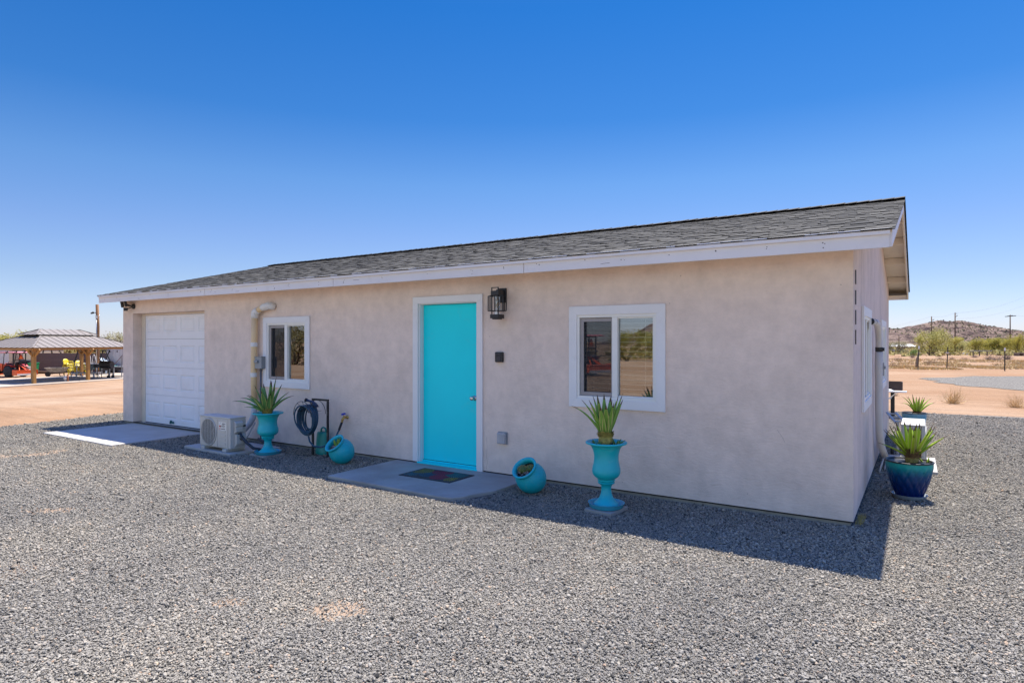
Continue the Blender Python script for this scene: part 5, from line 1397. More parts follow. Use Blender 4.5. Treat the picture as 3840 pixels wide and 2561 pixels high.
    b = MB(); b.box(-1.12, -1.09, -.78, .78, .24, .52); b.box(-1.13, -.88, -.78, .78, .50, .53); b.box(-1.2, -.7, -.80, -.775, .16, .56); b.box(-1.2, -.7, .775, .80, .16, .56); bx = b.build('box_blade', org, t, bevel=.008)
    b = MB(); b.box(-1.135, -1.122, -.78, .78, .14, .27); b.build('cutting_edge', mat('worn_steel', (.62, .60, .60), .5), bx)
    return t
fw_dir = Vector((-.956, -.287)); tr_rot = math.atan2(fw_dir.y, fw_dir.x)
tc0 = FL(-34.33, 5.40)
TR = tractor('red and orange compact tractor with canopy and rear box blade, left of the pavilion post', (tc0.x, tc0.y, ZL), tr_rot)

# block wall, shed, storage --------------------------------------------
def at_depth(px, d, z=ZL): 
    v = CAM + (FWD + RGT * ((px - 1920) / 2348)) * d; return Vector((v.x, v.y, z))
wm, wt, wb_ = nt('block_wall'); LK = wt.links; wb_.inputs['Roughness'].default_value = .95
tcw = N(wt, 'ShaderNodeTexCoord'); bk = N(wt, 'ShaderNodeTexBrick', i_Scale=1.0); bk.inputs['Color1'].default_value = (.19, .125, .105, 1); bk.inputs['Color2'].default_value = (.165, .11, .095, 1); bk.inputs['Mortar'].default_value = (.13, .09, .08, 1)
bk.inputs['Mortar Size'].default_value = .008; bk.inputs['Brick Width'].default_value = .4; bk.inputs['Row Height'].default_value = .2
mpw = N(wt, 'ShaderNodeMapping'); mpw.inputs['Rotation'].default_value = (R(90), 0, 0); LK.new(tcw.outputs['Object'], mpw.inputs['Vector']); LK.new(mpw.outputs['Vector'], bk.inputs['Vector']); LK.new(bk.outputs['Color'], wb_.inputs['Base Color'])
WA = at_depth(62, 56); WB = at_depth(520, 56)
wl = thing('block_wall', 'long brown concrete block wall behind the pavilion', 'wall', WA, YAW)
ln = (WB - WA).length
b = MB(); b.box(0, ln * .42, -.1, .1, -.3, 1.72); b.box(ln * .42, ln, -.1, .1, -.3, 1.70); b.build('blocks', wm, wl)
b = MB(); b.box(ln * .50, ln * .53, -.16, -.101, -.3, 1.78); b.build('pilaster', wm, wl)
sd = at_depth(84, 54.5); shed = thing('storage_shed', 'storage building with a white ribbed roll-up door and tan corner boards, at the far left', 'shed', sd, YAW)
b = MB(); b.box(-9, 0, .05, 5, -.3, 2.75); b.box(-9.2, .2, -.2, 5.2, 2.75, 2.85); b.build('body', mat('shed_tan', (.42, .34, .25), .8), shed)
b = MB()
for k in range(22): b.prism([(0, .1 * k), (.012, .1 * k + .012), (.012, .1 * k + .085), (0, .1 * k + .098)], 0, 5.2, Matrix.Translation((-1.15, 0.02, .05)) @ Matrix.Rotation(R(90), 4, 'Z'))
b.box(-6.4, -1.15, .018, .045, 0, 2.3); b.build('roll_up_door', mat('rollup_white', (.62, .60, .58), .5), shed)
for x in (-1.12, -.32):
    b = MB(); b.box(x, x + .28, -.06, .048, -.2, 2.74); b.build('corner_board', mat('shed_trim', (.60, .47, .32), .7), shed)

# wheelie bin, tyres, crate
def bin_(label, loc, rot):
    t = thing('wheeled_bin', label, 'rubbish bin', loc, rot); gm = mat('bin_green', (.01, .22, .07), .45, var=.08)
    b = MB(); b.add([(-.24, -.27, .05), (.24, -.27, .05), (.24, .27, .05), (-.24, .27, .05), (-.31, -.36, .88), (.31, -.36, .88), (.31, .36, .88), (-.31, .36, .88)], [(3,2,1,0), (4,5,6,7), (0,1,5,4), (1,2,6,5), (2,3,7,6), (3,0,4,7)]); b.box(-.335, .335, -.385, .385, .88, .95); b.build('body', gm, t, bevel=.02)
    b = MB(); b.box(-.30, .30, -.35, .35, .951, 1.0); b.box(-.33, -.30, -.3, .3, .9, .96); b.build('lid', M['black_rough'], t, bevel=.02)
    for s_ in (-1, 1):
        b = MB(); b.smooth = True; b.lathe([(0, -.03), (.11, -.03), (.12, 0), (.11, .03), (0, .03)], 16, Matrix.Translation((-.26, s_ * .27, .12)) @ Matrix.Rotation(R(90), 4, 'X')); b.build('wheel', M['rubber'], t)
    return t
p = at_depth(126, 53.2); bin_('green wheeled rubbish bin behind the nearest pavilion post', p, YAW + .4)
TY = [(0, .64), (.30, .66), (.60, .60), (.9, .66)]
ty0 = at_depth(95, 53.4)
for k in range(4):
    t = thing('stacked_tyre', ('lowest', 'second lowest', 'second highest', 'topmost')[k] + ' black tyre in the stack by the tan corner boards', 'tyre', ty0 + Vector((rnd.uniform(-.05, .05), rnd.uniform(-.05, .05), .30 * k + .15 + .02)), 0, 'stack of tyres')
    b = MB(); b.smooth = True; b.lathe([(.24, -.10), (.30, -.145), (.42, -.145), (.48, -.09), (.49, 0), (.48, .09), (.42, .145), (.30, .145), (.24, .10), (.24, -.10)], 28); b.build('tread', M['rubber'], t)
p = at_depth(103, 52.4); t = thing('storage_tote', 'pale plastic tote between the tractor blade and the green bin', 'storage box', p, YAW)
b = MB(); b.add([(-.3, -.22, 0), (.3, -.22, 0), (.3, .22, 0), (-.3, .22, 0), (-.34, -.26, .6), (.34, -.26, .6), (.34, .26, .6), (-.34, .26, .6)], [(3,2,1,0), (4,5,6,7), (0,1,5,4), (1,2,6,5), (2,3,7,6), (3,0,4,7)]); b.build('body', mat('tote', (.60, .56, .50), .6), t, bevel=.02)
b = MB(); b.box(-.36, .36, -.28, .28, .601, .65); b.build('lid', mat('tote_lid', (.55, .50, .45), .6), t, bevel=.015)
p = at_depth(165, 54.2); t = thing('lumber_pile', 'dark flat stack of boards on the ground against the block wall', 'boards', p, YAW)
for k in range(3):
    b = MB(); b.box(-1.0 + .1 * k, 1.6 - .2 * k, -.3, .3, .06 * k, .06 * k + .05); b.build('board', mat('old_board', (.14, .08, .05), .9), t)

# wheelbarrow
p = FL(-32.75, 6.45); t = thing('wheelbarrow', 'weathered grey wheelbarrow beside the yellow chairs', 'wheelbarrow', p, YAW + .1)
trm = mat('barrow_tray', (.28, .24, .20), .7, var=.5, vs=5)
b = MB(); b.add([(-.45, -.25, .36), (.40, -.25, .36), (.40, .25, .36), (-.45, .25, .36), (-.78, -.38, .70), (.66, -.38, .72), (.66, .38, .72), (-.78, .38, .70)], [(3,2,1,0), (0,1,5,4), (1,2,6,5), (2,3,7,6), (3,0,4,7)]); o = b.build('tray', trm, t); o.modifiers.new('thick', 'SOLIDIFY').thickness = .02
b = MB()
for s_ in (-1, 1): b.bar((-.78, s_ * .06, .18), (.95, s_ * .32, .42), .045, .05); b.bar((.25, s_ * .25, .36), (.35, s_ * .27, .0), .04, .04); b.bar((-.2, s_ * .2, .36), (-.3, s_ * .1, .22), .04, .04)
b.bar((.33, -.27, .08), (.33, .27, .08), .03, .03); b.build('frame', mat('barrow_wood', (.12, .08, .06), .8), t)
b = MB(); b.smooth = True; b.lathe([(0, -.03), (.12, -.03), (.13, -.05), (.19, -.05), (.21, 0), (.19, .05), (.13, .05), (.12, .03), (0, .03)], 20, Matrix.Translation((-.72, 0, .205)) @ Matrix.Rotation(R(90), 4, 'X')); b.build('wheel', M['rubber'], t)

# yellow stacking chairs: each chair of a stack is a thing
yel = mat('yellow_plastic', (.72, .56, .015), .4, var=.05)
def yellow_chair(label, loc, rot):
    t = thing('stacking_chair', label, 'chair', loc, rot, 'yellow stacking chairs')       # faces local +x
    b = MB(); b.smooth = True
    prof = [(.24, .40), (.22, .44), (.10, .435), (-.10, .42), (-.20, .45), (-.25, .56), (-.29, .72), (-.325, .86)]
    vs = []; n = 9
    for i, (x, z) in enumerate(prof):
        hw = .24 if i < 5 else .24 - .012 * (i - 4) ** 1.6
        for j in range(n):
            v = -1 + 2 * j / (n - 1); vs.append((x + (.03 * v * v if i > 4 else 0) - (0.02 * v * v if i == 7 else 0), hw * v, z + (.03 * v * v if 1 < i < 5 else 0) - (.06 * v * v if i == 7 else 0)))
    fs = [(i*n+j, i*n+j+1, (i+1)*n+j+1, (i+1)*n+j) for i in range(len(prof) - 1) for j in range(n - 1)]
    b.add(vs, fs); o = b.build('shell', yel, t); o.modifiers.new('thick', 'SOLIDIFY').thickness = .012
    for s_ in (-1, 1):
        b = MB(); b.bar((.20, s_ * .22, .43), (.27, s_ * .27, 0), .045, .03); b.build('leg', yel, t)
        b = MB(); b.bar((-.18, s_ * .22, .44), (-.30, s_ * .27, 0), .045, .03); b.build('leg', yel, t)
        b = MB(); b.smooth = True; b.tube([(.22, s_ * .25, .44), (.20, s_ * .27, .62), (.12, s_ * .275, .66), (-.12, s_ * .27, .67), (-.28, s_ * .22, .70)], .02, 6); b.build('armrest', yel, t)
    return t
chrot = YAW - R(22) + math.pi * .0
c1 = FL(-33.36, 7.06) + Vector((.20, .13, 0)); c2 = FL(-33.28, 7.44)
fdir = Vector((math.cos(YAW + R(10)), math.sin(YAW + R(10)), 0))
names = ['bottom', 'second', 'third', 'fourth', 'top']
cha = yellow_chair('bottom yellow chair of the taller stack by the wheelbarrow', c1, YAW + R(-20))
for k in range(1, 5): dup(cha, c1 + Vector((0, 0, .125 * k)) + fdir * -.035 * k, None, '%s yellow chair of the taller stack by the wheelbarrow' % names[k])
c2 = c2 + Vector((.35, .15, 0))
for k in range(4): dup(cha, c2 + Vector((0, 0, .115 * k)) + fdir * -.03 * k, YAW + R(-34), '%s yellow chair of the lower stack behind the taller stack' % ('bottom', 'second', 'third', 'top')[k])

# sun lounger
p = FL(-30.95, 6.85); t = thing('sun_lounger', 'white plastic sun lounger with dark blue sling under the pavilion', 'sun lounger', p, YAW + R(2))
wp = mat('lounger_white', (.50, .50, .53), .5); sl_ = mat('lounger_sling', (.045, .085, .115), .7, var=.1)
b = MB()
for s_ in (-1, 1): b.box(-.92, .92, s_ * .30 - .025, s_ * .30 + .025, .33, .40)
b.box(-.95, -.88, -.32, .32, .33, .40); b.box(.88, .95, -.32, .32, .33, .40); b.build('frame', wp, t, bevel=.015)
for x in (-.68, .62):
    b = MB()
    for s_ in (-1, 1):
        b.bar((x - .10, s_ * .30, .34), (x - .26, s_ * .31, 0), .08, .05); b.bar((x + .10, s_ * .30, .34), (x + .26, s_ * .31, 0), .08, .05); b.bar((x - .14, s_ * .3, .3), (x + .14, s_ * .3, .3), .05, .05)
    b.build('leg', wp, t)
b = MB(); b.box(-.86, .22, -.27, .27, .385, .405); b.build('seat_sling', sl_, t)
b = MB(); b.bar((.22, 0, .40), (.52, 0, 1.02), .54, .02, up=(0, 0, 1)); b.build('back_sling', sl_, t)
b = MB(); 
for s_ in (-1, 1): b.bar((.22, s_ * .29, .39), (.54, s_ * .29, 1.05), .03, .04)
b.bar((.54, -.3, 1.05), (.54, .3, 1.05), .04, .04); b.build('back_frame', wp, t)

# barrel smoker
p = FL(-29.66, 7.15); t = thing('barrel_grill', 'black barrel smoker on wheels at the pavilion edge', 'barbecue', p, YAW)
bm_ = mat('smoker_black', (.022, .02, .024), .5, var=.2)
b = MB(); b.smooth = True; b.lathe([(0, -.42), (.27, -.42), (.285, -.40), (.285, .40), (.27, .42), (0, .42)], 32, Matrix.Translation((-.02, 0, 1.0)) @ Matrix.Rotation(R(90), 4, 'Y')); smooth_by_angle(b.build('barrel', bm_, t))
b = MB(); b.smooth = True; b.lathe([(0, 0), (.262, 0), (.262, .012), (0, .012)], 32, Matrix.Translation((.401, 0, 1.0)) @ Matrix.Rotation(R(90), 4, 'Y')); smooth_by_angle(b.build('end_cap', mat('smoker_end', (.045, .04, .042), .6), t))
for x in (-.55, .30):
    for y in (-.2, .2):
        b = MB(); b.bar((x, y, .78), (x, y * 1.3, .12 if x > 0 else .0), .035, .035); b.build('leg', bm_, t)
b = MB(); b.box(-.62, .35, -.22, .22, .30, .325); b.box(-.75, .4, -.50, -.30, .80, .83); b.bar((.42, -.29, .98), (.42, .29, .98), .012, .014); b.bar((-.6, -.30, 1.12), (.3, -.30, 1.12), .02, .02); b.bar((-.6, -.30, .92), (.3, -.30, .92), .025, .015); b.build('shelf', bm_, t)
for y in (-.26, .26):
    b = MB(); b.smooth = True; b.lathe([(0, -.025), (.11, -.025), (.125, 0), (.11, .025), (0, .025)], 20, Matrix.Translation((.30, y, .125)) @ Matrix.Rotation(R(90), 4, 'X')); b.build('wheel', M['rubber'], t)
b = MB(); b.box(-.9, -.7, -.16, .16, .80, 1.05); b.build('fire_box', bm_, t, bevel=.02)

# table with posts, trailer, shovel, cargo box
p = FL(-29.75, 7.72); t = thing('work_table', 'grey metal table with two tall posts behind the barrel smoker', 'table', p, YAW)
gr = mat('table_grey', (.42, .43, .45), .5, metal=.3)
b = MB(); b.box(-.65, .5, -.3, .3, .80, .84); b.build('tabletop', gr, t)
for x in (-.6, .34): 
    for y in (-.26, .26): b = MB(); b.box(x - .03, x + .03, y - .03, y + .03, 0, 1.62 if x > 0 else .80); b.build('leg', gr, t)
p = FL(-30.6, 8.4); t = thing('utility_trailer', 'small dark utility trailer behind the barrel smoker', 'trailer', p, YAW + .2)
b = MB(); b.box(-1.3, 1.4, -.6, .6, .50, .62); b.box(-1.3, 1.4, -.62, -.58, .62, .75); b.bar((-1.3, 0, .5), (-2.1, 0, .45), .08, .08); b.build('bed', mat('trailer_dark', (.05, .045, .06), .6), t)
for s_ in (-1, 1):
    b = MB(); b.smooth = True; b.lathe([(.17, -.08), (.30, -.09), (.33, 0), (.30, .09), (.17, .08), (.17, -.08)], 24, Matrix.Translation((.55, s_ * .72, .33)) @ Matrix.Rotation(R(90), 4, 'X')); wh = b.build('wheel', M['rubber'], t)
    b = MB(); b.smooth = True; b.lathe([(0, -.04), (.17, -.07), (.175, .07), (0, .04)], 20, Matrix.Translation((.55, s_ * .72, .33)) @ Matrix.Rotation(R(90), 4, 'X')); b.build('rim', M['steel'], wh)
p = at_depth(415, 55); t = thing('cargo_container', 'pale cargo container behind the barrel smoker', 'container', p, YAW)
b = MB(); b.box(-.35, 7, 0, 2.4, .15, 2.55); 
for k in range(24): b.box(-.30 + .3 * k, -.15 + .3 * k, -.03, -.0005, .2, 2.5)
b.build('body', mat('container_white', (.56, .49, .47), .6, var=.06), t)
b = MB(); b.box(-.35, 7, -.02, 2.42, 0, .148); b.build('base_rail', mat('container_base', (.22, .18, .17), .7), t)
p = at_depth(411, 53.5); t = thing('shovel', 'shovel leaning on the pale container', 'shovel', p, YAW)
b = MB(); b.bar((-.2, -.1, .0), (.25, 1.35, 1.55), .035, .035); b.build('handle', mat('shovel_wood', (.12, .05, .04), .7), t)
b = MB(); b.bar((-.22, -.16, .0), (-.2, -.1, .3), .2, .015); b.build('blade', M['steel'], t)

# buggy with a roll cage, pool ladder, pale bench frame
p = at_depth(357, 54); t = thing('utility_buggy', 'black tube-framed buggy with a pale windscreen behind the tall pole', 'buggy', p, YAW + .15)
b = MB()
for y in (-.55, .55):
    b.bar((-1.5, y, .7), (-1.05, y, 1.95), .07, .07); b.bar((-1.05, y, 1.95), (.9, y, 1.98), .07, .07); b.bar((.9, y, 1.98), (.45, y, .8), .07, .07); b.bar((.55, y, 1.98), (1.05, y, .75), .06, .06); b.bar((-1.35, y, 1.15), (.6, y, 1.15), .04, .04)
for x, z in ((-1.05, 1.95), (.9, 1.98), (-1.5, .7)): b.bar((x, -.55, z), (x, .55, z), .06, .06)
b.build('roll_cage', M['black'], t)
b = MB(); b.prism([(-1.7, .35), (1.6, .35), (1.75, .62), (1.1, .85), (.6, .62), (-1.5, .70)], -.6, .6); b.build('body', mat('buggy_body', (.03, .10, .10), .4), t, bevel=.05)
b = MB(); b.add([(.35, -.5, 1.35), (.35, .5, 1.35), (1.15, .5, .84), (1.15, -.5, .84)], [(0,1,2,3)]); o = b.build('windscreen', mat('buggy_screen', (.55, .62, .64), .15), t); o.modifiers.new('thick', 'SOLIDIFY').thickness = .02
for x in (-1.15, 1.2):
    for y in (-.62, .62): b = MB(); b.smooth = True; b.lathe([(0, -.1), (.28, -.1), (.33, 0), (.28, .1), (0, .1)], 20, Matrix.Translation((x, y, .33)) @ Matrix.Rotation(R(90), 4, 'X')); b.build('wheel', M['rubber'], t)
p = at_depth(343, 51.5); t = thing('pool_ladder', 'white tube pool ladder with two hoops standing by the tall pole', 'ladder', p, YAW)
ch = mat('ladder_white', (.66, .64, .60), .35)
for x in (-.2, .2):
    b = MB(); b.smooth = True; b.tube([(x - .16, 0, .0), (x - .15, 0, .9), (x - .09, 0, 1.55), (x, 0, 1.66), (x + .09, 0, 1.55), (x + .15, 0, .9), (x + .17, 0, 0)], .025, 8); b.build('rail', ch, t)
    b = MB(); b.box(x - .14, x + .14, -.04, .04, 1.08, 1.11); b.box(x - .15, x + .15, -.04, .04, .78, .81); b.build('step', ch, t)
p = at_depth(330, 50.6); t = thing('boat_stand', 'pale metal stand with crossbars behind the pavilion posts', 'stand', p, YAW)
for k, x in enumerate((-.7, .9)): b = MB(); b.bar((x, -.3, 0), (x, -.3, .95), .05, .05); b.bar((x, .3, 0), (x, .3, .95), .05, .05); b.build('leg', gr, t)
b = MB(); b.box(-.85, 1.0, -.34, .34, .95, .985); b.bar((-.7, -.3, .3), (.9, -.3, .9), .04, .04); b.box(-.8, .95, -.34, .34, .70, .72); b.build('rack', mat('stand_pale', (.52, .50, .48), .5), t)
# rusty standpipe with a white cup, near the slab edge
p = FL(-28.12, 5.04); t = thing('standpipe', 'short rusty standpipe with a white fitting in front of the pavilion', 'standpipe', p, YAW)
b = MB(); b.smooth = True; b.tube([(0, 0, -.1), (0, 0, .52)], .05, 10); b.build('pipe', mat('rust', (.28, .09, .03), .8, var=.3, vs=12), t)
b = MB(); b.smooth = True; b.lathe([(0, .14), (.06, .14), (.10, .2), (.10, .36), (.05, .40), (0, .40)], 14, Matrix.Translation((-.16, -.03, .0))); b.tube([(-.16, -.03, .16), (-.12, -.03, .02)], .02, 6); b.bar((-.1, -.02, .38), (0, 0, .42), .03, .03); b.build('fitting', mat('fitting_white', (.66, .64, .62), .5), t)

# tall service pole
p = FL(-32.43, 7.98); t = thing('utility_pole', 'tall brown wooden service pole with a floodlight, rising above the pavilion roof', 'utility pole', p, YAW)
wd_ = banded('pole_wood', (.17, .075, .03), (.27, .135, .055), 1.4, .85, 'X', .3)
b = MB(); b.smooth = True; b.tube([(-.03, 0, -.3), (.0, 0, 2), (.02, .0, 4), (-.04, 0, 5.75)], [.135, .13, .122, .112], 16); b.build('pole', wd_, t)
b = MB(); b.box(-.06, .07, -.18, -.115, 4.62, 4.86); b.smooth = True; b.tube([(0, -.15, 4.62), (.03, -.155, 3.0), (.02, -.16, .3)], .025, 6); b.tube([(.07, -.14, 4.8), (.24, -.18, 4.9), (.26, -.18, 4.66), (.1, -.18, 4.6)], .012, 5); b.build('conduit', M['steel'], t)
b = MB(); b.smooth = True; b.tube([(-.12, 0, 5.05), (-.3, -.05, 5.12), (-.42, -.05, 5.06)], .03, 6); b.tube([(-.32, -.05, 5.1), (-.52, -.05, 5.02)], [.10, .05], 8); b.build('floodlight', M['black'], t)
# ------------------------------------------------------------------ desert to the right and far behind
def gz_at(px, py, lo=5, hi=900):
    """where the line of sight through a picture point meets the ground"""
    d0 = FWD + RGT * ((px - 1920) / 2348) + Vector((0, 0, (1280.5 - py) / 2348))
    d = lo
    while d < hi:
        p = CAM + d0 * d
        if p.z <= ground_z(p.x, p.y): break
        d += .25
    return Vector((p.x, p.y, ground_z(p.x, p.y))), d
def Z7(x, y): return 3240 + x * 600 / 1882, 1140 + y * 600 / 1882

green = leaf_mat('palo_verde_leaf', (.28, .265, .05), (.47, .41, .09), .6, .35, vs=.6)
olive = leaf_mat('mesquite_leaf', (.19, .18, .07), (.32, .28, .12), .6, .3, vs=.6)
lush = leaf_mat('creosote_leaf', (.13, .19, .02), (.24, .27, .04), .6, .25, vs=.8)
bark = mat('bark', (.13, .085, .055), .9, var=.3, vs=3)
twig = mat('dry_twig', (.22, .15, .105), .9, var=.35, vs=2)
twig_tan = mat('tan_twig', (.60, .42, .21), .9, var=.3, vs=2)
twig_grey = mat('grey_twig', (.17, .125, .10), .9, var=.35, vs=2)

def tree_mesh(seed, h, rad, nleaf, lsize, stems=4, low=.25, droop=0):
    r = random.Random(seed); tb = MB(); tb.smooth = True; tips = []
    def grow(p, d, ln, rr_, lev):
        n = 4; path = [p]; 
        for i in range(n):
            d = (d + Vector((r.uniform(-.22, .22), r.uniform(-.22, .22), r.uniform(-.06, .16)))).normalized(); p = p + d * ln / n; path.append(p)
        tb.tube(path, [rr_ * (1 - .55 * i / n) for i in range(n + 1)], 5 if lev else 7)
        if lev >= 1: tips.extend(path[2:])
        if lev < 3:
            for k in range(r.choice((2, 3, 3)) if lev else 3):
                a = r.uniform(0, 6.28); sp = r.uniform(.35, .8)
                nd = (d + Vector((math.cos(a) * sp, math.sin(a) * sp, r.uniform(-.1, .35)))).normalized()
                grow(p, nd, ln * r.uniform(.55, .8), rr_ * .45, lev + 1)
    for k in range(stems):
        a = 2 * math.pi * k / stems + r.uniform(-.5, .5); lean = r.uniform(.25, .75) * rad / h * 1.6
        grow(Vector((.06 * math.cos(a), .06 * math.sin(a), -.1)), Vector((math.cos(a) * lean, math.sin(a) * lean, 1)).normalized(), h * r.uniform(.30, .40), h * .022 + .02, 0)
    mx_ = max(t.z for t in tips); mr_ = max(math.hypot(t.x, t.y) for t in tips)
    f = Matrix.Diagonal((rad / mr_, rad / mr_, h * .93 / mx_, 1))
    tb.v = [tuple(f @ Vector(v)) for v in tb.v]; tips = [f @ t for t in tips]
    cb = MB()
    for k in range(nleaf):
        t = r.choice(tips)
        if k % 4 == 0:
            a_ = r.uniform(0, 6.28); q_ = rad * r.uniform(.25, .85); t = Vector((q_ * math.cos(a_), q_ * math.sin(a_), h * r.uniform(.06, .42))); s = lsize * r.uniform(.5, 1.2); g = rad * .10
        c = t + Vector((r.gauss(0, g), r.gauss(0, g), r.gauss(0, g * .8) - droop * abs(r.gauss(0, 1))))
        if c.z < .05: continue
        u = Vector((r.uniform(-1, 1), r.uniform(-1, 1), r.uniform(-1, 1))).normalized(); v = u.orthogonal().normalized()
        cb.add([c - u * s * .5, c + v * s * .22, c + u * s * .5, c - v * s * .22], [(0, 1, 2, 3)])
    return tb.mesh('trunk'), cb.mesh('crown', recalc=False)
def make_tree(name, label, loc, meshes, mt, rot, scale, group, cat='tree'):
    t = thing(name, label, cat, loc, rot, group); t.scale = scale if isinstance(scale, tuple) else (scale,) * 3
    a = link('trunk', meshes[0], None, t); c = link('crown', meshes[1], None, t)
    if not meshes[0].materials: meshes[0].materials.append(bark)
    if not meshes[1].materials: meshes[1].materials.append(mt)
    return t
TA = tree_mesh(1, 6, 4.6, 7000, .30, 5, .2); TB = tree_mesh(2, 5, 3.6, 6000, .28, 4, .2); TC = tree_mesh(3, 4.2, 3.0, 3600, .26, 5, .15); TD = tree_mesh(4, 4.5, 3.2, 2600, .25, 6, .2)
gt = 'desert trees below the hill'
def tree_px(px, pyb, pyt, mesh, mt, base_h, label, rot, wide=1.0, name='palo_verde_tree'):
    p, d = gz_at(*Z7(px, pyb)); py = Z7(px, pyt)[1]
    h = CAM.z + (1280.5 - py) / 2348 * d - p.z; s = h / base_h
    return make_tree(name, label, p, mesh, mt, rot, (s * wide, s * wide, s), gt)
tree_px(780, 602, 270, TA, green, 6, 'tall broad yellow-green tree with bare lower stems, nearest to the house, below the hill', .3, 1.0)
tree_px(930, 600, 375, TB, green, 5, 'yellow-green tree crowding the right flank of the tall broad tree', 2.0, 1.15)
tree_px(400, 588, 425, TD, olive, 4.5, 'thin grey-green tree in front of the pale-roofed building', 1.1, 1.2, 'mesquite_tree')
tree_px(335, 586, 440, TD, olive, 4.5, 'thin grey-green tree close to the house corner', 4.1, 1.0, 'mesquite_tree')
tree_px(1140, 585, 425, TC, green, 4.2, 'low yellow-green tree right of the second power pole', .9, 1.3)
tree_px(1370, 585, 392, TB, green, 5, 'rounded yellow-green tree behind the metal frame', 3.0, 1.3)
tree_px(1490, 585, 430, TC, green, 4.2, 'small yellow-green tree at the right end of the metal frame', 5.0, 1.2)
tree_px(1610, 585, 410, TC, green, 4.2, 'yellow-green tree behind the brush pile', 2.4, 1.4)
tree_px(1720, 588, 385, TB, green, 5, 'yellow-green tree at the foot of the crossarm power pole', 5.2, 1.0)
tree_px(1845, 592, 345, TA, green, 6, 'dark-trunked yellow-green tree at the right edge of the picture', 4.0, .85)
tree_px(1010, 590, 460, TC, green, 4.2, 'small yellow-green tree beside the saguaros', 1.7, 1.0)
tree_px(660, 590, 470, TD, olive, 4.5, 'bare thin tree left of the tall broad tree', .2, .9, 'mesquite_tree')

# bushes: leafy and dry
def dry_mesh(seed, n, w, h, rr_=.012):
    r = random.Random(seed); b = MB()
    for k in range(n):
        a = r.uniform(0, 6.28); el = r.uniform(.15, 1.35); d = Vector((math.cos(a) * math.cos(el), math.sin(a) * math.cos(el), math.sin(el))); ln = r.uniform(.5, 1)
        p = Vector((r.uniform(-.12, .12) * w, r.uniform(-.12, .12) * w, 0)); path = [p]
        for i in range(5):
            d = (d + Vector((r.uniform(-.3, .3), r.uniform(-.3, .3), r.uniform(-.2, .2)))).normalized(); p = p + Vector((d.x * w * .5, d.y * w * .5, abs(d.z) * h)) * ln / 5; path.append(p)
            if i > 0:
                q = p; dd = (d + Vector((r.uniform(-.9, .9), r.uniform(-.9, .9), r.uniform(-.3, .6)))).normalized(); l2 = ln * r.uniform(.1, .3)
                b.tube([q, q + Vector((dd.x * w * .5, dd.y * w * .5, abs(dd.z) * h)) * l2], [rr_ * .5, rr_ * .2], 3, False)
        b.tube(path, [rr_ * (1 - .15 * i) for i in range(6)], 3, False)
    return b.mesh('dry_bush')
DB = [dry_mesh(21, 90, 2.2, 1.0), dry_mesh(22, 70, 3.0, .8), dry_mesh(23, 110, 1.8, 1.1)]
def dry_bush(px, py, wpx, hpx, v, mt, label, name='dry_bush', dens=1):
    p, d = gz_at(*Z7(px, py)); w_ = wpx * .3188 / 2348 * d; h_ = hpx * .3188 / 2348 * d
    me = DB[v].copy(); me.materials.append(mt)
    base = ((2.2, 1.0), (3.0, .8), (1.8, 1.1))[v]
    o = link(name, me); o.location = p - Vector((0, 0, .03)); o.scale = (w_ / base[0], w_ / base[0], h_ / base[1] * 1.15); o.rotation_euler = (0, 0, px)
    return tag(o, label, 'bush', 'dry bushes on the desert ground')
dry_bush(1050, 1172, 350, 175, 2, twig_tan, 'wiry tan dry weed near the gravel edge, left of the two near weeds')
dry_bush(1800, 1222, 320, 165, 0, twig_tan, 'bushy tan dry weed near the gravel edge at the right of the picture')
dry_bush(395, 668, 120, 60, 0, twig, 'round reddish dry bush close to the house corner beyond the fence')
dry_bush(345, 750, 150, 95, 1, twig_grey, 'large grey dry bush against the fence line by the house corner')
dry_bush(490, 757, 150, 75, 2, twig_tan, 'tan dry bush just left of the forked fence stake')
dry_bush(800, 712, 235, 80, 1, twig, 'low spreading dry bush between the first and second fence posts')
dry_bush(1045, 768, 200, 50, 1, twig_grey, 'flat grey dry bush at the foot of the second fence post')
dry_bush(575, 635, 110, 55, 0, twig_grey, 'small dry bush below the bright green bush')
dry_bush(890, 652, 130, 48, 1, twig, 'dry bush to the right of the tall broad tree')
dry_bush(1040, 655, 130, 45, 0, twig, 'dry bush below the second power pole')
dry_bush(1180, 655, 150, 40, 1, twig_grey, 'dry bush in front of the white scrap')
dry_bush(1560, 745, 170, 60, 1, twig, 'dry bush left of the third fence post')
dry_bush(1830, 712, 130, 40, 1, twig_grey, 'dry bush right of the third fence post')
dry_bush(1310, 632, 130, 40, 0, twig_grey, 'dry twigs heaped under the metal frame')
for k, (px, py, w_, h_) in enumerate(((1480, 660, 190, 70), (1590, 662, 210, 95), (1690, 655, 150, 80))):
    dry_bush(px, py, w_, h_, k % 3, twig_grey, ('left', 'middle', 'right')[k] + ' heap of the brown brush pile behind the third fence post', 'brush_heap')
dry_bush(375, 1082, 90, 45, 0, twig, 'little dry weed beyond the grill post')
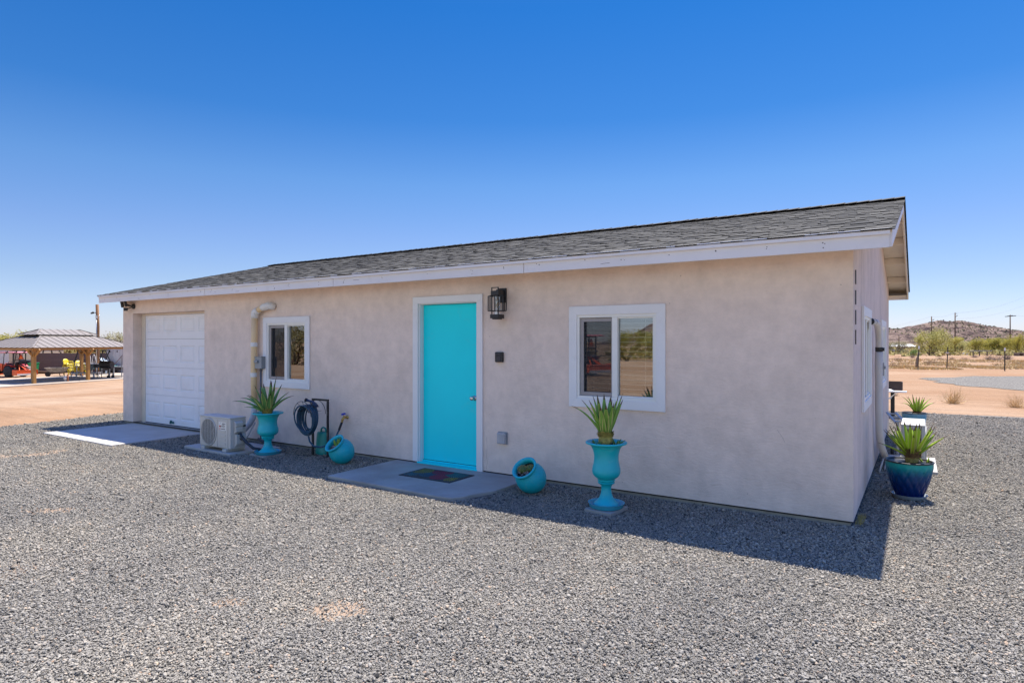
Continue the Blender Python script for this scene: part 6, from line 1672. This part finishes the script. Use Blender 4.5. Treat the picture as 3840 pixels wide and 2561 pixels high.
def leafy(px, py, wpx, hpx, mt, seed, label, name='green_bush'):
    p, d = gz_at(*Z7(px, py)); w_ = wpx * .3188 / 2348 * d / 2; h_ = hpx * .3188 / 2348 * d; r = random.Random(seed); b = MB()
    for k in range(1500):
        a = r.uniform(0, 6.28); q = r.random() ** .5; z = r.random() ** .8
        c = Vector((math.cos(a) * q * w_ * (1 - .5 * z), math.sin(a) * q * w_ * (1 - .5 * z), z * h_ * (1 - .35 * q) * r.uniform(.8, 1.1)))
        u = Vector((r.uniform(-1, 1), r.uniform(-1, 1), r.uniform(-.3, 1.2))).normalized(); v = u.orthogonal().normalized(); s = .22 * r.uniform(.5, 1.2)
        b.add([c - u * s * .5, c + v * s * .25, c + u * s * .5, c - v * s * .25], [(0, 1, 2, 3)])
    o = b.build(name, mt, recalc=False); o.location = p
    return tag(o, label, 'bush')
leafy(595, 612, 150, 85, lush, 1, 'bright green leafy bush left of the tall broad tree')
leafy(470, 590, 180, 45, olive, 2, 'low olive bush under the pale-roofed building')
leafy(1560, 590, 110, 60, lush, 3, 'yellow-green leafy bush behind the brush pile')
leafy(1660, 600, 90, 55, lush, 4, 'small leafy bush at the top of the brush pile')

# fence posts, stake, wires
gp = 'steel fence posts'
post_m = mat('t_post', (.035, .032, .028), .8, var=.2)
FP = []
for (bx, by), (tx, ty), lab, white in (((632, 772), (648, 495), 'leaning steel fence post with a white tip beside the forked stake', True), ((972, 768), (990, 505), 'dark rusty fence post with a rag wired to it', False), ((1655, 785), (1658, 515), 'steel fence post with a white tip at the right', True)):
    p, d = gz_at(*Z7(bx, by)); h = (by - ty) * .3188 / 2348 * d; q = RGT * ((tx - bx) * .3188 / 2348 * d)
    t = thing('fence_post', lab, 'fence post', p, 0, gp); FP.append((p, q, h))
    b = MB(); b.bar((0, 0, -.2), q * .85 + Vector((0, 0, h * .86 if white else h)), .042, .036); b.build('post', post_m, t)
    if white:
        b = MB(); b.bar(q * .86 + Vector((0, 0, h * .865)), q + Vector((0, 0, h)), .06, .05); b.build('tip', M['white_paint'], t)
    else:
        b = MB(); b.ball(q * .8 + Vector((-.02, -.05, h * .72)), .10, 6, sz=.6); b.bar(q * .78 + Vector((-.12, -.05, h * .74)), q * .8 + Vector((.1, -.05, h * .72)), .05, .04); b.build('rag', mat('rag', (.42, .34, .28), .9), t)
p, d = gz_at(*Z7(610, 762)); t = MB(); t.smooth = True; sc_ = .3188 / 2348 * d
t.tube([Vector((0, 0, -.1)), RGT * (10 * sc_) + Vector((0, 0, 60 * sc_)), RGT * (14 * sc_) + Vector((0, 0, 120 * sc_)), RGT * (34 * sc_) + Vector((0, 0, 165 * sc_)), RGT * (55 * sc_) + Vector((0, 0, 195 * sc_))], [.055, .052, .046, .038, .025], 8)
t.tube([RGT * (14 * sc_) + Vector((0, 0, 118 * sc_)), RGT * (26 * sc_) + Vector((0, 0, 150 * sc_)), RGT * (28 * sc_) + Vector((0, 0, 190 * sc_))], [.04, .03, .02], 6)
o = t.build('wooden_stake', mat('stake_wood', (.20, .14, .10), .9, var=.3)); o.location = p; tag(o, 'crooked forked wooden stake beside the leaning fence post', 'stake')
b = MB(); ends = [FP[0][0] - (FP[1][0] - FP[0][0]).normalized() * 7] + [f[0] for f in FP] + [FP[2][0] + Vector((7, -.5, 0))]
for k in range(7):
    for a, c in zip(ends, ends[1:]): b.bar(a + Vector((0, 0, .12 + .17 * k)), c + Vector((0, 0, .12 + .17 * k)), .004, .004)
for a, c in zip(ends, ends[1:]):
    n = int((c - a).length / .6)
    for i in range(n): q = a.lerp(c, i / n); b.bar(q + Vector((0, 0, .12)), q + Vector((0, 0, 1.14)), .002, .002)
tag(b.build('fence_wire', M['steel']), 'thin wire mesh strung between the steel fence posts', 'fence')

# power poles and lines
pole_w = banded('power_pole_wood', (.10, .065, .045), (.19, .105, .05), .8, .9, 'X', .2)
tops = []
for (bx, by), (tx, ty), lab, cross in (((795, 600), (795, 150), 'power pole with a short crossarm rising behind the tall broad tree', .52), ((1072, 600), (1072, 105), 'tallest power pole standing right of the tall broad tree', None), ((1720, 585), (1720, 130), 'power pole with a long top crossarm at the right', .0), ((412, 586), (412, 375), 'small distant power pole over the pale-roofed building', None)):
    p, d = gz_at(*Z7(bx, by)); k = .3188 / 2348 * d; h = (by - ty) * k
    t = thing('power_pole', lab, 'power pole', p, YAW, 'power poles')
    b = MB(); b.smooth = True; r_ = 7.5 * k; b.tube([(0, 0, -.4), (0, 0, h)], [r_, r_ * .72], 10); b.build('pole', pole_w, t)
    b = MB()
    if cross == .0: b.bar((-2.0 if False else -60 * k, 0, h - 18 * k), (68 * k, 0, h - 9 * k), .16, .16); b.bar((-30 * k, 0, h - 14 * k), (28 * k, 0, h - 8 * k), .22, .2)
    else:
        b.bar((0, 0, h - 50 * k if bx != 412 else h - 30 * k), (30 * k, 0, h - 30 * k if bx != 412 else h - 18 * k), .10, .10)
        if cross: b.bar((-32 * k, 0, h - 66 * k), (32 * k, 0, h - 64 * k), .2, .2)
        if bx == 1072: b.bar((0, 0, h - 6 * k), (24 * k, 0, h - 10 * k), .07, .07)
    b.build('crossarm', M['black_rough'], t)
    b = MB(); b.bar((0, 0, h), (0, 0, h + 7 * k), .07, .07); b.build('insulator', M['box_grey'], t)
    tops.append((p, h, k))
b = MB()
def sag(a, c, s, n=14): return [a.lerp(c, i / n) + Vector((0, 0, -4 * s * (i / n) * (1 - i / n))) for i in range(n + 1)]
A_, B_, C_, D_ = [p + Vector((0, 0, h)) for p, h, k in tops]
left_end = A_ + (A_ - B_).normalized() * 60 + Vector((0, 0, -3))
for a, c, s in ((A_, B_, .4), (A_ + Vector((0, 0, -1.2)), B_ + Vector((0, 0, -1.4)), .5), (left_end, A_, .8), (left_end + Vector((0, 0, -1.5)), A_ + Vector((0, 0, -1.2)), .8), (B_, B_ + (B_ - A_) * 3.2 + Vector((0, 0, 1.5)), 1.0), (B_ + Vector((0, 0, -1.4)), B_ + (B_ - A_) * 3.2 + Vector((0, 0, -.5)), 1.0), (C_, C_ + RGT * 60, 1.5), (C_ - RGT * 80 + Vector((0, 0, -4)), C_ + Vector((0, 0, -4.2)), 0)):
    b.tube(sag(a, c, s), .013, 4, False)
tag(b.build('power_lines', mat('wire_grey', (.35, .37, .40), .6)), 'thin overhead wires between the power poles', 'power lines')

# saguaros, low building, frame and scraps
def saguaro(px, pyb, pyt, label, arms):
    p, d = gz_at(*Z7(px, pyb)); k = .3188 / 2348 * d; h = (pyb - pyt) * k
    t = thing('saguaro_cactus', label, 'cactus', p, 0, 'saguaro cacti'); b = MB(); b.smooth = True
    b.tube([(0, 0, -.2), (0, 0, h * .9), (0, 0, h * .97), (0, 0, h)], [.26, .27, .2, .05], 10); b.build('trunk', mat('saguaro', (.03, .045, .025), .8), t)
    for s_ in arms: 
        b = MB(); b.smooth = True; q = RGT * s_; b.tube([Vector((0, 0, h * .4)), q * .5 + Vector((0, 0, h * .38)), q * .7 + Vector((0, 0, h * .5)), q * .7 + Vector((0, 0, h * .78))], [.15, .17, .17, .06], 8); b.build('arm', mat('saguaro', (.03, .045, .025), .8), t)
saguaro(1042, 585, 470, 'dark saguaro just left of the tallest power pole', ()); saguaro(1095, 585, 490, 'saguaro with an arm just right of the tallest power pole', (1,)); saguaro(1316, 580, 498, 'dark saguaro behind the left end of the metal frame', ()); saguaro(958, 588, 490, 'slim saguaro beside the small yellow-green tree', ())
def far_box(px0, px1, pyt, pyb, d, zname):
    pass
p, d = gz_at(*Z7(450, 562)); d += 60; a = CAM + (FWD + RGT * ((Z7(300, 0)[0] - 1920) / 2348)) * d; c = CAM + (FWD + RGT * ((Z7(612, 0)[0] - 1920) / 2348)) * d
zt = CAM.z + (1280.5 - Z7(0, 475)[1]) / 2348 * d; zb = ground_z(a.x, a.y); ln = (c - a).length
t = thing('ranch_building', 'long low building with a pale metal roof beyond the desert trees', 'building', (a.x, a.y, zb), YAW)
b = MB(); b.box(-12, ln, 0, 8, -.5, zt - zb - .8); b.build('wall', mat('ranch_wall', (.30, .22, .18), .9), t)
b = MB(); b.add([(-12.5, -.6, zt - zb - .85), (ln + .5, -.6, zt - zb - .85), (ln + .5, 4, zt - zb + .15), (-12.5, 4, zt - zb + .15), (-12.5, 8.6, zt - zb - .85), (ln + .5, 8.6, zt - zb - .85)], [(0,1,2,3), (3,2,5,4)]); b.build('roof', mat('ranch_roof', (.70, .69, .66), .5, metal=.1), t)
p, d = gz_at(*Z7(345, 588)); k = .3188 / 2348 * d; t = thing('mailbox_post', 'white cross-shaped post with a dark box by the house corner', 'post', p, YAW)
b = MB(); b.box(8 * k, 13 * k, -.05, .05, 0, 56 * k); b.box(-22 * k, 20 * k, -.04, .04, 42 * k, 47 * k); b.build('post', M['white_paint'], t)
b = MB(); b.box(-20 * k, 4 * k, .06, .8, 10 * k, 40 * k); b.build('box', mat('dark_box', (.09, .05, .035), .9), t)
p, d = gz_at(*Z7(1370, 612)); k = .3188 / 2348 * d; t = thing('metal_frame', 'flat grey metal frame standing on dark legs in the desert', 'metal frame', p, YAW)
b = MB()
for y in (0, 2.2): b.box(-130 * k + y, 125 * k + y * .3, y, y + .1, 55 * k, 62 * k)
for i in range(6): b.bar((-130 * k + i * 51 * k, 0, 58 * k), (-125 * k + i * 48 * k + 2, 2.2, 58 * k), .12, .12)
b.build('frame', mat('frame_grey', (.32, .31, .31), .5, metal=.4), t)
for x in (-70, 5, 95):
    b = MB(); b.box(x * k - 4 * k, x * k + 4 * k, .3, .5, -.2, 54 * k); b.build('leg', mat('frame_leg', (.10, .075, .06), .9), t)
p, d = gz_at(*Z7(1200, 600)); k = .3188 / 2348 * d; t = MB(); t.slab([(-27 * k, 0), (27 * k, 0), (27 * k, .5), (-27 * k, .5)], 0, 8 * k); t.bar((-26 * k, .2, 5 * k), (-20 * k, .2, 27 * k), .5, .2); t.bar((24 * k, .2, 5 * k), (27 * k, .2, 25 * k), .4, .2); o = t.build('white_tub', mat('tub_white', (.72, .71, .69), .5), bevel=.05); o.location = p; o.rotation_euler = (0, 0, YAW); tag(o, 'small white tub lying left of the metal frame', 'tub')
p, d = gz_at(*Z7(1825, 610)); k = .3188 / 2348 * d; t = thing('picnic_table', 'dark low wooden table under the tree at the right edge', 'table', p, YAW)
b = MB(); b.box(-45 * k, 45 * k, -.6, .6, 32 * k, 37 * k); b.build('tabletop', twig_grey, t)
for x in (-32, 30): b = MB(); b.box(x * k - .15, x * k + .15, -.6, .6, 0, 31 * k); b.build('leg', twig_grey, t)

# low yellow grass and scattered scrub (uncountable)
b = MB(); r = random.Random(77)
for k in range(5200):
    px, py = Z7(r.uniform(290, 1980), r.uniform(738, 772) if k < 3000 else r.uniform(600, 735)); d = 1.62 / ((py - 1280.5) / 2348); p = CAM + (FWD + RGT * ((px - 1920) / 2348)) * d
    if noise.noise(Vector((p.x * .35, p.y * .22, 3))) < -.02: continue
    z = ground_z(p.x, p.y)
    for q in range(3):
        a = Vector((p.x + r.uniform(-.15, .15), p.y + r.uniform(-.3, .3), z)); h = r.uniform(.04, .16); b.t = r.random(); b.add([a, a + Vector((r.uniform(.04, .10), 0, 0)), a + Vector((r.uniform(-.1, .1), r.uniform(-.1, .1), h))], [(0, 1, 2)])
o = b.build('dry_grass', tone_mat('dry_grass', [(0, (.50, .34, .16)), (1, (.68, .50, .24))], 1, 0), recalc=False); tag(o, 'yellow dry grass scattered along the fence line', 'grass', None, 'stuff')
b = MB(); r = random.Random(78)
def scrub_at(p, w_, h_, n):
    tn = r.random()
    for q in range(n):
        a = r.uniform(0, 6.28); rr_ = r.random() ** .5 * w_; c = p + Vector((math.cos(a) * rr_, math.sin(a) * rr_, r.random() * h_ * (1 - .4 * rr_ / w_)))
        u = Vector((r.uniform(-1, 1), r.uniform(-1, 1), r.uniform(-.2, 1))).normalized(); v = u.orthogonal().normalized(); s = r.uniform(.15, .4) * h_; b.t = min(1, max(0, tn * .7 + r.uniform(0, .3))); b.add([c - u * s, c + v * s * .5, c + u * s, c - v * s * .5], [(0, 1, 2, 3)])
for k in range(620):                                              # right: a belt under the hill
    px = r.uniform(3290, 3900); d = r.uniform(135, 420); p = CAM + (FWD + RGT * ((px - 1920) / 2348)) * d; scrub_at(Vector((p.x, p.y, ground_z(p.x, p.y))), r.uniform(.6, 1.6), r.uniform(.6, 1.5), 22)
for k in range(520):                                              # left: beyond the block wall
    px = r.uniform(-120, 520); d = r.uniform(64, 260); p = CAM + (FWD + RGT * ((px - 1920) / 2348)) * d; scrub_at(Vector((p.x, p.y, ground_z(p.x, p.y))), r.uniform(.6, 1.6), r.uniform(.5, 1.35), 22)
for k in range(500):                                              # behind the camera, for the window reflections
    x, y = r.uniform(-170, 60), r.uniform(-200, -42); scrub_at(Vector((x, y, ground_z(x, y))), r.uniform(.6, 1.6), r.uniform(.5, 1.4), 18)
o = b.build('desert_scrub', tone_mat('scrub', [(0, (.20, .18, .06)), (.5, (.36, .30, .10)), (1, (.46, .35, .15))], 1, 0), recalc=False); tag(o, 'low olive and tan desert scrub covering the far ground', 'scrub', None, 'stuff')

# trees beyond the left yard
def tree_l(px, pyt, d, mesh, mt, base, label, rot, wide=1.0, name='palo_verde_tree'):
    p = at_depth(px, d); p.z = ground_z(p.x, p.y); h = CAM.z + (1280.5 - pyt) / 2348 * d - p.z; s = h / base
    return make_tree(name, label, p, mesh, mt, rot, (s * wide, s * wide, s), 'trees beyond the left yard')
tree_l(26, 1238, 95, TB, green, 5, 'yellow-green tree rising behind the pavilion roof at the left edge', .4, 1.5)
tree_l(455, 1240, 88, TD, olive, 4.5, 'sparse grey-green tree showing between the pavilion roof and the house', 1.4, 1.1, 'mesquite_tree')
tree_l(396, 1258, 110, TD, olive, 4.5, 'faint small tree right of the tall service pole', 3.4, .6, 'mesquite_tree')
for k, (px, dd, pt) in enumerate(((180, 120, 1300), (300, 140, 1304), (130, 150, 1302), (380, 125, 1301), (240, 170, 1303))):
    tree_l(px, pt, dd, TC, green, 4.2, 'low yellow-green tree beyond the block wall, number %s from the left' % ('two', 'four', 'one', 'five', 'three')[k], k * 1.3, 1.4)
p = at_depth(150, 200); p.z = ground_z(p.x, p.y); t = thing('far_building', 'long pale grey building far beyond the block wall', 'building', p, YAW)
b = MB(); b.box(0, 18, 0, 8, -1, 2.6); b.build('wall', mat('far_wall', (.36, .35, .42), .9), t); b = MB(); b.box(-.4, 18.4, -.4, 8.4, 2.601, 2.9); b.build('roof', mat('far_roof', (.50, .49, .55), .7), t)

# the hill
prof = [(230, 395), (293, 290), (330, 285), (365, 312), (400, 295), (460, 290), (520, 300), (590, 300), (610, 296), (640, 268), (690, 240), (760, 220), (830, 205), (890, 195), (950, 198), (1000, 210), (1030, 232), (1060, 203), (1110, 197), (1150, 200), (1200, 224), (1260, 237), (1330, 240), (1390, 262), (1440, 290), (1500, 305), (1560, 335), (1620, 348), (1700, 352), (1760, 353), (1830, 358), (1882, 362), (2100, 395), (2600, 440)]
prof = [(-900, 430), (-400, 400), (-100, 330), (60, 300), (160, 315)] + prof[1:]
def ridge(px7):
    for (a, ya), (c, yc) in zip(prof, prof[1:]):
        if a <= px7 <= c: return ya + (yc - ya) * (px7 - a) / (c - a)
    return 440
D0 = 820.0; b = MB(); b.smooth = False; nu, nd = 300, 110; x70, x71 = -900, 2600; HZ = ZR
def hill_z(px7, dd):
    top = CAM.z + (1280.5 - Z7(0, ridge(px7))[1]) / 2348 * D0
    k = abs(dd) / (185 if dd < 0 else 260)
    s = max(0, 1 - k); s = s ** 1.12
    n = 0; q = Vector((px7 * .012, dd * .022, 1.5))
    n = (1 - abs(noise.noise(q))) * 3.0 - 2.4 + noise.noise(q * 3.1) * 1.5 + (1 - abs(noise.noise(q * 6.5))) * .9
    side = sstep(0, .12, s)
    return HZ - 1.5 + (top - HZ + 1.5) * s + n * side * (.35 + .65 * min(1, k * 6))
for j in range(nd + 1):
    dd = -185 + 445 * j / nd
    for i in range(nu + 1):
        px7 = x70 + (x71 - x70) * i / nu; u = (Z7(px7, 0)[0] - 1920) / 2348; p = CAM + (FWD + RGT * u) * D0 + FWD * dd
        b.v.append((p.x, p.y, hill_z(px7, dd)))
for j in range(nd):
    for i in range(nu): b.f.append([j*(nu+1)+i, j*(nu+1)+i+1, (j+1)*(nu+1)+i+1, (j+1)*(nu+1)+i]); b.m.append(0); b.sm.append(False); b.tone.append(.5)
hm, ht_, hb = nt('hill_rock'); LK = ht_.links; hb.inputs['Roughness'].default_value = 1; hb.inputs['Specular IOR Level'].default_value = .1
gg = N(ht_, 'ShaderNodeNewGeometry'); n1 = N(ht_, 'ShaderNodeTexNoise', i_Scale=.06, i_Detail=9, i_Roughness=.7); LK.new(gg.outputs['Position'], n1.inputs['Vector'])
r1 = ramp(ht_, [(.37, (.055, .038, .038)), (.47, (.18, .125, .10)), (.58, (.27, .195, .152)), (.74, (.36, .275, .215))]); LK.new(n1.outputs['Fac'], r1.inputs['Fac'])
n2 = N(ht_, 'ShaderNodeTexNoise', i_Scale=.35, i_Detail=5, i_Roughness=.7); LK.new(gg.outputs['Position'], n2.inputs['Vector']); r2 = ramp(ht_, [(.35, .6), (.6, 1.15)]); LK.new(n2.outputs['Fac'], r2.inputs['Fac'])
mx = N(ht_, 'ShaderNodeMix', data_type='RGBA', blend_type='MULTIPLY'); mx.inputs['Factor'].default_value = 1; LK.new(r1.outputs['Color'], mx.inputs['A']); LK.new(r2.outputs['Color'], mx.inputs['B']); LK.new(mx.outputs['Result'], hb.inputs['Base Color'])
bp = N(ht_, 'ShaderNodeBump', i_Strength=1, i_Distance=2.5); LK.new(n2.outputs['Fac'], bp.inputs['Height']); LK.new(bp.outputs['Normal'], hb.inputs['Normal'])
struct(b.build('hill', hm, recalc=False))
b = MB(); r = random.Random(5)
for k in range(1900):
    px7 = r.uniform(150, 2000); dd = -180 * r.random(); u = (Z7(px7, 0)[0] - 1920) / 2348; p = CAM + (FWD + RGT * u) * D0 + FWD * dd; p.z = hill_z(px7, dd)
    if p.z < HZ + .5: continue
    s = r.uniform(.35, 1.15); b.t = r.random()
    for q in range(4):
        c = p + Vector((r.uniform(-.6, .6) * s, r.uniform(-.6, .6) * s, r.uniform(.1, .9) * s)); a1 = Vector((r.uniform(-1, 1), r.uniform(-1, 1), r.uniform(-1, 1))).normalized(); a2 = a1.orthogonal(); b.add([c - a1 * s * .7, c + a2 * s * .7, c + a1 * s * .7, c - a2 * s * .7], [(0, 1, 2, 3)])
o = b.build('hillside_scrub', tone_mat('hill_scrub', [(0, (.11, .10, .06)), (1, (.21, .19, .10))], 1, 0), recalc=False); tag(o, 'dark specks of scrub dotted over the rocky hill', 'scrub', None, 'stuff')

# behind the camera: what the front windows mirror
gt2 = 'trees mirrored in the front windows'
for k, (x, y, m_, mt_, s) in enumerate(((-25, -40, TA, olive, .50), (-21.5, -46, TB, green, .58), (-17.5, -44, TB, olive, .55), (-13, -43, TC, green, .7), (-62, -42, TD, olive, 1.1), (-72, -60, TA, green, .9), (-9, -60, TB, olive, 1))):
    make_tree('mesquite_tree', ('broad grey-green tree mirrored in the left pane of the right window', 'yellow-green tree mirrored between the right window panes', 'grey-green tree mirrored in the right pane of the right window', 'small yellow-green tree mirrored at the right of the right window', 'thin tree mirrored in the window left of the door', 'yellow-green tree mirrored far back in the window left of the door', 'distant grey-green tree mirrored beside the right window frame')[k], (x, y, ground_z(x, y)), m_, mt_, k * 1.1, s, gt2)
tr2 = dup(TR, (-13.2, -21, ground_z(-13, -21)), R(200), 'red tractor parked behind the viewpoint, seen only mirrored in the right window')
b = MB(); nx2, ny2 = 60, 24
for j in range(ny2 + 1):
    for i in range(nx2 + 1):
        x = -420 + 520 * i / nx2; y = -430 - 200 * j / ny2; h = 24 * math.exp(-((x + 175) / 40) ** 2) + 14 * math.exp(-((x + 20) / 60) ** 2); k = math.sin(math.pi * j / ny2)
        b.v.append((x, y, -3 + h * k + 5 * k * noise.noise(Vector((x * .03, y * .03, 0)))))
for j in range(ny2):
    for i in range(nx2): b.f.append([j*(nx2+1)+i, j*(nx2+1)+i+1, (j+1)*(nx2+1)+i+1, (j+1)*(nx2+1)+i]); b.m.append(0); b.sm.append(False); b.tone.append(.5)
struct(b.build('hill', hm, recalc=False))
